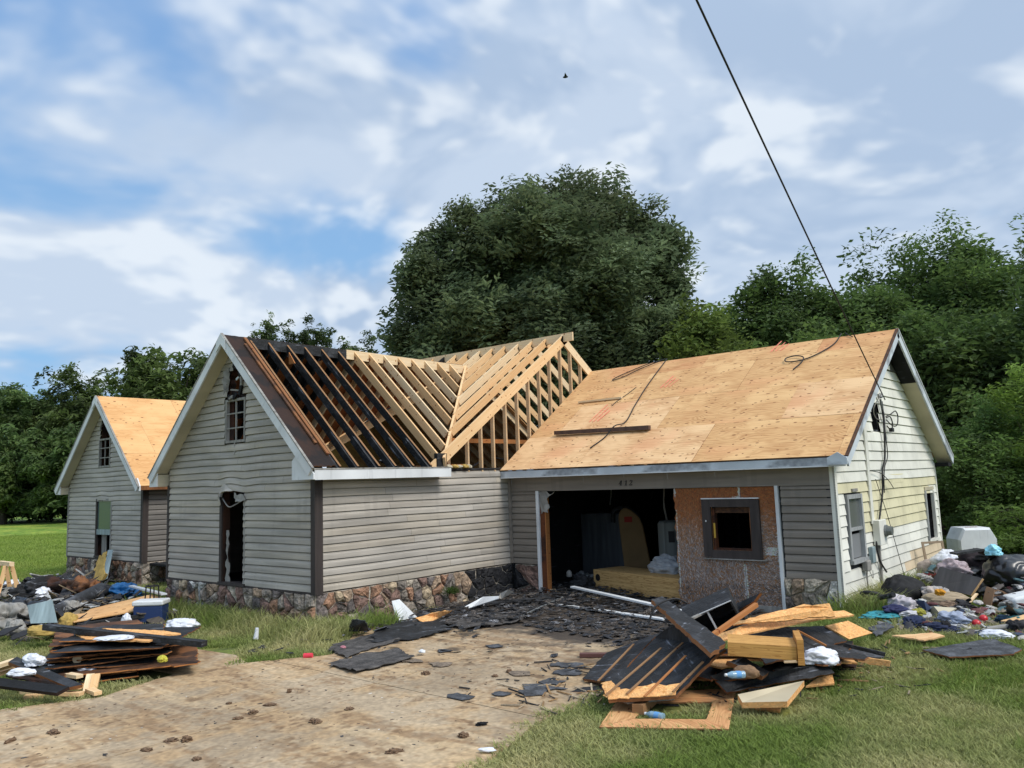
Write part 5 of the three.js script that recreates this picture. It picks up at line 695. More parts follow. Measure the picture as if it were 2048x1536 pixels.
[['mat0', 'wide sheet of black roofing felt by the grass edge'], ['mat1', 'dusty sheet of roofing felt nearest the camera on the driveway'], ['mat2', 'folded sheet of black felt under the orange board'], ['mat5', 'large sheet of black felt below the burnt stones']].forEach(([k, l], i) => {
  // a limp sheet: a grid over its outline, lying on the rubble with ripples
  const P = D[k], q = i * 5.1, g = slabGeo(P, 0.008, { rag: 0.05, seed: 90 + i }), p = g.attributes.position; for (let j = 0; j < p.count; j++) p.setY(j, p.getY(j) + 0.03 * IN.noise(p.getX(j) * 3, q, p.getZ(j) * 3)); g.computeVertexNormals();
  put('roofing_felt', l, 'roofing felt', mesh('f', g, m3(i === 2 ? M.tar : M.tarDust)), 'sheets of felt on the driveway');
});
sheet('roofing_felt', 'stiff piece of felt bent up against the stone base', 'roofing felt', D.mat3, 0.01, M.tarG, { rag: 0.015 }, 'sheets of felt on the driveway'); sheet('roofing_felt', 'small stiff flap of felt beside the white panel', 'roofing felt', D.mat4, 0.01, M.tarG, {}, 'sheets of felt on the driveway');
sheet('shingle_scrap', 'dark shingle scrap at the lower left of the driveway', 'shingle', D.shin_left, 0.01, M.tarG, { rag: 0.02 }, 'shingle scraps on the driveway');
{
  const dusty = std({ map: T.speck, color: C(150, 132, 112) }), L = ['large oval black shingle scrap near the board pile', 'jagged shingle scrap just behind the large oval one', 'shingle scrap touching the tip of the charred boards', 'ragged brownish shingle scrap in mid driveway', 'small flat shingle scrap left of the oval one', 'square grey shingle scrap nearest the driveway joint', 'shingle scrap under the edge of the board pile', 'faint dusty shingle scrap left on the driveway', 'pale dusty tile scrap left on the driveway', 'shingle scrap at the edge of the black rubble', 'small shingle scrap in the left middle of the driveway'];
  D.flat.forEach((p, i) => { const w = [0.34, 0.2, 0.22, 0.18, 0.14, 0.2, 0.24, 0.2, 0.18, 0.16, 0.14][i], q = rng(300 + i), n = 7 + Math.floor(q() * 3), P = []; for (let k = 0; k < n; k++) { const a = (k / n) * 6.283, r = w * (0.4 + q() * 0.75); P.push([p[0] + Math.cos(a) * r * 1.0, 0.045 + 0.006 * q(), p[2] + Math.sin(a) * r * 0.75]); } sheet('shingle_scrap', L[i], 'shingle', P, 0.006, [3, 7, 8].includes(i) ? dusty : M.tarG, { rag: 0.035, seed: i }, 'shingle scraps on the driveway'); });
}
bar('red_brown_strip', 'short red brown strip beside the charred boards', 'strip', D.twop[0], D.twop[1].map((v, i) => v + [0.2, 0, -0.12][i]), 0.1, 0.04, std({ color: C(92, 60, 54) }));
{
  const mud = std({ map: T.speck, color: C(142, 112, 84) }), q = rng(71), L = ['lower left of the driveway', 'centre left of the driveway', 'left of the middle clods', 'middle of the driveway', 'far left edge of the driveway', 'upper left part of the driveway', 'upper left part beside its twin', 'tyre smear near the grass', 'bottom centre of the driveway', 'bottom left of the driveway', 'beside the long clod at bottom left', 'left end of the bottom edge', 'joint on the right, standing up', 'sandy patch at upper middle', 'sandy patch on the right', 'sandy patch further right', 'centre between the joints', 'front slab', 'front right corner', 'front bottom edge'];
  D.clods.forEach((p, i) => put('dirt_clod', 'brown clod of mud, ' + L[i], 'dirt clod', lump('c', [p[0], 0.03, p[2]], [0.03 + q() * 0.05, 0.015 + q() * 0.02, 0.025 + q() * 0.03], i === 12 ? M.charDk : mud, { seed: 40 + i, detail: 5, crease: 1.2, amp: 0.5, freq: 2.4, turn: q() * 6 }), 'mud clods on the driveway'));
  put('paper_scrap', 'torn white paper scrap at the front grass edge', 'paper', lump('p', [D.pap[0], 0.05, D.pap[2]], [0.075, 0.02, 0.03], M.bagW, { seed: 8, detail: 5, freq: 1.2, amp: 0.3, crease: 0.55, turn: 0.6 })); put('red_can', 'crushed red and white can at the grass edge', 'can', mesh('c', cylGeo([1.62, 0.05, 6.2], [1.72, 0.06, 6.14], 0.038, 0.03, 10), std({ color: C(214, 60, 76) }))); put('white_stone', 'small white lump on the dusty felt', 'stone', lump('s', [2.9, 0.06, 5.25], [0.05, 0.03, 0.04], M.white, { seed: 3, detail: 4 }));
  put('plastic_bottle', 'small clear bottle standing in the grass by the stone base', 'bottle', mesh('b', cylGeo([-0.12, 0.04, 5.85], [-0.1, 0.2, 5.84], 0.04, 0.025, 10), M.bagW)); put('shoe_scrap', 'small pink and white scrap on the felt edge', 'scrap', lump('s', [1.68, 0.05, 5.6], [0.05, 0.025, 0.03], cloth(224, 150, 160), { seed: 6, detail: 4 }));
}
// loose char on the concrete in front of the garage: too many bits to count
{
  const q = rng(9), geos = [0, 1, 2].map((k) => slabGeo([[-0.5, 0, -0.3], [0.1, 0.04, -0.42], [0.5, 0, -0.1], [0.36, 0.05, 0.34], [-0.2, 0, 0.4]], 0.08, { rag: 0.04, seed: 400 + k })).map((g) => { g.clearGroups(); return g; }), N = 9000;
  const im = new THREE.InstancedMesh(geos[0], std({ map: T.char, color: C(255, 255, 255), roughness: 0.9 }), N), m = new THREE.Matrix4(), col = new THREE.Color(); let i = 0;
  while (i < N) {
    let x, z; if (q() < 0.55) { x = 0.3 + q() * 5.1; z = -0.9 + Math.pow(q(), 1.3) * 4.2; } else { x = 0.5 + q() * 4.9; z = q() * 6.5; }
    const n = fbm3(x * 0.9, 3.3, z * 0.9, 3), lim = 3.2 + n * 4.5 + (x < 3 ? (3 - x) * 0.8 : 0), cl = fbm3(x * 2.2, 6, z * 2.2, 2); if (z > lim && q() > 0.03 + 0.3 * sstep(0.05, 0.3, cl) * sstep(lim + 2.6, lim, z)) continue; if (x > 3.8 && z < 0.1) continue;
    const s = 0.016 + 0.13 * Math.pow(q(), 5); m.compose(V(x, (x < 2.6 && z < 5.2 ? 0.085 : 0.04) + q() * (z < 1.6 ? 0.07 : 0.02), z), new THREE.Quaternion().setFromEuler(new THREE.Euler((q() - 0.5) * 0.5, q() * 6.3, (q() - 0.5) * 0.5)), V(s * (0.7 + q()), s * 0.4, s)); im.setMatrixAt(i, m);
    const k = q(); if (k < 0.5) col.setRGB(0.9, 0.9, 0.95).multiplyScalar(0.5 + 1.4 * q()); else if (k < 0.9) col.setRGB(4.2, 3.3, 2.5).multiplyScalar(0.3 + q()); else col.setRGB(8, 7.5, 7).multiplyScalar(0.4 + q()); im.setColorAt(i, col); i++;
  }
  im.name = 'charred_rubble';
  const N2 = 1500, im2 = new THREE.InstancedMesh(geos[1], std({ roughness: 1 }), N2); for (let k = 0; k < N2; k++) { const x = 1.4 + q() * 4.8, z = 3.5 + q() * 8, s = 0.008 + 0.03 * Math.pow(q(), 4), y = fbm3(x * 1.4, 2, z * 1.4, 2) < -0.12 && q() < 0.8 ? -1 : 0.036; m.compose(V(x, y, z), new THREE.Quaternion().setFromEuler(new THREE.Euler(0, q() * 6.3, 0)), V(s * (0.8 + 1.4 * q()), s * 0.7, s)); im2.setMatrixAt(k, m); const w = q(); if (w < 0.75) col.setRGB(0.16, 0.105, 0.065); else if (w < 0.9) col.setRGB(0.05, 0.05, 0.05); else col.setRGB(0.5, 0.45, 0.38); im2.setColorAt(k, col.multiplyScalar(0.6 + 0.7 * q())); }
  im2.name = 'driveway_grit'; im2.userData = { label: 'brown grit and crumbs scattered over the driveway', category: 'grit', kind: 'stuff' }; scene.add(im2);
  im.userData = { label: 'black charred rubble scattered over the concrete before the garage', category: 'rubble', kind: 'stuff' }; scene.add(im);
}
// ================================================================== PILE OF BOARDS AT THE FRONT RIGHT
{
  const o = D.frameO, h = D.frameI, fr = put('cut_out_plywood', 'plywood sheet with a square cut out lying on the front grass', 'plywood frame', new THREE.Group()), t = 0.014;
  const pc = (a, s) => slab('plywood_strip', a.map((p) => [p[0], 0.05, p[2]]), t, [M.ply[2], M.plyEdge, M.brown], fr, { rag: 0.008, seed: s }); pc([o[0], o[1], h[1], h[0]], 1); pc([o[0], h[0], h[3], o[4]], 2); pc([h[3], h[2], o[3], o[4]], 3); pc([o[1], o[2], o[3], h[2], h[1]], 4);
}
const G1 = 'charred roof boards of the front right pile';
{
  const b = put('charred_board', 'biggest charred roof deck sheet with pale batten lines, front of the pile', 'board', slab('b', D.p2, 0.03, [M.char, M.edge, M.brown], null, { rag: 0.012, seed: 3 }), G1); for (const k of [1, 2, 3, 4]) beam('batten_line', D['bt' + k][0], D['bt' + k][1], 0.024, 0.009, k === 3 ? M.lumBrown : M.scorch, b);
  slab('unburnt_edge', [D.p2[0], D.p2[1], D.p2[2], [6.9, 0.262, 5.56], [6.62, 0.235, 5.72], [6.42, 0.21, 5.9], [6.2, 0.225, 5.72]].map((p) => [p[0], p[1] + 0.012, p[2]]), 0.008, M.osb, b, { rag: 0.03, seed: 12 });
  const c = put('charred_board', 'charred deck sheet tucked under the left of the biggest sheet', 'board', slab('b', D.p3, 0.025, CH, null, { rag: 0.015, seed: 4 }), G1); beam('batten_line', D.bt0[0], D.bt0[1], 0.024, 0.009, M.scorch, c);
  sheet('charred_beam', 'thick charred plank lying slantwise on top of the biggest sheet', 'plank', D.p4.map((v) => [v[0], v[1] + 0.03, v[2]]), 0.045, [M.char, M.scorchDk, M.char], { rag: 0.012, seed: 21 });
  put('black_strap', 'black strap wrapped round the slanting charred plank', 'strap', mesh('s', tubeGeo([[6.0, 0.62, 4.62], [6.06, 0.8, 4.52], [6.2, 0.86, 4.3], [6.28, 0.8, 4.2]], 0.012, 20, 5), M.rubber));
  sheet('grey_strip', 'grey metal strip under the front edge of the biggest sheet', 'strip', D.p6, 0.015, M.trimG); bar('timber_block', 'short timber end sticking out under the biggest sheet', 'timber', [6.66, 0.13, 5.98], [6.55, 0.13, 5.5], 0.11, 0.09, M.scorch);
  const bt = (name, label, a, bb, r) => { const g = put(name, label, 'bottle', new THREE.Group()), A = V(...a), B = V(...bb), d = B.clone().sub(A).normalize(), P = (k) => { const q = A.clone().addScaledVector(d, k); return [q.x, q.y, q.z]; }, m = new THREE.MeshPhysicalMaterial({ color: C(176, 212, 232), roughness: 0.15, transmission: 0.5, thickness: 0 }); mesh('body', mergeGeometries([cylGeo(P(0), P(0.13), r, r, 12), cylGeo(P(0.13), P(0.18), r, r * 0.4, 12)]), m, g); mesh('paper_label', cylGeo(P(0.04), P(0.09), r * 1.03, r * 1.03, 12, true), std({ color: C(96, 150, 200) }), g); mesh('cap', cylGeo(P(0.18), P(0.2), r * 0.42, r * 0.42, 10), M.white, g); };
  bt('water_bottle', 'clear blue water bottle on the grass inside the plywood frame', D.bot1[1], D.bot1[0], 0.034); bt('water_bottle', 'clear water bottle wedged among the black boards of the pile', [7.44, 0.37, 5.3], [7.35, 0.38, 5.42], 0.034);
  put('work_cap', 'brown cap lying on the black boards of the pile', 'cap', lump('c', D.cap2[0], [0.13, 0.07, 0.09], cloth(150, 116, 84), { seed: 9, amp: 0.2, detail: 6 }));
  bar('square_stick', 'orange square stick pointing up from the pile to the right', 'timber', D.p9[0], D.p9[1], 0.045, 0.045, M.lumBrown);
  const cb = put('charred_cabinet', 'burnt black cabinet carcass behind the slanting plank', 'cabinet', new THREE.Group()); mesh('carcass', mergeGeometries([boxGeo(-0.3, 0.3, 0, 0.02, -0.2, 0.2), boxGeo(-0.3, 0.3, 0.3, 0.32, -0.2, 0.2), boxGeo(-0.3, -0.28, 0.021, 0.299, -0.2, 0.2), boxGeo(0.28, 0.3, 0.021, 0.299, -0.2, 0.2), boxGeo(-0.279, 0.279, 0.021, 0.299, -0.2, -0.18)]), M.char, cb); mesh('front_edge', mergeGeometries([boxGeo(-0.3, 0.3, 0.305, 0.315, 0.201, 0.21), boxGeo(-0.01, 0.01, 0.02, 0.3, 0.17, 0.19)]), M.white, cb); cb.position.set(6.5, 0.5, 3.9); cb.rotation.set(0.25, 0.5, 0.3);
  bar('white_strip', 'whitish burnt strip across the black cabinet', 'strip', D.p11[0], D.p11[1], 0.04, 0.02, M.trimG);
  sheet('orange_sheet', 'topmost orange strand board on the pile with a ragged edge', 'board', D.p12, 0.022, M.osb, { rag: 0.012, seed: 5 }, 'orange boards on the front right pile'); sheet('orange_sheet', 'long orange strand board just under the topmost one', 'board', D.p13, 0.018, M.osb, { rag: 0.008, seed: 6 }, 'orange boards on the front right pile');
  const e = put('charred_board', 'black deck sheet half covered by orange boards, right of the pile', 'board', slab('b', D.p14b, 0.02, CH, null, { rag: 0.008, seed: 7 }), G1); beam('batten_line', D.bt5[0], D.bt5[1], 0.024, 0.02, M.lumBrown, e);
  sheet('orange_sheet', 'orange sheet sticking out over the grass at the right of the pile', 'board', D.p14o, 0.02, M.osb, { seed: 8 }, 'orange boards on the front right pile');
  const bx = put('wooden_box_beam', 'pale wooden beam with a raised end block on top of the pile', 'beam', new THREE.Group()), A = V(7.08, 0.6, 4.86), B = V(7.67, 0.57, 4.58); const d = B.clone().sub(A).normalize(); mesh('beam_body', beamGeo([A.x, A.y, A.z], [B.x, B.y, B.z], 0.44, 0.13), std({ map: T.oak, color: C(255, 236, 200) }), bx); mesh('end_block', beamGeo([B.x + d.x * 0.003, 0.64, B.z + d.z * 0.003], [B.x + d.x * 0.065, 0.64, B.z + d.z * 0.065], 0.5, 0.24), std({ map: T.oak, color: C(240, 214, 170) }), bx);
  put('plastic_bag', 'white tied plastic bag on the right of the board pile', 'plastic bag', lump('b', [7.73, 0.27, 4.05], [0.2, 0.11, 0.12], M.bagW, { seed: 14, freq: 1.2, amp: 0.3, crease: 0.55, turn: 0.5 }));
  sheet('charred_board', 'long narrow black board low at the front of the pile', 'board', D.p17, 0.025, CH, { rag: 0.008, seed: 9 }, G1); sheet('charred_board', 'small black offcut board behind the pale beam', 'board', D.p17b, 0.05, CH, { rag: 0.012, seed: 10 }, G1); sheet('charred_board', 'black board between the biggest sheet and the long narrow one', 'board', D.p18, 0.03, CH, { rag: 0.012, seed: 11 }, G1);
  const pp = D.p19; slab; sheet('white_topped_panel', 'thick orange panel with a white face at the front of the pile', 'panel', [...pp, [7.47, 0.15, 5.44]], 0.055, [std({ map: T.cream, color: C(255, 250, 244) }), M.osb, M.osb]); sheet('orange_offcut', 'orange offcut under the black board at the right front', 'board', D.p20, 0.02, M.osb, { seed: 3 }); sheet('orange_offcut', 'orange offcut flat on the grass below the white topped panel', 'board', D.p20b, 0.02, M.osb, { seed: 4 });
  sheet('shingle_strip', 'dark green grey shingle strip on the grass right of the pile', 'shingle', D.p21a, 0.015, M.tarG, { rag: 0.015 }); bar('black_batten', 'thin black batten across the shingle strip right of the pile', 'batten', D.p21b[0], D.p21b[1], 0.04, 0.04, M.char); sheet('orange_offcut', 'orange plank pointing right at the far end of the pile', 'board', D.p21c, 0.03, M.osb, { rag: 0.008 }); sheet('splintered_board', 'splintered grey brown board beside the orange plank', 'board', D.p21d, 0.04, M.brownDk, { rag: 0.03 });
  sheet('charred_board', 'upright pointed black board at the back of the pile', 'board', D.p22, 0.03, [M.char, M.lumBrown, M.char], { seed: 13 }, G1); bar('pale_stick', 'thin pale stick under the white plastic bag', 'stick', D.p23[0], D.p23[1], 0.02, 0.02, M.lum[0]);
  const q = rng(55), Lb = ['far left', 'second from the left', 'centre left', 'centre', 'centre right', 'second from the right', 'far right', 'backmost', 'deepest', 'lowest', 'topmost of them', 'tilted one', 'splintered one', 'short one'];
  for (let i = 0; i < 14; i++) { const t = i / 13, cx = mix(6.2, 7.6, t) + (q() - 0.5) * 0.2, cz = mix(4.7, 3.4, t) + (q() - 0.5) * 0.5, a = q() * 3.14, L = 0.5 + q() * 0.45, w = 0.07 + q() * 0.2, y = 0.07 + 0.035 * (i % 7), dx = Math.cos(a), dz = Math.sin(a), tl = (q() - 0.5) * 0.12; sheet('buried_board', 'charred board jutting from inside the pile, ' + Lb[i], 'board', [[cx - dx * L - dz * w, y - tl, cz - dz * L + dx * w], [cx + dx * L - dz * w, y + tl, cz + dz * L + dx * w], [cx + dx * (L + 0.12) + dz * w * 0.3, y + tl, cz + dz * (L + 0.12) - dx * w * 0.3], [cx + dx * L + dz * w, y + tl, cz + dz * L - dx * w], [cx - dx * L + dz * w, y - tl, cz - dz * L - dx * w]], 0.018, i % 3 === 2 ? [M.osb, M.osb, M.brown] : [M.char, M.edge, M.brownDk], { rag: 0.014, seed: 600 + i }, 'buried boards of the pile'); }
  const N3 = 420, sg = boxUV(new THREE.BoxGeometry(1, 0.35, 0.3), 1, 1, 1), im3 = new THREE.InstancedMesh(sg, std({ map: T.streak, roughness: 0.95 }), N3), m4 = new THREE.Matrix4(), c4 = new THREE.Color(); for (let i = 0; i < N3; i++) { const t = q(), x = mix(5.2, 8.2, t) + (q() - 0.5) * 1.4, z = mix(5.6, 2.9, t) + (q() - 0.5) * 2.0, s = 0.02 + 0.05 * q(), l = s * (1 + q() * 4); m4.compose(V(x, hG(x, z) + 0.045, z), new THREE.Quaternion().setFromEuler(new THREE.Euler((q() - 0.5) * 0.4, q() * 6.3, (q() - 0.5) * 0.3)), V(l, s * 0.5, s)); im3.setMatrixAt(i, m4); const k = q(); if (k < 0.55) c4.setRGB(0.03, 0.03, 0.033); else if (k < 0.8) c4.setRGB(0.5, 0.3, 0.13); else c4.setRGB(0.62, 0.5, 0.34); im3.setColorAt(i, c4.multiplyScalar(0.6 + 0.6 * q())); } im3.name = 'wood_splinters'; im3.userData = { label: 'splinters and chips of wood strewn around the front right board pile', category: 'splinters', kind: 'stuff' }; scene.add(im3);
}
sheet('plywood_offcut', 'pale plywood strip alone on the lawn right of the pile', 'board', D.g1.map((p) => [p[0], 0.09 + hG(p[0], p[2]), p[2]]), 0.015, M.ply[1], { rag: 0.01 });
{ const b = put('felt_sheet', 'flat black roof sheet with two pale battens on the right lawn', 'roofing sheet', slab('s', D.g2.map((p) => [p[0], 0.07 + hG(p[0], p[2]), p[2]]), 0.015, [M.tarG, M.edge, M.brown], null, { rag: 0.01 })); for (const k of ['g2b', 'g2c']) beam('batten_line', D[k][0].map((v, i) => (i === 1 ? v + 0.05 : v)), D[k][1].map((v, i) => (i === 1 ? v + 0.06 : v)), 0.025, 0.02, M.lum[0], b); }
sheet('tan_board', 'tan board cut off by the right edge of the photo', 'board', D.g3.map((p) => [p[0], 0.12 + hG(p[0], p[2]), p[2]]), 0.015, M.lum[1], { rag: 0.008 }); sheet('shingle_scrap', 'grey shingle half hidden in the grass right of the pile', 'shingle', D.g4.map((p) => [p[0], 0.08 + hG(p[0], p[2]), p[2]]), 0.01, M.tarG, { rag: 0.02 }, 'shingle scraps in the grass');
// ================================================================== STACK OF BURNT SHEETS AT THE LEFT
{
  const q = rng(17), A = V(0.31, 0, 8.82), u = V(1.0, 0, -1.4).normalize(), w = V(-1.4, 0, -1.0).normalize(), ord = ['lowest', 'second lowest', 'third lowest', 'fourth lowest', 'fifth lowest', 'sixth lowest', 'seventh from the ground', 'sixth from the top', 'fifth from the top', 'fourth from the top', 'third from the top', 'second from the top', 'topmost'];
  for (let i = 0; i < 13; i++) {
    const y = 0.05 + i * 0.034, a = (q() - 0.5) * (i > 8 ? 0.7 : 0.42), uu = u.clone().applyAxisAngle(V(0, 1, 0), a), ww = w.clone().applyAxisAngle(V(0, 1, 0), a), L = 1.2 + q() * 0.5 - i * 0.01, Wd = 0.9 + q() * 0.7, o = A.clone().addScaledVector(u, -0.2 + (q() - 0.5) * 0.45 + i * 0.015).addScaledVector(w, (q() - 0.3) * 0.4 + i * 0.02), tl = (q() - 0.5) * 0.09;
    const P = [[0, 0], [L * (0.3 + q() * 0.3), (q() - 0.5) * 0.12], [L, (q() - 0.3) * 0.2], [L - q() * 0.3, Wd], [L * 0.4, Wd + q() * 0.2], [0.1, Wd - q() * 0.3]].map(([s, t], k) => { const v = o.clone().addScaledVector(uu, s).addScaledVector(ww, t); return [v.x, y + tl * (s - L / 2) + q() * 0.012, v.z]; });
    sheet('burnt_sheet', ord[i] + ' burnt plywood sheet of the stack beside the driveway', 'plywood sheet', P, 0.014, [i % 4 === 3 ? M.brown : M.char, i % 3 ? M.edge : M.lumBrown, M.charDk], { rag: 0.03, seed: 30 + i }, 'burnt sheets stacked at the left');
  }
  bar('black_gutter_beam', 'long black beam lying on top of the burnt stack', 'beam', D.l2[0], D.l2[1], 0.11, 0.07, M.char); sheet('orange_sheet', 'orange board on the burnt stack under the black beam', 'board', D.l3, 0.02, M.osb, { rag: 0.012 }); sheet('orange_sheet', 'orange board behind the black beam on the burnt stack', 'board', D.l3b, 0.02, M.osb, { rag: 0.012, seed: 2 });
  put('white_sheet', 'thin white plastic sheet on top of the burnt stack', 'plastic sheet', lump('l', [0.47, 0.49, 8.18], [0.27, 0.025, 0.15], M.bagW, { seed: 5, freq: 1.2, amp: 0.3, crease: 0.55, turn: 0.9, detail: 8 }));
  put('timber_end', 'round pale timber end poking out of the burnt stack', 'timber', mesh('t', cylGeo([0.16, 0.27, 8.5], [-0.3, 0.27, 8.1], 0.055, 0.055, 8), M.lum[0])); put('yellow_bag', 'crumpled yellow bag caught on the right of the burnt stack', 'bag', lump('l', [1.18, 0.25, 7.92], [0.07, 0.05, 0.06], cloth(222, 212, 80), { seed: 61, crease: 0.8, detail: 6 }));
  ['white foam scrap at the middle of the stack front', 'white foam scrap left of the stack', 'second white foam scrap left of the stack'].forEach((l, i) => put('foam_scrap', l, 'foam', lump('l', D['fo' + i][0], [i ? 0.05 : 0.1, 0.035, 0.04], M.bagW, { seed: 70 + i, detail: 5, turn: 0.9 }), 'foam scraps at the burnt stack'));
  sheet('charred_board', 'black board in front of the stack with its end on the grass', 'board', D.l16a, 0.04, [M.charDk, M.brownDk, M.char], { seed: 1 }, 'black boards at the lower left'); sheet('charred_board', 'long black board slanting down to the pale offcuts', 'board', D.l16b, 0.035, CH, { seed: 2 }, 'black boards at the lower left'); sheet('brown_board', 'greyish brown board between the two black boards', 'board', D.l16c, 0.025, M.brownDk, { rag: 0.01 });
  const Lo = ['pale timber offcut left below the black board', 'front pale timber offcut lying in the grass', 'long pale timber offcut with nail holes', 'pale offcut leaning at the end of the black board', 'pale offcut standing beside the leaning one', 'pale offcut at the right tip of the heap', 'pale offcut lying on the stack front', 'short pale offcut under the black board end']; for (let i = 0; i < 8; i++) bar('lumber_offcut', Lo[i], 'lumber', ...(i === 3 || i === 4 ? [[D['lo' + i][1][0] - 0.12, 0.2, D['lo' + i][1][2] - 0.06], [D['lo' + i][1][0] + 0.06, 0.05, D['lo' + i][1][2] + 0.05]] : [D['lo' + i][0].map((v, k) => (k === 1 ? v + 0.03 : v)), D['lo' + i][1].map((v, k) => (k === 1 ? v + 0.03 : v))]), 0.085, 0.04, M.lum[i % 3], 'pale lumber offcuts at the lower left');
  ['topmost tan stud at the left edge', 'middle tan stud at the left edge', 'lowest tan stud at the left edge'].forEach((l, i) => bar('tan_stud', l, 'lumber', D['ls' + i][0], D['ls' + i][1], 0.09, 0.045, M.lum[i], 'tan studs at the left edge'));
  put('milky_bottle', 'milky plastic bag draped on the black boards', 'plastic bag', lump('l', [0.5, 0.27, 9.22], [0.16, 0.05, 0.07], M.bagW, { seed: 80, freq: 1.2, amp: 0.3, crease: 0.55, turn: 0.75 })); put('plastic_bag', 'white plastic bag left of the burnt stack', 'plastic bag', lump('l', [0.2, 0.3, 9.0], [0.15, 0.09, 0.1], M.bagW, { seed: 81, freq: 1.2, amp: 0.3, crease: 0.55, turn: 0.4 }));
  const c = put('cooler', 'blue cooler with a white lid behind the stack', 'cooler', new THREE.Group()); mesh('body', new RoundedBoxGeometry(0.5, 0.3, 0.32, 3, 0.03).translate(0, 0.16, 0), std({ color: C(34, 54, 96), roughness: 0.45 }), c); mesh('lid', new RoundedBoxGeometry(0.54, 0.09, 0.36, 3, 0.03).translate(0, 0.35, 0), M.white, c); mesh('handle', tubeGeo([[-0.27, 0.26, 0.08], [-0.3, 0.2, 0], [-0.27, 0.26, -0.08]], 0.012, 12, 5), M.white, c); c.position.set(-3.3, 0.02, 5.95); c.rotation.y = 0.75;
  put('plastic_bag', 'white plastic bag lying on the grass right of the cooler', 'plastic bag', lump('l', [-2.05, 0.02, 6.02], [0.26, 0.13, 0.16], M.bagW, { seed: 82, freq: 1.2, amp: 0.3, crease: 0.55, turn: 0.7 }));
  put('paper_bag', 'crumpled white paper in front of the cooler', 'paper', lump('l', [-2.0, 0.25, 6.95], [0.1, 0.12, 0.08], M.bagW, { seed: 83, freq: 1.2, amp: 0.3, crease: 0.55 }));
  sheet('plywood_board', 'large clean tan plywood board left of the stone base', 'plywood board', D.l6, 0.018, M.plyNew); bar('charred_plank', 'charred plank edge under the clean tan plywood', 'plank', [-3.5, 0.16, 7.1], [-3.2, 0.2, 5.75], 0.1, 0.06, M.char);
  sheet('metal_sheet', 'bluish metal sheet standing tilted in the left heap', 'metal sheet', D.l7, 0.006, M.metal); put('insulation', 'yellow insulation lump right of the metal sheet', 'insulation', lump('l', [-3.7, 0.12, 7.15], [0.16, 0.14, 0.14], M.insul, { seed: 84, crease: 0.3, amp: 0.25 })); put('insulation', 'yellow insulation lump in front of the metal sheet', 'insulation', lump('l', [-2.6, 0.2, 7.9], [0.3, 0.1, 0.16], M.insul, { seed: 85, crease: 0.3, amp: 0.25, turn: 0.6 }));
  put('sooty_duct', 'sooty white duct roll lying behind the metal sheet', 'duct', mesh('d', cylGeo([-5.5, 0.16, 6.75], [-7.2, 0.24, 5.2], 0.09, 0.16, 14), std({ map: T.char, color: C(255, 255, 255).multiplyScalar(3.5) }))); put('blue_tarp', 'crumpled blue tarp near the left stone wall', 'tarp', lump('l', [-7.0, 0.05, 4.8], [0.5, 0.22, 0.3], std({ color: C(24, 96, 150), roughness: 0.4 }), { seed: 86, crease: 0.7 }));
  bar('white_board', 'white board pointing at the stone corner', 'board', D.l11[0], D.l11[1], 0.1, 0.03, M.white); const st = put('metal_stool', 'black stool legs beside the stone corner', 'stool', new THREE.Group()); for (const [a, b] of [[-0.12, -0.1], [0.12, -0.1], [-0.12, 0.1], [0.12, 0.1]]) mesh('leg', cylGeo([-3.7 + a, 0, 5.75 + b], [-3.7 + a * 0.7, 0.62, 5.75 + b * 0.7], 0.012), M.black, st); mesh('rung', new THREE.TorusGeometry(0.1, 0.01, 6, 20).rotateX(Math.PI / 2).translate(-3.7, 0.6, 5.75), M.black, st);
  const sw = put('sawhorse', 'pale wooden trestle at the left edge of the photo', 'trestle', new THREE.Group()); for (const [a, b] of [[-0.25, 0.2], [0.25, 0.2], [-0.25, -0.2], [0.25, -0.2]]) mesh('leg', beamGeo([-9.6 + a * 0.8, 0.78, 6.3 + b * 0.3], [-9.6 + a * 1.1, 0.02, 6.3 + b * 1.2], 0.09, 0.04, V(1, 0, 0.3)), M.lum[1], sw); mesh('top_rail', beamGeo([-10.0, 0.86, 6.3], [-9.2, 0.86, 6.3], 0.1, 0.09), M.lum[0], sw); mesh('brace', beamGeo([-9.85, 0.4, 6.45], [-9.35, 0.4, 6.45], 0.03, 0.09), M.lumBrown, sw);
  const wl = ['white bag by the trestle', 'white sack behind the duct roll', 'white bag left of the duct roll', 'white paper under the tan plywood', 'white bag at the left edge behind the metal sheet', 'white paper at the left foot of the heap']; for (let i = 0; i < 6; i++) put('white_bag', wl[i], 'bag', lump('l', [D['wb' + i][0][0], 0.04, D['wb' + i][0][2]], [0.26 - i * 0.02, 0.16, 0.2], i % 2 ? M.trimG : M.bagW, { seed: 87 + i, freq: 1.2, amp: 0.3, crease: 0.55, turn: i }), 'white bags in the left heap');
  const dl = ['brown cushion at the left foot of the heap', 'black bag left of the metal sheet', 'black rubbish behind the metal sheet', 'rolled sooty carpet behind the duct', 'black rubbish at the end of the duct', 'flat black rubbish near the far stone wall', 'brown rubbish before the duct roll']; D.dh.forEach((p, i) => put('heap_rubbish', dl[i], 'rubbish', lump('l', [p[0], 0, p[2]], [0.5, i === 5 ? 0.12 : 0.3, 0.4], [M.trimG, M.bagB, M.tar, M.brownDk, M.char, M.tar, M.brown][i], { seed: 100 + i, crease: 0.9, amp: 0.4, turn: i }), 'rubbish of the left heap'));
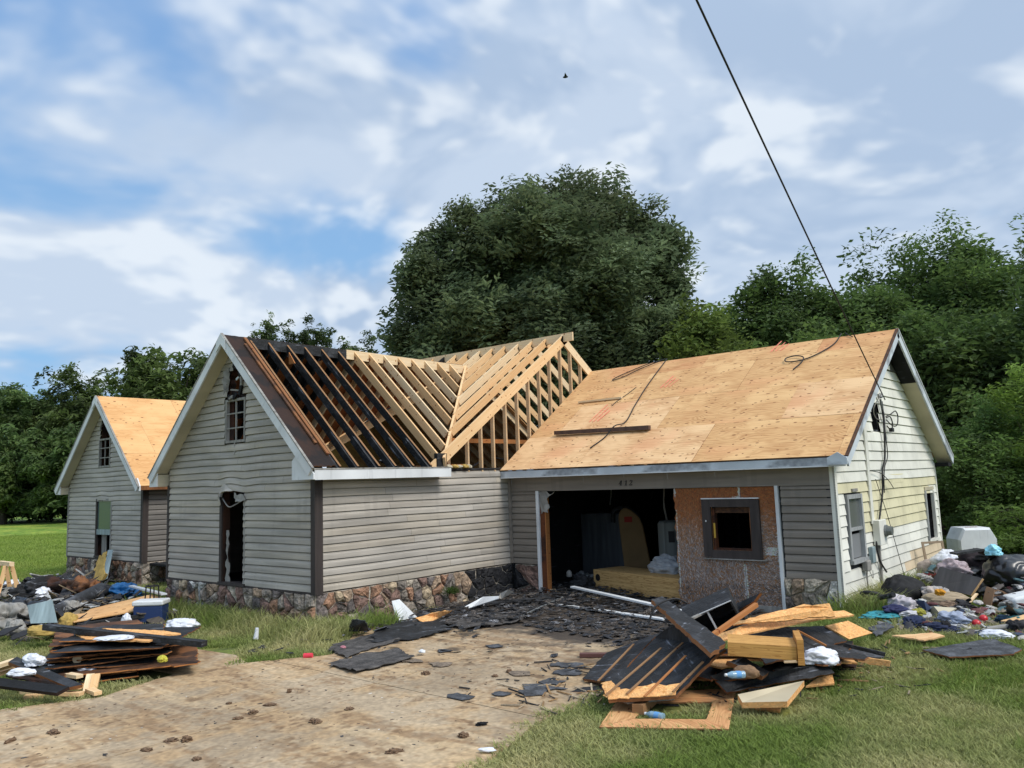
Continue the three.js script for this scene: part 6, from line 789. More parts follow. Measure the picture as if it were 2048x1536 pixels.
  sheet('bent_flashing', 'bluish flashing leaning on the far stone wall', 'flashing', [[-10.7, 0.85, 3.62], [-10.4, 0.87, 3.62], [-9.95, 0.1, 3.95], [-10.25, 0.08, 3.98]], 0.008, M.metal); sheet('insulation', 'ragged yellow insulation hanging by the bluish flashing', 'insulation', [[-11.0, 0.72, 3.7], [-10.75, 0.8, 3.66], [-10.5, 0.55, 3.78], [-10.2, 0.3, 3.9], [-10.0, 0.32, 3.95], [-10.1, 0.12, 4.0], [-10.6, 0.06, 4.02], [-10.75, 0.3, 3.9], [-10.95, 0.5, 3.8]], 0.06, M.insul, { rag: 0.07 });
  const q2 = rng(5), N = 900, g = slabGeo([[-0.5, 0, -0.3], [0.1, 0.06, -0.42], [0.5, 0, -0.1], [0.36, 0.08, 0.34], [-0.2, 0, 0.4]], 0.06, { rag: 0.04, seed: 7 }); g.clearGroups(); const im = new THREE.InstancedMesh(g, std({ map: T.streak, roughness: 0.9 }), N), m = new THREE.Matrix4(), cc = new THREE.Color();
  for (let i = 0; i < N; i++) { const a = q2(), x = mix(-12.5, -3.2, a) + (q2() - 0.5), z = mix(4.6, 6.9, a) + (q2() + q2() - 1) * 1.7, s = 0.1 + 0.5 * q2() * q2(); if (x > -5.1 && z < 5.2) { m.makeScale(0, 0, 0); m.setPosition(x, -1, z); } else m.compose(V(x, 0.04 + q2() * 0.14, z), new THREE.Quaternion().setFromEuler(new THREE.Euler((q2() - 0.5) * 0.9, q2() * 6.3, (q2() - 0.5) * 0.9)), V(s * (0.8 + q2() * 1.6), s * 0.7, s * 0.6)); im.setMatrixAt(i, m); const k = q2(); if (k < 0.5) cc.setRGB(0.04, 0.04, 0.045); else if (k < 0.75) cc.setRGB(0.16, 0.13, 0.1); else if (k < 0.9) cc.setRGB(0.6, 0.6, 0.58); else cc.setRGB(0.4, 0.3, 0.18); im.setColorAt(i, cc.multiplyScalar(0.7 + 0.6 * q2())); }
  im.name = 'house_debris'; im.userData = { label: 'mixed scraps strewn before the left wing of the house', category: 'debris', kind: 'stuff' }; scene.add(im);
}
// ================================================================== HEAP OF BELONGINGS AT THE RIGHT
{
  const tk = put('white_tank', 'white chamfered fibreglass tank behind the garage corner', 'tank', new THREE.Group()), s = new THREE.Shape([[-0.6, 0], [-0.6, 0.55], [-0.42, 0.8], [0.42, 0.8], [0.6, 0.55], [0.6, 0]].map((p) => new THREE.Vector2(...p))), tg = new THREE.ExtrudeGeometry(s, { depth: 0.8, bevelEnabled: true, bevelSize: 0.05, bevelThickness: 0.1, bevelSegments: 1 }); mesh('shell', tg.translate(0, 0, -0.4), M.white, tk); mesh('lid_strap', boxGeo(-0.2, 0.2, 0.845, 0.86, 0.05, 0.12), std({ color: C(110, 60, 50) }), tk); tk.position.set(7.05, 0.2, -7.35); tk.rotation.y = 0.62; tk.scale.set(0.62, 0.86, 0.7);
  const Lb = ['left black bin bag of the big heap', 'middle black bin bag in front', 'rightmost shiny black bin bag', 'black bin bag on top of the others']; D.bags.forEach((p, i) => put('bin_bag', Lb[i], 'bin bag', lump('l', [p[0], [0.16, 0.12, 0.12, 0.4][i], p[2] - 0.25], [0.42, 0.34, 0.36], M.bagB, { seed: 120 + i, crease: 0.3, amp: 0.16, freq: 1.0, turn: i * 1.3, detail: 14, cf: 2.6 }), 'black bin bags of the right heap'));
  const dk = ['black rubbish behind the bin bags, left', 'black rubbish behind the bin bags, centre', 'black rubbish behind the bin bags, right', 'black rubbish at the right foot of the heap', 'dark red and black cloth at the top of the heap']; D.dark.forEach((p, i) => put('dark_rubbish', dk[i], 'rubbish', lump('l', [p[0], p[1] - 0.58, p[2] - (i === 4 ? 0.6 : 0.2)], [0.46, 0.34, 0.4], i === 4 ? cloth(44, 34, 38) : i % 2 ? M.charDk : M.bagB, { seed: 130 + i, crease: 0.9, amp: 0.4, turn: i }), 'dark rubbish at the back of the right heap'));
  const bl = ['upper left black board on the heap', 'black board sloping down the right of the heap', 'black board under the dark rubbish', 'black board behind the cyan bag']; D.dpl.forEach((p, i) => bar('black_board', bl[i], 'board', p[0], p[1], 0.22, 0.03, i === 1 ? M.brownDk : M.char, 'black boards on the right heap'));
  put('cyan_bag', 'pale cyan plastic bag on top of the dark heap', 'plastic bag', lump('l', D.cyan[0], [0.12, 0.1, 0.1], std({ color: C(150, 214, 232), roughness: 0.35 }), { seed: 140, crease: 0.6 }));
  sheet('grey_table_top', 'big grey board leaning on the heap before the bin bags', 'board', D.gb.map((v) => [v[0], v[1] + 0.1, v[2]]), 0.05, [std({ map: T.streak, color: C(112, 106, 104), roughness: 0.6 }), M.lum[1], M.charDk]); put('beige_cushion', 'beige cushion curled in front of the grey board', 'cushion', lump('l', [7.95, 0.3, -0.5], [0.34, 0.1, 0.2], cloth(186, 166, 136), { seed: 141, crease: 0.2, amp: 0.15, turn: 0.6 }));
  put('backpack', 'black backpack against the garage end wall', 'backpack', lump('l', [7.32, 0.16, -0.75], [0.4, 0.34, 0.27], std({ color: C(17, 17, 19), roughness: 0.8 }), { seed: 142, crease: 0.35, amp: 0.16, freq: 0.9, turn: 0.9 })); put('turquoise_cloth', 'turquoise cloth spread on the grass at the heap edge', 'cloth', lump('l', [7.5, 0.2, 0.55], [0.24, 0.07, 0.5], cloth(64, 164, 176), { seed: 143, crease: 0.6, turn: -0.6 }));
  const cl = [['white shirt beside the turquoise cloth', [216, 208, 212], [0.2, 0.16, 0.16]], ['blue and pink cloth lying on the turquoise one', [52, 56, 96], [0.18, 0.08, 0.12]], ['navy cloth in front of the white shirt', [38, 50, 84], [0.2, 0.09, 0.12]], ['grey striped cloth in the middle of the heap front', [176, 186, 206], [0.24, 0.09, 0.16]], ['white and grey rag below the grey board', [200, 194, 190], [0.2, 0.16, 0.14]], ['pale rag left of the beige cushion', [210, 196, 186], [0.14, 0.1, 0.1]], ['orange yellow glove on the grey board edge', [226, 156, 34], [0.1, 0.06, 0.07]], ['olive yellow rag behind the navy cloth', [172, 166, 66], [0.11, 0.06, 0.08]], ['brown rag on the cream board', [150, 126, 104], [0.14, 0.07, 0.1]], ['white sock heap next to the blue cloth', [222, 220, 222], [0.14, 0.05, 0.1]], ['black shoe in the middle front', [28, 27, 30], [0.13, 0.07, 0.08]], ['white paper at the front edge of the heap', [214, 214, 214], [0.1, 0.03, 0.13]], ['black bag strap heap right of the cream board', [36, 34, 38], [0.16, 0.08, 0.12]], ['dark teal cloth at the right of the heap', [28, 62, 84], [0.2, 0.07, 0.14]], ['sea green cloth at the right edge', [38, 122, 130], [0.24, 0.07, 0.12]], ['black roll of tape at the right edge', [40, 40, 44], [0.12, 0.1, 0.1]]];
  D.cl.forEach((p, i) => put('clothing', cl[i][0], 'clothing', lump('l', [p[0], Math.max(0.18, p[1] - cl[i][2][1] * 0.6), p[2]], cl[i][2], cloth(...cl[i][1]), { seed: 150 + i, crease: 0.8, amp: 0.4, turn: i * 0.8, detail: 7 })));
  sheet('blue_folder', 'dark blue folder propped among the clothes', 'folder', D.book, 0.03, std({ color: C(40, 52, 78) })); sheet('cream_board', 'cream and white board lying among the clothes', 'board', D.wbd, 0.03, M.cream);
  const pl = ['thin grey rod at the front of the heap', 'long grey pole at the front of the heap', 'thick dark roller at the end of the grey pole', 'black pole leaning towards the board pile', 'short white rod beside the red balls', 'brown stick at the front left of the heap']; D.poles.forEach((p, i) => put('pole', pl[i], 'pole', mesh('p', cylGeo(p[0], p[1], [0.012, 0.03, 0.05, 0.035, 0.012, 0.02][i]), [M.galv, M.trimG, M.rubber, M.char, M.white, M.brown][i]))); put('black_hose', 'black loop of hose on the leaning black pole', 'hose', mesh('h', new THREE.TorusGeometry(0.13, 0.03, 8, 24).rotateX(1.2).translate(7.08, 0.42, 0.05), M.rubber));
  D.balls.forEach((p, i) => put('red_ball', ['red ball in front of the grey bar', 'red ball closer to the grey pole'][i], 'ball', mesh('b', new THREE.SphereGeometry(0.055, 18, 12).translate(p[0], p[1], p[2]), std({ color: C(190, 32, 40), roughness: 0.3 })), 'red balls in the heap')); put('plastic_bag', 'grey white plastic bag on the grass below the grey pole', 'plastic bag', lump('l', [8.88, 0.18, 1.3], [0.2, 0.07, 0.13], M.bagW, { seed: 170, freq: 1.2, amp: 0.3, crease: 0.55 }));
  put('white_tub', 'white plastic tub on its side at the right edge', 'tub', mesh('t', new RoundedBoxGeometry(0.5, 0.24, 0.36, 3, 0.05).rotateZ(0.2).rotateY(0.6).translate(8.92, 0.34, -0.8), M.white)); put('brown_box', 'open brown cardboard box beside the white tub', 'box', mesh('b', mergeGeometries([boxGeo(-0.2, 0.2, 0, 0.01, -0.16, 0.16), boxGeo(-0.2, -0.19, 0.01, 0.26, -0.16, 0.16), boxGeo(0.19, 0.2, 0.01, 0.26, -0.16, 0.16), boxGeo(-0.189, 0.189, 0.01, 0.26, -0.16, -0.15)]).rotateZ(-0.3).rotateY(0.5).translate(8.6, 0.2, -0.8), std({ color: C(150, 118, 92) })));
  put('floral_cushion', 'pale patterned cushion against the garage corner', 'cushion', lump('l', [7.15, 0.28, -3.5], [0.3, 0.24, 0.14], cloth(196, 180, 168), { seed: 171, crease: 0.2, amp: 0.12, turn: 0.6 })); const fm = put('picture_frame', 'empty brown picture frame at the garage corner', 'picture frame', mesh('f', mergeGeometries([boxGeo(-0.2, 0.2, 0.36, 0.4, 0, 0.03), boxGeo(-0.2, 0.2, 0, 0.04, 0, 0.03), boxGeo(-0.2, -0.16, 0.041, 0.359, 0, 0.03), boxGeo(0.16, 0.2, 0.041, 0.359, 0, 0.03)]), std({ color: C(148, 128, 106) }))); fm.position.set(7.0, 0.46, -4.3); fm.rotation.set(-0.2, 0.6, 0.15);
  put('clear_plastic', 'crumpled clear plastic beside the picture frame', 'plastic', lump('l', [7.4, 0.5, -3.3], [0.22, 0.2, 0.18], M.bagW, { seed: 172, freq: 1.2, amp: 0.3, crease: 0.55 })); put('pink_cloth', 'white and pink cloth above the grey board', 'clothing', lump('l', [7.8, 0.5, -1.85], [0.26, 0.2, 0.18], cloth(206, 188, 192), { seed: 173, crease: 0.8 })); put('blue_tub', 'small bright blue tub above the grey board', 'tub', mesh('t', cylGeo([7.66, 0.46, -1.95], [7.7, 0.64, -1.9], 0.1, 0.12, 16), std({ color: C(36, 72, 170), roughness: 0.4 }))); put('red_bag', 'dark red bag by the garage corner under the patterned cushion', 'bag', lump('l', [7.3, 0.25, -2.5], [0.2, 0.16, 0.14], cloth(120, 26, 36), { seed: 174 }));
  bar('grey_bar', 'pale grey bar near the red balls', 'bar', D.gbar[0], D.gbar[1], 0.09, 0.03, M.trimG); sheet('black_flap', 'black torn fabric flap at the right of the heap', 'fabric', D.bt, 0.01, M.rubber, { rag: 0.02 }); bar('loose_batten', 'pale slat at the lower edge of the grey board', 'slat', D.slt[0], D.slt[1], 0.04, 0.02, M.lum[0]);
  put('blue_jeans', 'blue jeans crumpled at the front of the heap', 'clothing', lump('l', [8.22, 0.18, 1.2], [0.24, 0.08, 0.14], cloth(38, 48, 78), { seed: 175, crease: 0.8 })); put('grey_shoe', 'grey shoe lying left of the red balls', 'shoe', lump('l', [8.4, 0.2, 0.55], [0.13, 0.07, 0.07], cloth(110, 108, 112), { seed: 176, detail: 6 })); put('red_can', 'dark red can lying between the clothes', 'can', mesh('c', cylGeo([8.32, 0.26, 0.75], [8.4, 0.27, 0.68], 0.035, 0.035, 10), std({ color: C(140, 30, 40), roughness: 0.35 })));
  const q2 = rng(6), N = 620, g = lumpGeo(0.5, 0.3, 0.4, { seed: 3, detail: 3, crease: 0.7 }), im = new THREE.InstancedMesh(g, std({ roughness: 0.8, map: T.fabric }), N), m = new THREE.Matrix4(), cc = new THREE.Color(), pal = [[0.05, 0.05, 0.06], [0.5, 0.5, 0.5], [0.12, 0.1, 0.09], [0.35, 0.28, 0.2], [0.04, 0.06, 0.12], [0.16, 0.05, 0.05], [0.1, 0.2, 0.22], [0.7, 0.68, 0.66], [0.03, 0.03, 0.035], [0.03, 0.03, 0.03], [0.25, 0.24, 0.23], [0.6, 0.57, 0.52]];
  for (let i = 0; i < N; i++) { const t = q2(), x = 7.3 + 1.75 * q2() + (t > 0.6 ? 0.2 : 0), z0 = mix(-2.4, 1.35, t), z = z0 < -0.45 && z0 > -1.5 && x < 8.5 ? z0 + 1.1 : z0, s = 0.08 + 0.16 * q2() * q2(), y = 0.2 + 0.4 * sstep(0.6, -1.8, z) * q2(); m.compose(V(x, y, z), new THREE.Quaternion().setFromEuler(new THREE.Euler(q2() - 0.5, q2() * 6.3, q2() - 0.5)), V(s * (0.8 + q2()), s * 0.7, s)); im.setMatrixAt(i, m); const p = pal[Math.floor(q2() * pal.length)]; im.setColorAt(i, cc.setRGB(...p)); }
  im.name = 'household_debris'; im.userData = { label: 'small household scraps strewn through the right heap', category: 'debris', kind: 'stuff' }; scene.add(im);
}
// ================================================================== GROUND, DRIVEWAY, GRASS, TREES
{
  const xs = [], N = 150; for (let i = 0; i <= N; i++) { const t = (i / N) * 2 - 1; xs.push(Math.sign(t) * (14 * Math.abs(t) + 600 * Math.pow(Math.abs(t), 5))); }
  const pos = [], uv = [], idx = [], col = []; for (const z of xs) for (const x of xs) { const X = x + 3, Z = z + 3; pos.push(X, hG(X, Z) - (Z < 0.2 && X < 6.5 && Z > -6.4 && X > -13 ? 0.02 : 0), Z); uv.push(X, Z); const d = fbm3(X * 0.35, 2, Z * 0.35, 4), far = sstep(25, 60, Math.hypot(X - 11, Z - 12)); const a = mix3([1, 1, 1], [1.15, 1.02, 0.9], clamp(d * 2 + 0.3)), c = mix3(a, [1.35, 1.75, 0.72], far); col.push(...c); }
  for (let j = 0; j < N; j++) for (let i = 0; i < N; i++) { const a = j * (N + 1) + i; idx.push(a, a + N + 1, a + 1, a + 1, a + N + 1, a + N + 2); }
  const g = new THREE.BufferGeometry(); g.setAttribute('position', new THREE.Float32BufferAttribute(pos, 3)); g.setAttribute('uv', new THREE.Float32BufferAttribute(uv, 2)); g.setAttribute('color', new THREE.Float32BufferAttribute(col, 3)); g.setIndex(idx); g.computeVertexNormals();
  structure(mesh('g', g, std({ map: T.soil, vertexColors: true, bumpMap: T.bumpN, bumpScale: 0.02, roughness: 1 })), 'ground');
}
const driveL = [[1.3, 13.5], [0.92, 9.55], [1.34, 8.7], [0.95, 7.6], [1.25, 6.75], [1.8, 5.9], [1.45, 5.4], [0.7, 4.6], [0.12, 3.6], [0.12, -0.06]], driveR = [[8.6, 13.5], [6.9, 9.2], [6.25, 7.55], [5.98, 6.6], [5.95, 5.4], [5.75, 3.0], [5.72, -0.06]];
const lineX = (L, z) => { for (let i = 0; i < L.length - 1; i++) { const [x0, z0] = L[i], [x1, z1] = L[i + 1]; if (z <= z0 && z >= z1) return mix(x0, x1, (z0 - z) / (z0 - z1 || 1)); } return L[L.length - 1][0]; };
{
  const dv = structure(new THREE.Group(), 'driveway'), J = [13.5, 10.5, 6.56, 2.5, -0.06], mid = 3.55, U = (g) => { const p = g.attributes.position, uv = g.attributes.uv; for (let i = 0; i < p.count; i++) uv.setXY(i, (p.getX(i) + 1) / 8, (p.getZ(i) + 2) / 16); return g; };
  for (let k = 0; k < 4; k++) { const z1 = J[k] - 0.011, z0 = J[k + 1] + 0.011, side = (L) => { const o = []; for (let i = 0; i <= 40; i++) { const z = mix(z1, z0, i / 40); o.push([lineX(L, z) + 0.06 * IN.noise(z * 2, 5, L === driveL ? 1 : 9) + 0.04 * IN.noise(z * 7, 2, 3), z]); } return o; };
    const l = side(driveL), r = side(driveR), y = 0.03 + 0.003 * (k % 2); mesh('concrete_slab', U(slabGeo([...l, [mid - 0.01, z0], [mid - 0.01, z1]].map((p) => [p[0], y, p[1]]), 0.12)), M.conc, dv); mesh('concrete_slab', U(slabGeo([...r, [mid + 0.01, z0], [mid + 0.01, z1]].map((p) => [p[0], y + 0.002, p[1]]), 0.12)), M.conc, dv); }
  mesh('concrete_slab', U(slabGeo([[0.95, 7.6], [1.25, 6.8], [0.6, 6.6], [-0.4, 6.7], [-0.6, 7.2], [0.2, 7.7]].map((p) => [p[0], 0.022, p[1]]), 0.1)), M.conc, dv);
}
// ---- grass
const inPoly = (P, x, z) => { let c = false; for (let i = 0, j = P.length - 1; i < P.length; j = i++) { const [xi, zi] = P[i], [xj, zj] = P[j]; if (zi > z !== zj > z && x < ((xj - xi) * (z - zi)) / (zj - zi) + xi) c = !c; } return c; };
const flat2 = (a) => a.map((p) => [p[0], p[2]]), bare = [flat2(D.p2), flat2(D.p17), flat2(D.p14b), flat2(D.p14o), flat2(D.p3), flat2(D.p19), flat2(D.g2), flat2(D.g1), flat2(D.g3), flat2(D.p20b), flat2(D.mat0), flat2(D.mat1), flat2(D.mat2)], FO = flat2(D.frameO), FI = flat2(D.frameI), stackP = [[0.2, 9.0], [1.5, 7.3], [0.1, 6.2], [-1.4, 7.7]];
function lawn(x, z) {
  if (z <= 13.4 && z >= -0.06 && x > lineX(driveL, z) + 0.16 * IN.noise(z * 3, x * 3, 4) && x < lineX(driveR, z) - 0.05 + 0.2 * IN.noise(z * 4, x * 4, 1)) return 0;
  if ((x > -4.97 && x < 0.1 && z < 4.95 && z > -6.5) || (x > -13.75 && x < -9.0 && z < 3.55 && z > -6.5) || (x > -9.1 && x < -4.9 && z < 1.3 && z > -6.5) || (x > -0.1 && x < 6.72 && z < 0.05 && z > -6.5)) return 0;
  for (const P of bare) if (inPoly(P, x, z)) return 0; if (inPoly(FO, x, z) && !inPoly(FI, x, z)) return 0; if (inPoly(stackP, x, z)) return 0; if (x > -0.7 && x < 1.0 && z > 6.6 && z < 7.6) return 0.1;
  return 1;
}
function tuftGeo(n, h, spread, seed, w = 0.006) {
  const q = rng(seed), pos = [], nor = []; for (let i = 0; i < n; i++) { const a = q() * 6.283, r = spread * Math.sqrt(q()), x = Math.cos(a) * r, z = Math.sin(a) * r, b = q() * 6.283, H = h * (0.45 + 0.75 * q()), ln = H * (0.25 + 0.75 * q()), dx = Math.cos(b) * w, dz = Math.sin(b) * w, c = q() * 6.283, mx = x + Math.cos(c) * ln * 0.35, mz = z + Math.sin(c) * ln * 0.35, tx = x + Math.cos(c) * ln, tz = z + Math.sin(c) * ln;
    pos.push(x - dx, 0, z - dz, x + dx, 0, z + dz, mx + dx * 0.8, H * 0.65, mz + dz * 0.8, x - dx, 0, z - dz, mx + dx * 0.8, H * 0.65, mz + dz * 0.8, mx - dx * 0.8, H * 0.65, mz - dz * 0.8, mx - dx * 0.8, H * 0.65, mz - dz * 0.8, mx + dx * 0.8, H * 0.65, mz + dz * 0.8, tx, H, tz); }
  const g = new THREE.BufferGeometry(); g.setAttribute('position', new THREE.Float32BufferAttribute(pos, 3)); g.computeVertexNormals(); return g;
}
const grassMat = new THREE.MeshPhysicalMaterial({ color: 0xffffff, roughness: 1, specularIntensity: 0.25, transmission: 0.4, thickness: 0, side: THREE.DoubleSide });
{
  const q = rng(4242), spots2 = [[], [], []], m = new THREE.Matrix4(), Q = new THREE.Quaternion(), E = new THREE.Euler(), cc = new THREE.Color(), yaw0 = 0.7026;
  const add = (k, x, z, s, c) => spots2[k].push([x, z, s, c]);
  const tint = (x, z) => { const d = 1.3 * fbm3(x * 0.7, 1, z * 0.7, 4) + 0.25 * fbm3(x * 4, 8, z * 4, 2), dry = clamp(0.36 + d * 1.5 + 0.25 * sstep(7.5, 6.2, x) * sstep(4.5, 6.5, z)); const a = mix3([0.19, 0.262, 0.054], [0.52, 0.475, 0.23], dry); const k = 0.75 + 0.5 * q(); return a.map((v) => v * k); };
  for (let i = 0; i < 330000; i++) {
    const r = 5 * Math.pow(56 / 5, Math.pow(q(), 1.15)), an = -yaw0 + (q() - 0.5) * 1.5, x = 10.886 + Math.sin(an) * r, z = 12.656 - Math.cos(an) * r; if (q() > lawn(x, z)) continue; if (z < -8 && x > -9) continue;
    const wall = x > -5.3 && x < 1.0 && z > 4.8 && z < 5.9 ? 1 - (z - 4.8) / 1.1 : x > 6.6 && x < 7.4 && z < 0.6 ? 0.6 : 0; if (x > -12.5 && x < -3 && Math.abs(z - mix(4.6, 6.9, (x + 12.5) / 9.3)) < 1.2 && q() < 0.75) continue;
    const patch = sstep(0.05, 0.35, fbm3(x * 0.9 + 4, 6, z * 0.9, 3)), far = sstep(14, 30, r), c = tint(x, z), g = far > 0 ? mix3(c, [0.25, 0.35, 0.06], far * 0.85) : c;
    if (wall > 0 && q() < wall * 0.3) add(2, x, z, 0.7 + q() * 0.8, c); else if (q() < 0.04 * patch && r < 15 && !inPoly(FI, x, z)) add(1, x, z, 0.6 + q() * 0.8, c); else add(0, x, z, (0.55 + 0.7 * q()) * (1 + 1.3 * sstep(9, 40, r)), g);
  }
  for (let i = 0; i < 520; i++) { const t = q(); let x, z; if (t < 0.5) { x = -4.9 + q() * 5.6; z = 4.95 + q() * q() * 0.9; } else if (t < 0.75) { x = 0.15 + q() * 0.8; z = 3.7 + q() * 1.5; } else { x = 6.75 + q() * 0.6; z = -1.6 + q() * 2; } add(2, x, z, 0.6 + q() * 0.9, tint(x, z)); }
  const kinds = [[tuftGeo(9, 0.055, 0.06, 1, 0.0035), 'lawn_grass', 'short mown lawn grass with dry patches around the house'], [tuftGeo(12, 0.12, 0.07, 2, 0.004), 'grass_clump', 'longer clumps of grass standing in the lawn'], [tuftGeo(12, 0.2, 0.09, 3, 0.004), 'tall_grass', 'tall uncut grass along the stone base and walls']];
  kinds.forEach(([g, n, label], k) => { const L = spots2[k], im = new THREE.InstancedMesh(g, grassMat, L.length); L.forEach(([x, z, s, c], i) => { E.set((q() - 0.5) * 0.3, q() * 6.283, (q() - 0.5) * 0.3); m.compose(V(x, hG(x, z) - 0.004, z), Q.setFromEuler(E), V(s * 1.15, s, s * 1.15)); im.setMatrixAt(i, m); im.setColorAt(i, cc.setRGB(...c)); }); im.name = n; im.userData = { label, category: 'grass', kind: 'stuff' }; im.castShadow = im.receiveShadow = true; scene.add(im); });
  console.log('grass', spots2.map((s) => s.length).join(' '));
}
// ---- foliage
function clumpGeo(n, R0, leaf, seed, long = 1.6) {          // a spray of bent, pointed leaves
  const q = rng(seed), pos = [], v = new THREE.Vector3(), e = new THREE.Euler(), P = [[0, 0, -0.5], [0.32, 0.1, 0], [0, -0.04, 0.5], [-0.32, 0.1, 0]];
  for (let i = 0; i < n; i++) { let x, y, z; do { x = q() * 2 - 1; y = q() * 2 - 1; z = q() * 2 - 1; } while (x * x + y * y + z * z > 1); e.set((q() - 0.35) * 1.5, q() * 6.283, (q() - 0.5) * 1.2); const s = leaf * (0.6 + 0.8 * q()), C4 = P.map((p) => v.set(p[0] * s, p[1] * s, p[2] * s * long).applyEuler(e).add(new THREE.Vector3(x * R0, y * R0 * 0.75, z * R0)).toArray()); pos.push(...C4[0], ...C4[1], ...C4[2], ...C4[0], ...C4[2], ...C4[3]); }
  const g = new THREE.BufferGeometry(); g.setAttribute('position', new THREE.Float32BufferAttribute(pos, 3)); g.computeVertexNormals(); return g;
}
const leafMat = new THREE.MeshPhysicalMaterial({ color: 0xffffff, roughness: 1, specularIntensity: 0.25, transmission: 0.5, thickness: 0, side: THREE.DoubleSide }), bark = std({ map: T.speck, color: C(92, 80, 70), bumpMap: T.bumpN, bumpScale: 0.03 });
const CL = { oak: clumpGeo(26, 0.5, 0.17, 1), mid: clumpGeo(24, 0.5, 0.15, 2, 1.4), fine: clumpGeo(34, 0.45, 0.11, 3, 2.4), big: clumpGeo(20, 0.6, 0.26, 4, 1.4) };
let treeSeed = 500;
// lobes: [dx, y, dz, rx, ry, rz]; clumps sit mostly near each lobe's skin, thinning to a ragged edge
function tree(name, label, group, x, z, lobes, { clump = 'mid', n = 900, col = [0.05, 0.085, 0.025], size = 1, trunkH = 4, trunkR = 0.25, dryTop = 0, rough = 0.55, cat = 'tree', var2 = [0.09, 0.11, 0.03] } = {}) {
  const q = rng(++treeSeed), t = thing(new THREE.Group(), name, label, cat, group); t.position.set(x, hG(x, z), z);
  const vol = lobes.map((l) => Math.pow(l[3] * l[4] * l[5], 0.67)), tot = vol.reduce((a, b) => a + b), top = Math.max(...lobes.map((l) => l[1] + l[4])), bot = Math.min(...lobes.map((l) => l[1] - l[4]));
  const im = new THREE.InstancedMesh(CL[clump], leafMat, n), m = new THREE.Matrix4(), E = new THREE.Euler(), Q = new THREE.Quaternion(), cc = new THREE.Color(); let k = 0;
  lobes.forEach((l, li) => { const cnt = li === lobes.length - 1 ? n - k : Math.round((n * vol[li]) / tot), sub = []; const ns = 7 + Math.round(vol[li] * 0.8); for (let i = 0; i < ns; i++) { const a = q() * 6.283, c = q() * 1.9 - 0.9, s = Math.sqrt(1 - Math.min(1, c * c)); sub.push([Math.cos(a) * s, c, Math.sin(a) * s, 0.8 + (0.55 - rough) * 0.5 + rough * q(), 0.75 + q() * 0.5]); }
    for (let i = 0; i < cnt && k < n; i++, k++) { const b = sub[Math.floor(q() * ns)], rad = Math.pow(q(), 0.4) * 0.42; let dx, dy, dz; do { dx = q() * 2 - 1; dy = q() * 2 - 1; dz = q() * 2 - 1; } while (dx * dx + dy * dy + dz * dz > 1); const inn = q() < 0.22 ? q() * 0.8 : 0.78, ux = (b[0] * inn * (b[3] - 0.05) + dx * rad), uy = (b[1] * inn * (b[3] - 0.05) + dy * rad), uz = (b[2] * inn * (b[3] - 0.05) + dz * rad);
      const px = l[0] + ux * l[3], py = Math.max(0.3, l[1] + uy * l[4]), pz = l[2] + uz * l[5], s = size * (0.6 + 0.75 * q()); E.set((q() - 0.5) * 1.2, q() * 6.283, (q() - 0.5) * 1.2); m.compose(V(px, py, pz), Q.setFromEuler(E), V(s, s, s)); im.setMatrixAt(k, m);
      const v = (0.62 + 0.5 * q()) * b[4], mm = clamp(q() * 0.7 * (b[4] - 0.6) * 2), c3 = mix3(col, var2, mm); let c = c3.map((w) => w * v); if (dryTop) c = mix3(c, [0.10, 0.10, 0.045], dryTop * sstep(0.5, 1, (py - bot) / (top - bot)) * q()); im.setColorAt(k, cc.setRGB(...c)); } });
  im.name = 'crown'; im.userData.kind = 'stuff'; im.castShadow = im.receiveShadow = true; t.add(im);
  const gs = [], th = Math.max(trunkH, bot + (top - bot) * 0.35); gs.push(tubeTaper([[0, -0.1, 0], [0.08 * trunkR, th * 0.4, 0.1], [0.1, th, 0], [0, th + (top - th) * 0.5, 0.1]], trunkR, trunkR * 0.25));
  for (let i = 0; i < Math.min(14, 4 + lobes.length * 2); i++) { const l = lobes[i % lobes.length], a = q() * 6.283, y0 = th * (0.6 + 0.5 * q()), ex = l[0] + Math.cos(a) * l[3] * 0.6, ez = l[2] + Math.sin(a) * l[5] * 0.6, ey = l[1] + (q() - 0.2) * l[4] * 0.7; gs.push(tubeTaper([[0.05, y0, 0], [ex * 0.4, mix(y0, ey, 0.5) + 0.3, ez * 0.4], [ex, ey, ez]], trunkR * 0.42, trunkR * 0.08)); }
  mesh('trunk', mergeGeometries(gs), bark, t); return t;
}
function tubeTaper(pts, r0, r1) { const c = new THREE.CatmullRomCurve3(pts.map((p) => V(...p))), S = 10, A = 7, g = new THREE.TubeGeometry(c, S, 1, A), p = g.attributes.position; for (let i = 0; i <= S; i++) { const o = c.getPointAt(i / S), r = mix(r0, r1, i / S); for (let j = 0; j <= A; j++) { const k = i * (A + 1) + j, v = V(p.getX(k), p.getY(k), p.getZ(k)).sub(o).multiplyScalar(r).add(o); p.setXYZ(k, v.x, v.y, v.z); } } g.computeVertexNormals(); return g; }
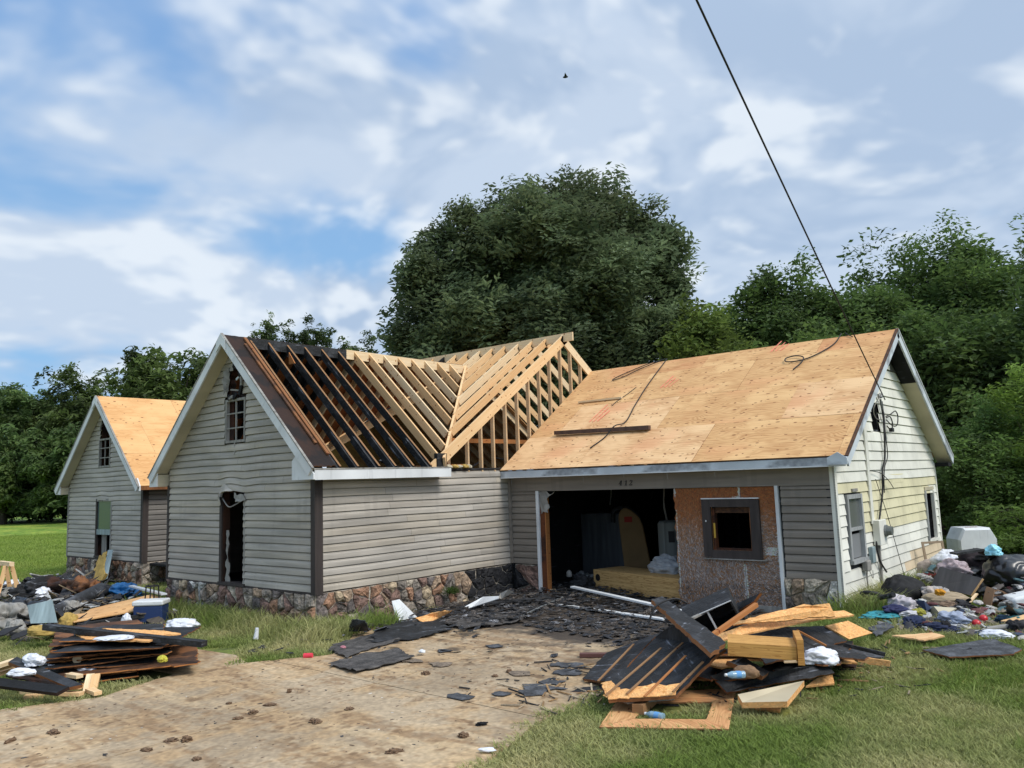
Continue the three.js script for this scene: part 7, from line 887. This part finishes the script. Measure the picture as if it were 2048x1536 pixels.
// the view direction's left-right axis in plan; lobes are given across it
const RT = [0.7632, -0.6462], FW = [-0.6462, -0.7632], across = (L) => L.map(([a, y, b, ra, ry, rb]) => [a * RT[0] + b * FW[0], y, a * RT[1] + b * FW[1], ra, ry, rb]);
tree('oak_tree', 'huge dark green broad tree towering behind the house', null, -10.15, -14.37, across([[-5.0, 8.4, 0.2, 1.9, 1.9, 1.9], [0.3, 10.9, 0, 5.5, 4.3, 4.8], [4.3, 11.3, 0, 2.3, 2.2, 2.2], [-3.6, 11.6, 0, 2.4, 2.2, 2.4], [-1.9, 9.6, 0.4, 4.3, 3.6, 4.2], [2.6, 9.7, 0, 4.2, 3.9, 4.0], [-3.3, 6.6, 0, 3.6, 2.6, 3.6], [3.4, 6.6, 0.3, 3.6, 3.0, 3.6], [0.2, 7.2, -0.8, 4.6, 3.4, 3.6], [5.4, 9.4, 0.2, 0.9, 1.6, 0.9], [-5.8, 6.3, 0, 1.1, 1.5, 1.2], [0.2, 13.1, 0.2, 3.6, 2.4, 3.0], [-2.4, 12.6, 0, 2.6, 2.1, 2.2], [3.4, 12.6, 0, 2.4, 1.9, 2.0]]), { clump: 'oak', n: 12500, col: [0.135, 0.19, 0.095], var2: [0.21, 0.27, 0.13], size: 1.0, trunkH: 5, trunkR: 0.55, dryTop: 0.75, rough: 0.22 });
const GL = 'trees beyond the field at the left', far = { clump: 'big', n: 800, size: 1.0, trunkR: 0.35, col: [0.105, 0.18, 0.055], var2: [0.20, 0.27, 0.075] };
const crown = (w, h, y0, s = 1) => { const q = rng(Math.round(w * 131 + h * 71 + y0 * 17)), L = [[0, y0 + h * 0.5, 0, w * 0.44, h * 0.42, w * 0.42], [0, y0 + h * 0.22, 0, w * 0.5, h * 0.2, w * 0.46]]; for (let i = 0; i < 9; i++) { const a = q() * 6.283, e = q() * 1.7 - 0.7, c = Math.cos(e) * 0.34; L.push([Math.cos(a) * w * c, y0 + h * (0.5 + 0.33 * Math.sin(e)), Math.sin(a) * w * c, w * (0.16 + 0.1 * q()), h * (0.1 + 0.08 * q()), w * 0.2]); } return across(L); };
[['leftmost tree of the field edge, cut by the photo edge', -77, -6, 11, 13.5], ['tall rounded tree second from the left edge', -76.6, -13.0, 9, 14.2], ['dark tree with sky gaps beside the second one', -76, -18, 6, 13], ['olive green tree left behind the small gable', -66.5, -16.7, 9, 13.6], ['tree behind the small gable peak', -66.6, -21.5, 8, 13.2], ['bright full tree between the two gables', -46, -15.6, 10.5, 13.2], ['darker tree behind the bright one between the gables', -56, -19.5, 9, 12.5], ['low tree in front of the left tree line', -68, -11.5, 7, 8], ['shadowy tree low behind the left gable wall', -62, -15, 8, 8.5], ['low bushy tree at the left photo edge', -72, -5, 9, 7.5]].forEach(([l, x, z, w, h], i) => tree('field_tree', l, GL, x, z, crown(w, h * 1.07, 0.0), { ...far, n: 1700, col: i === 3 || i === 5 ? [0.052, 0.082, 0.020] : far.col }));
[['dark undergrowth at the left end of the field', -74, -8, 8, 4.5], ['dark undergrowth left of the small gable', -72, -13.5, 9, 4.5], ['dark undergrowth nearest the left gable wall', -67, -18, 9, 5]].forEach(([l, x, z, w, h]) => tree('undergrowth', l, 'undergrowth at the field edge', x, z, crown(w, h, 0.0), { ...far, cat: 'bush', n: 900, col: [0.022, 0.042, 0.012], var2: [0.04, 0.07, 0.018], trunkH: 0.5, trunkR: 0.08 }));
[['small topped tree left above the charred rafters', -43.5, -20.4, 2.6, 13.2, 0], ['pointed tree above the charred rafters', -43.9, -22.7, 2.6, 14.4, 0], ['pointed tree second above the charred rafters', -43.2, -24.6, 2.4, 14.3, 0], ['third pointed tree above the new rafters', -40.5, -25.6, 3.0, 14.2, 0], ['pale round tree left of the huge one', -36.1, -26.7, 4.6, 12.2, 0], ['pale tree just behind the new ridge', -42.1, -29.5, 4, 12.6, 0]].forEach(([l, x, z, w, h], i) => tree('distant_tree', l, 'tree tops above the open roof', x, z, crown(w * 1.35, h * 0.84, h * 0.32), { ...far, n: 800, size: i > 3 ? 0.8 : 0.72, col: [0.060, 0.092, 0.036] }));
const GR = 'trees of the wood behind the garage', wood = { clump: 'mid', n: 2200, size: 1.1, trunkR: 0.25, col: [0.092, 0.156, 0.044], var2: [0.17, 0.245, 0.062] };
[['yellowish green maple right of the huge tree', -2.6, -15.9, 4.6, 11.0, [0.15, 0.205, 0.042]], ['dark tree between the maple and the huge tree', -6.2, -22.9, 5.4, 12.8], ['feathery tree crossed by the overhead wire', -2.7, -23.4, 5.2, 13.6], ['tall tree right of the overhead wire', -0.5, -22.7, 5.4, 13.2], ['tall tree above the garage ridge end', 0.2, -28.6, 6, 14.6], ['highest tree of the wood at the right', 2.5, -27.9, 6.2, 15.0], ['tall tree at the right photo edge', 5.2, -26.8, 5.6, 13.8], ['mid height tree behind the garage ridge', 2.0, -17.4, 4.6, 8.6, [0.115, 0.175, 0.042]], ['dense tree behind the garage gable', 4.3, -17.5, 4.6, 8.0], ['dense dark tree right of the garage', 6.6, -17.8, 4.8, 8.6], ['dense tree low behind the garage roof', -0.2, -16.8, 4.4, 8.4], ['dark tree at the far right edge of the wood', 9.2, -21, 5.5, 12.5], ['shaded tree low behind the maple', -4.6, -18.5, 5.2, 8.2], ['shaded tree left behind the new gable', -8.2, -21.5, 5, 7.6], ['dark filling tree between the two tall right ones', 3.6, -22.8, 5.4, 11.2]].forEach(([l, x, z, w, h, c]) => tree('wood_tree', l, GR, x, z, crown(w * 1.2, h * 0.91, 0.1), { ...wood, col: c || wood.col }));
const GB = 'bushes right of the garage', bush = { cat: 'bush', trunkH: 0.5, trunkR: 0.05 };
[['feathery light green sapling at the right photo edge', 8.1, -10.6, 3.0, 4.6, 'fine', [0.15, 0.23, 0.042]], ['leafy green bush just beyond the garage corner', 7.0, -9.6, 2.2, 3.0, 'mid', [0.11, 0.18, 0.046]], ['tall leafy bush behind the white tank', 7.2, -10.9, 2.6, 3.8, 'mid', [0.10, 0.18, 0.045]], ['low weeds behind the white tank', 8.0, -8.6, 2.6, 1.1, 'fine', [0.14, 0.22, 0.045]], ['low light weeds at the right edge', 9.4, -7.6, 2.4, 0.8, 'fine', [0.2, 0.25, 0.07]], ['dark bush under the right wood', 6.2, -12.6, 3.4, 3.6, 'mid', [0.07, 0.12, 0.03]], ['bright bush at the foot of the right wood', 9.8, -11.0, 3, 2.6, 'fine', [0.15, 0.23, 0.045]], ['broad feathery sumac bush low at the right', 9.0, -9.6, 2.4, 2.2, 'fine', [0.15, 0.24, 0.045]]].forEach(([l, x, z, w, h, c, col]) => tree('bush', l, GB, x, z, crown(w, h, 0.1), { ...bush, clump: c, n: Math.round(90 * w * Math.sqrt(h)), size: 0.55, col, var2: col.map((v) => v * 1.5) }));
tree('weed_plant', 'small bright weed growing at the stone base', null, 0.22, 1.95, [[0, 0.2, 0, 0.16, 0.16, 0.16]], { cat: 'plant', clump: 'mid', n: 40, size: 0.16, trunkH: 0.1, trunkR: 0.01, col: [0.07, 0.15, 0.02] });
{ const b = new THREE.Group(); thing(b, 'bird', 'tiny dark bird flying in the upper middle of the sky', 'bird'); mesh('body', new THREE.SphereGeometry(0.1, 10, 8).scale(1.9, 0.8, 0.8), M.black, b); mesh('wing', slabGeo([[-0.1, 0.02, 0], [0.14, 0.02, 0], [0.02, 0.16, 0.34]], 0.01), M.black, b); mesh('wing', slabGeo([[-0.1, 0.02, 0], [0.14, 0.02, 0], [0.02, 0.16, -0.34]], 0.01), M.black, b); b.position.set(-19.33, 30.05, -29.9); b.rotation.y = 0.5; }
renderer.render(scene, camera);
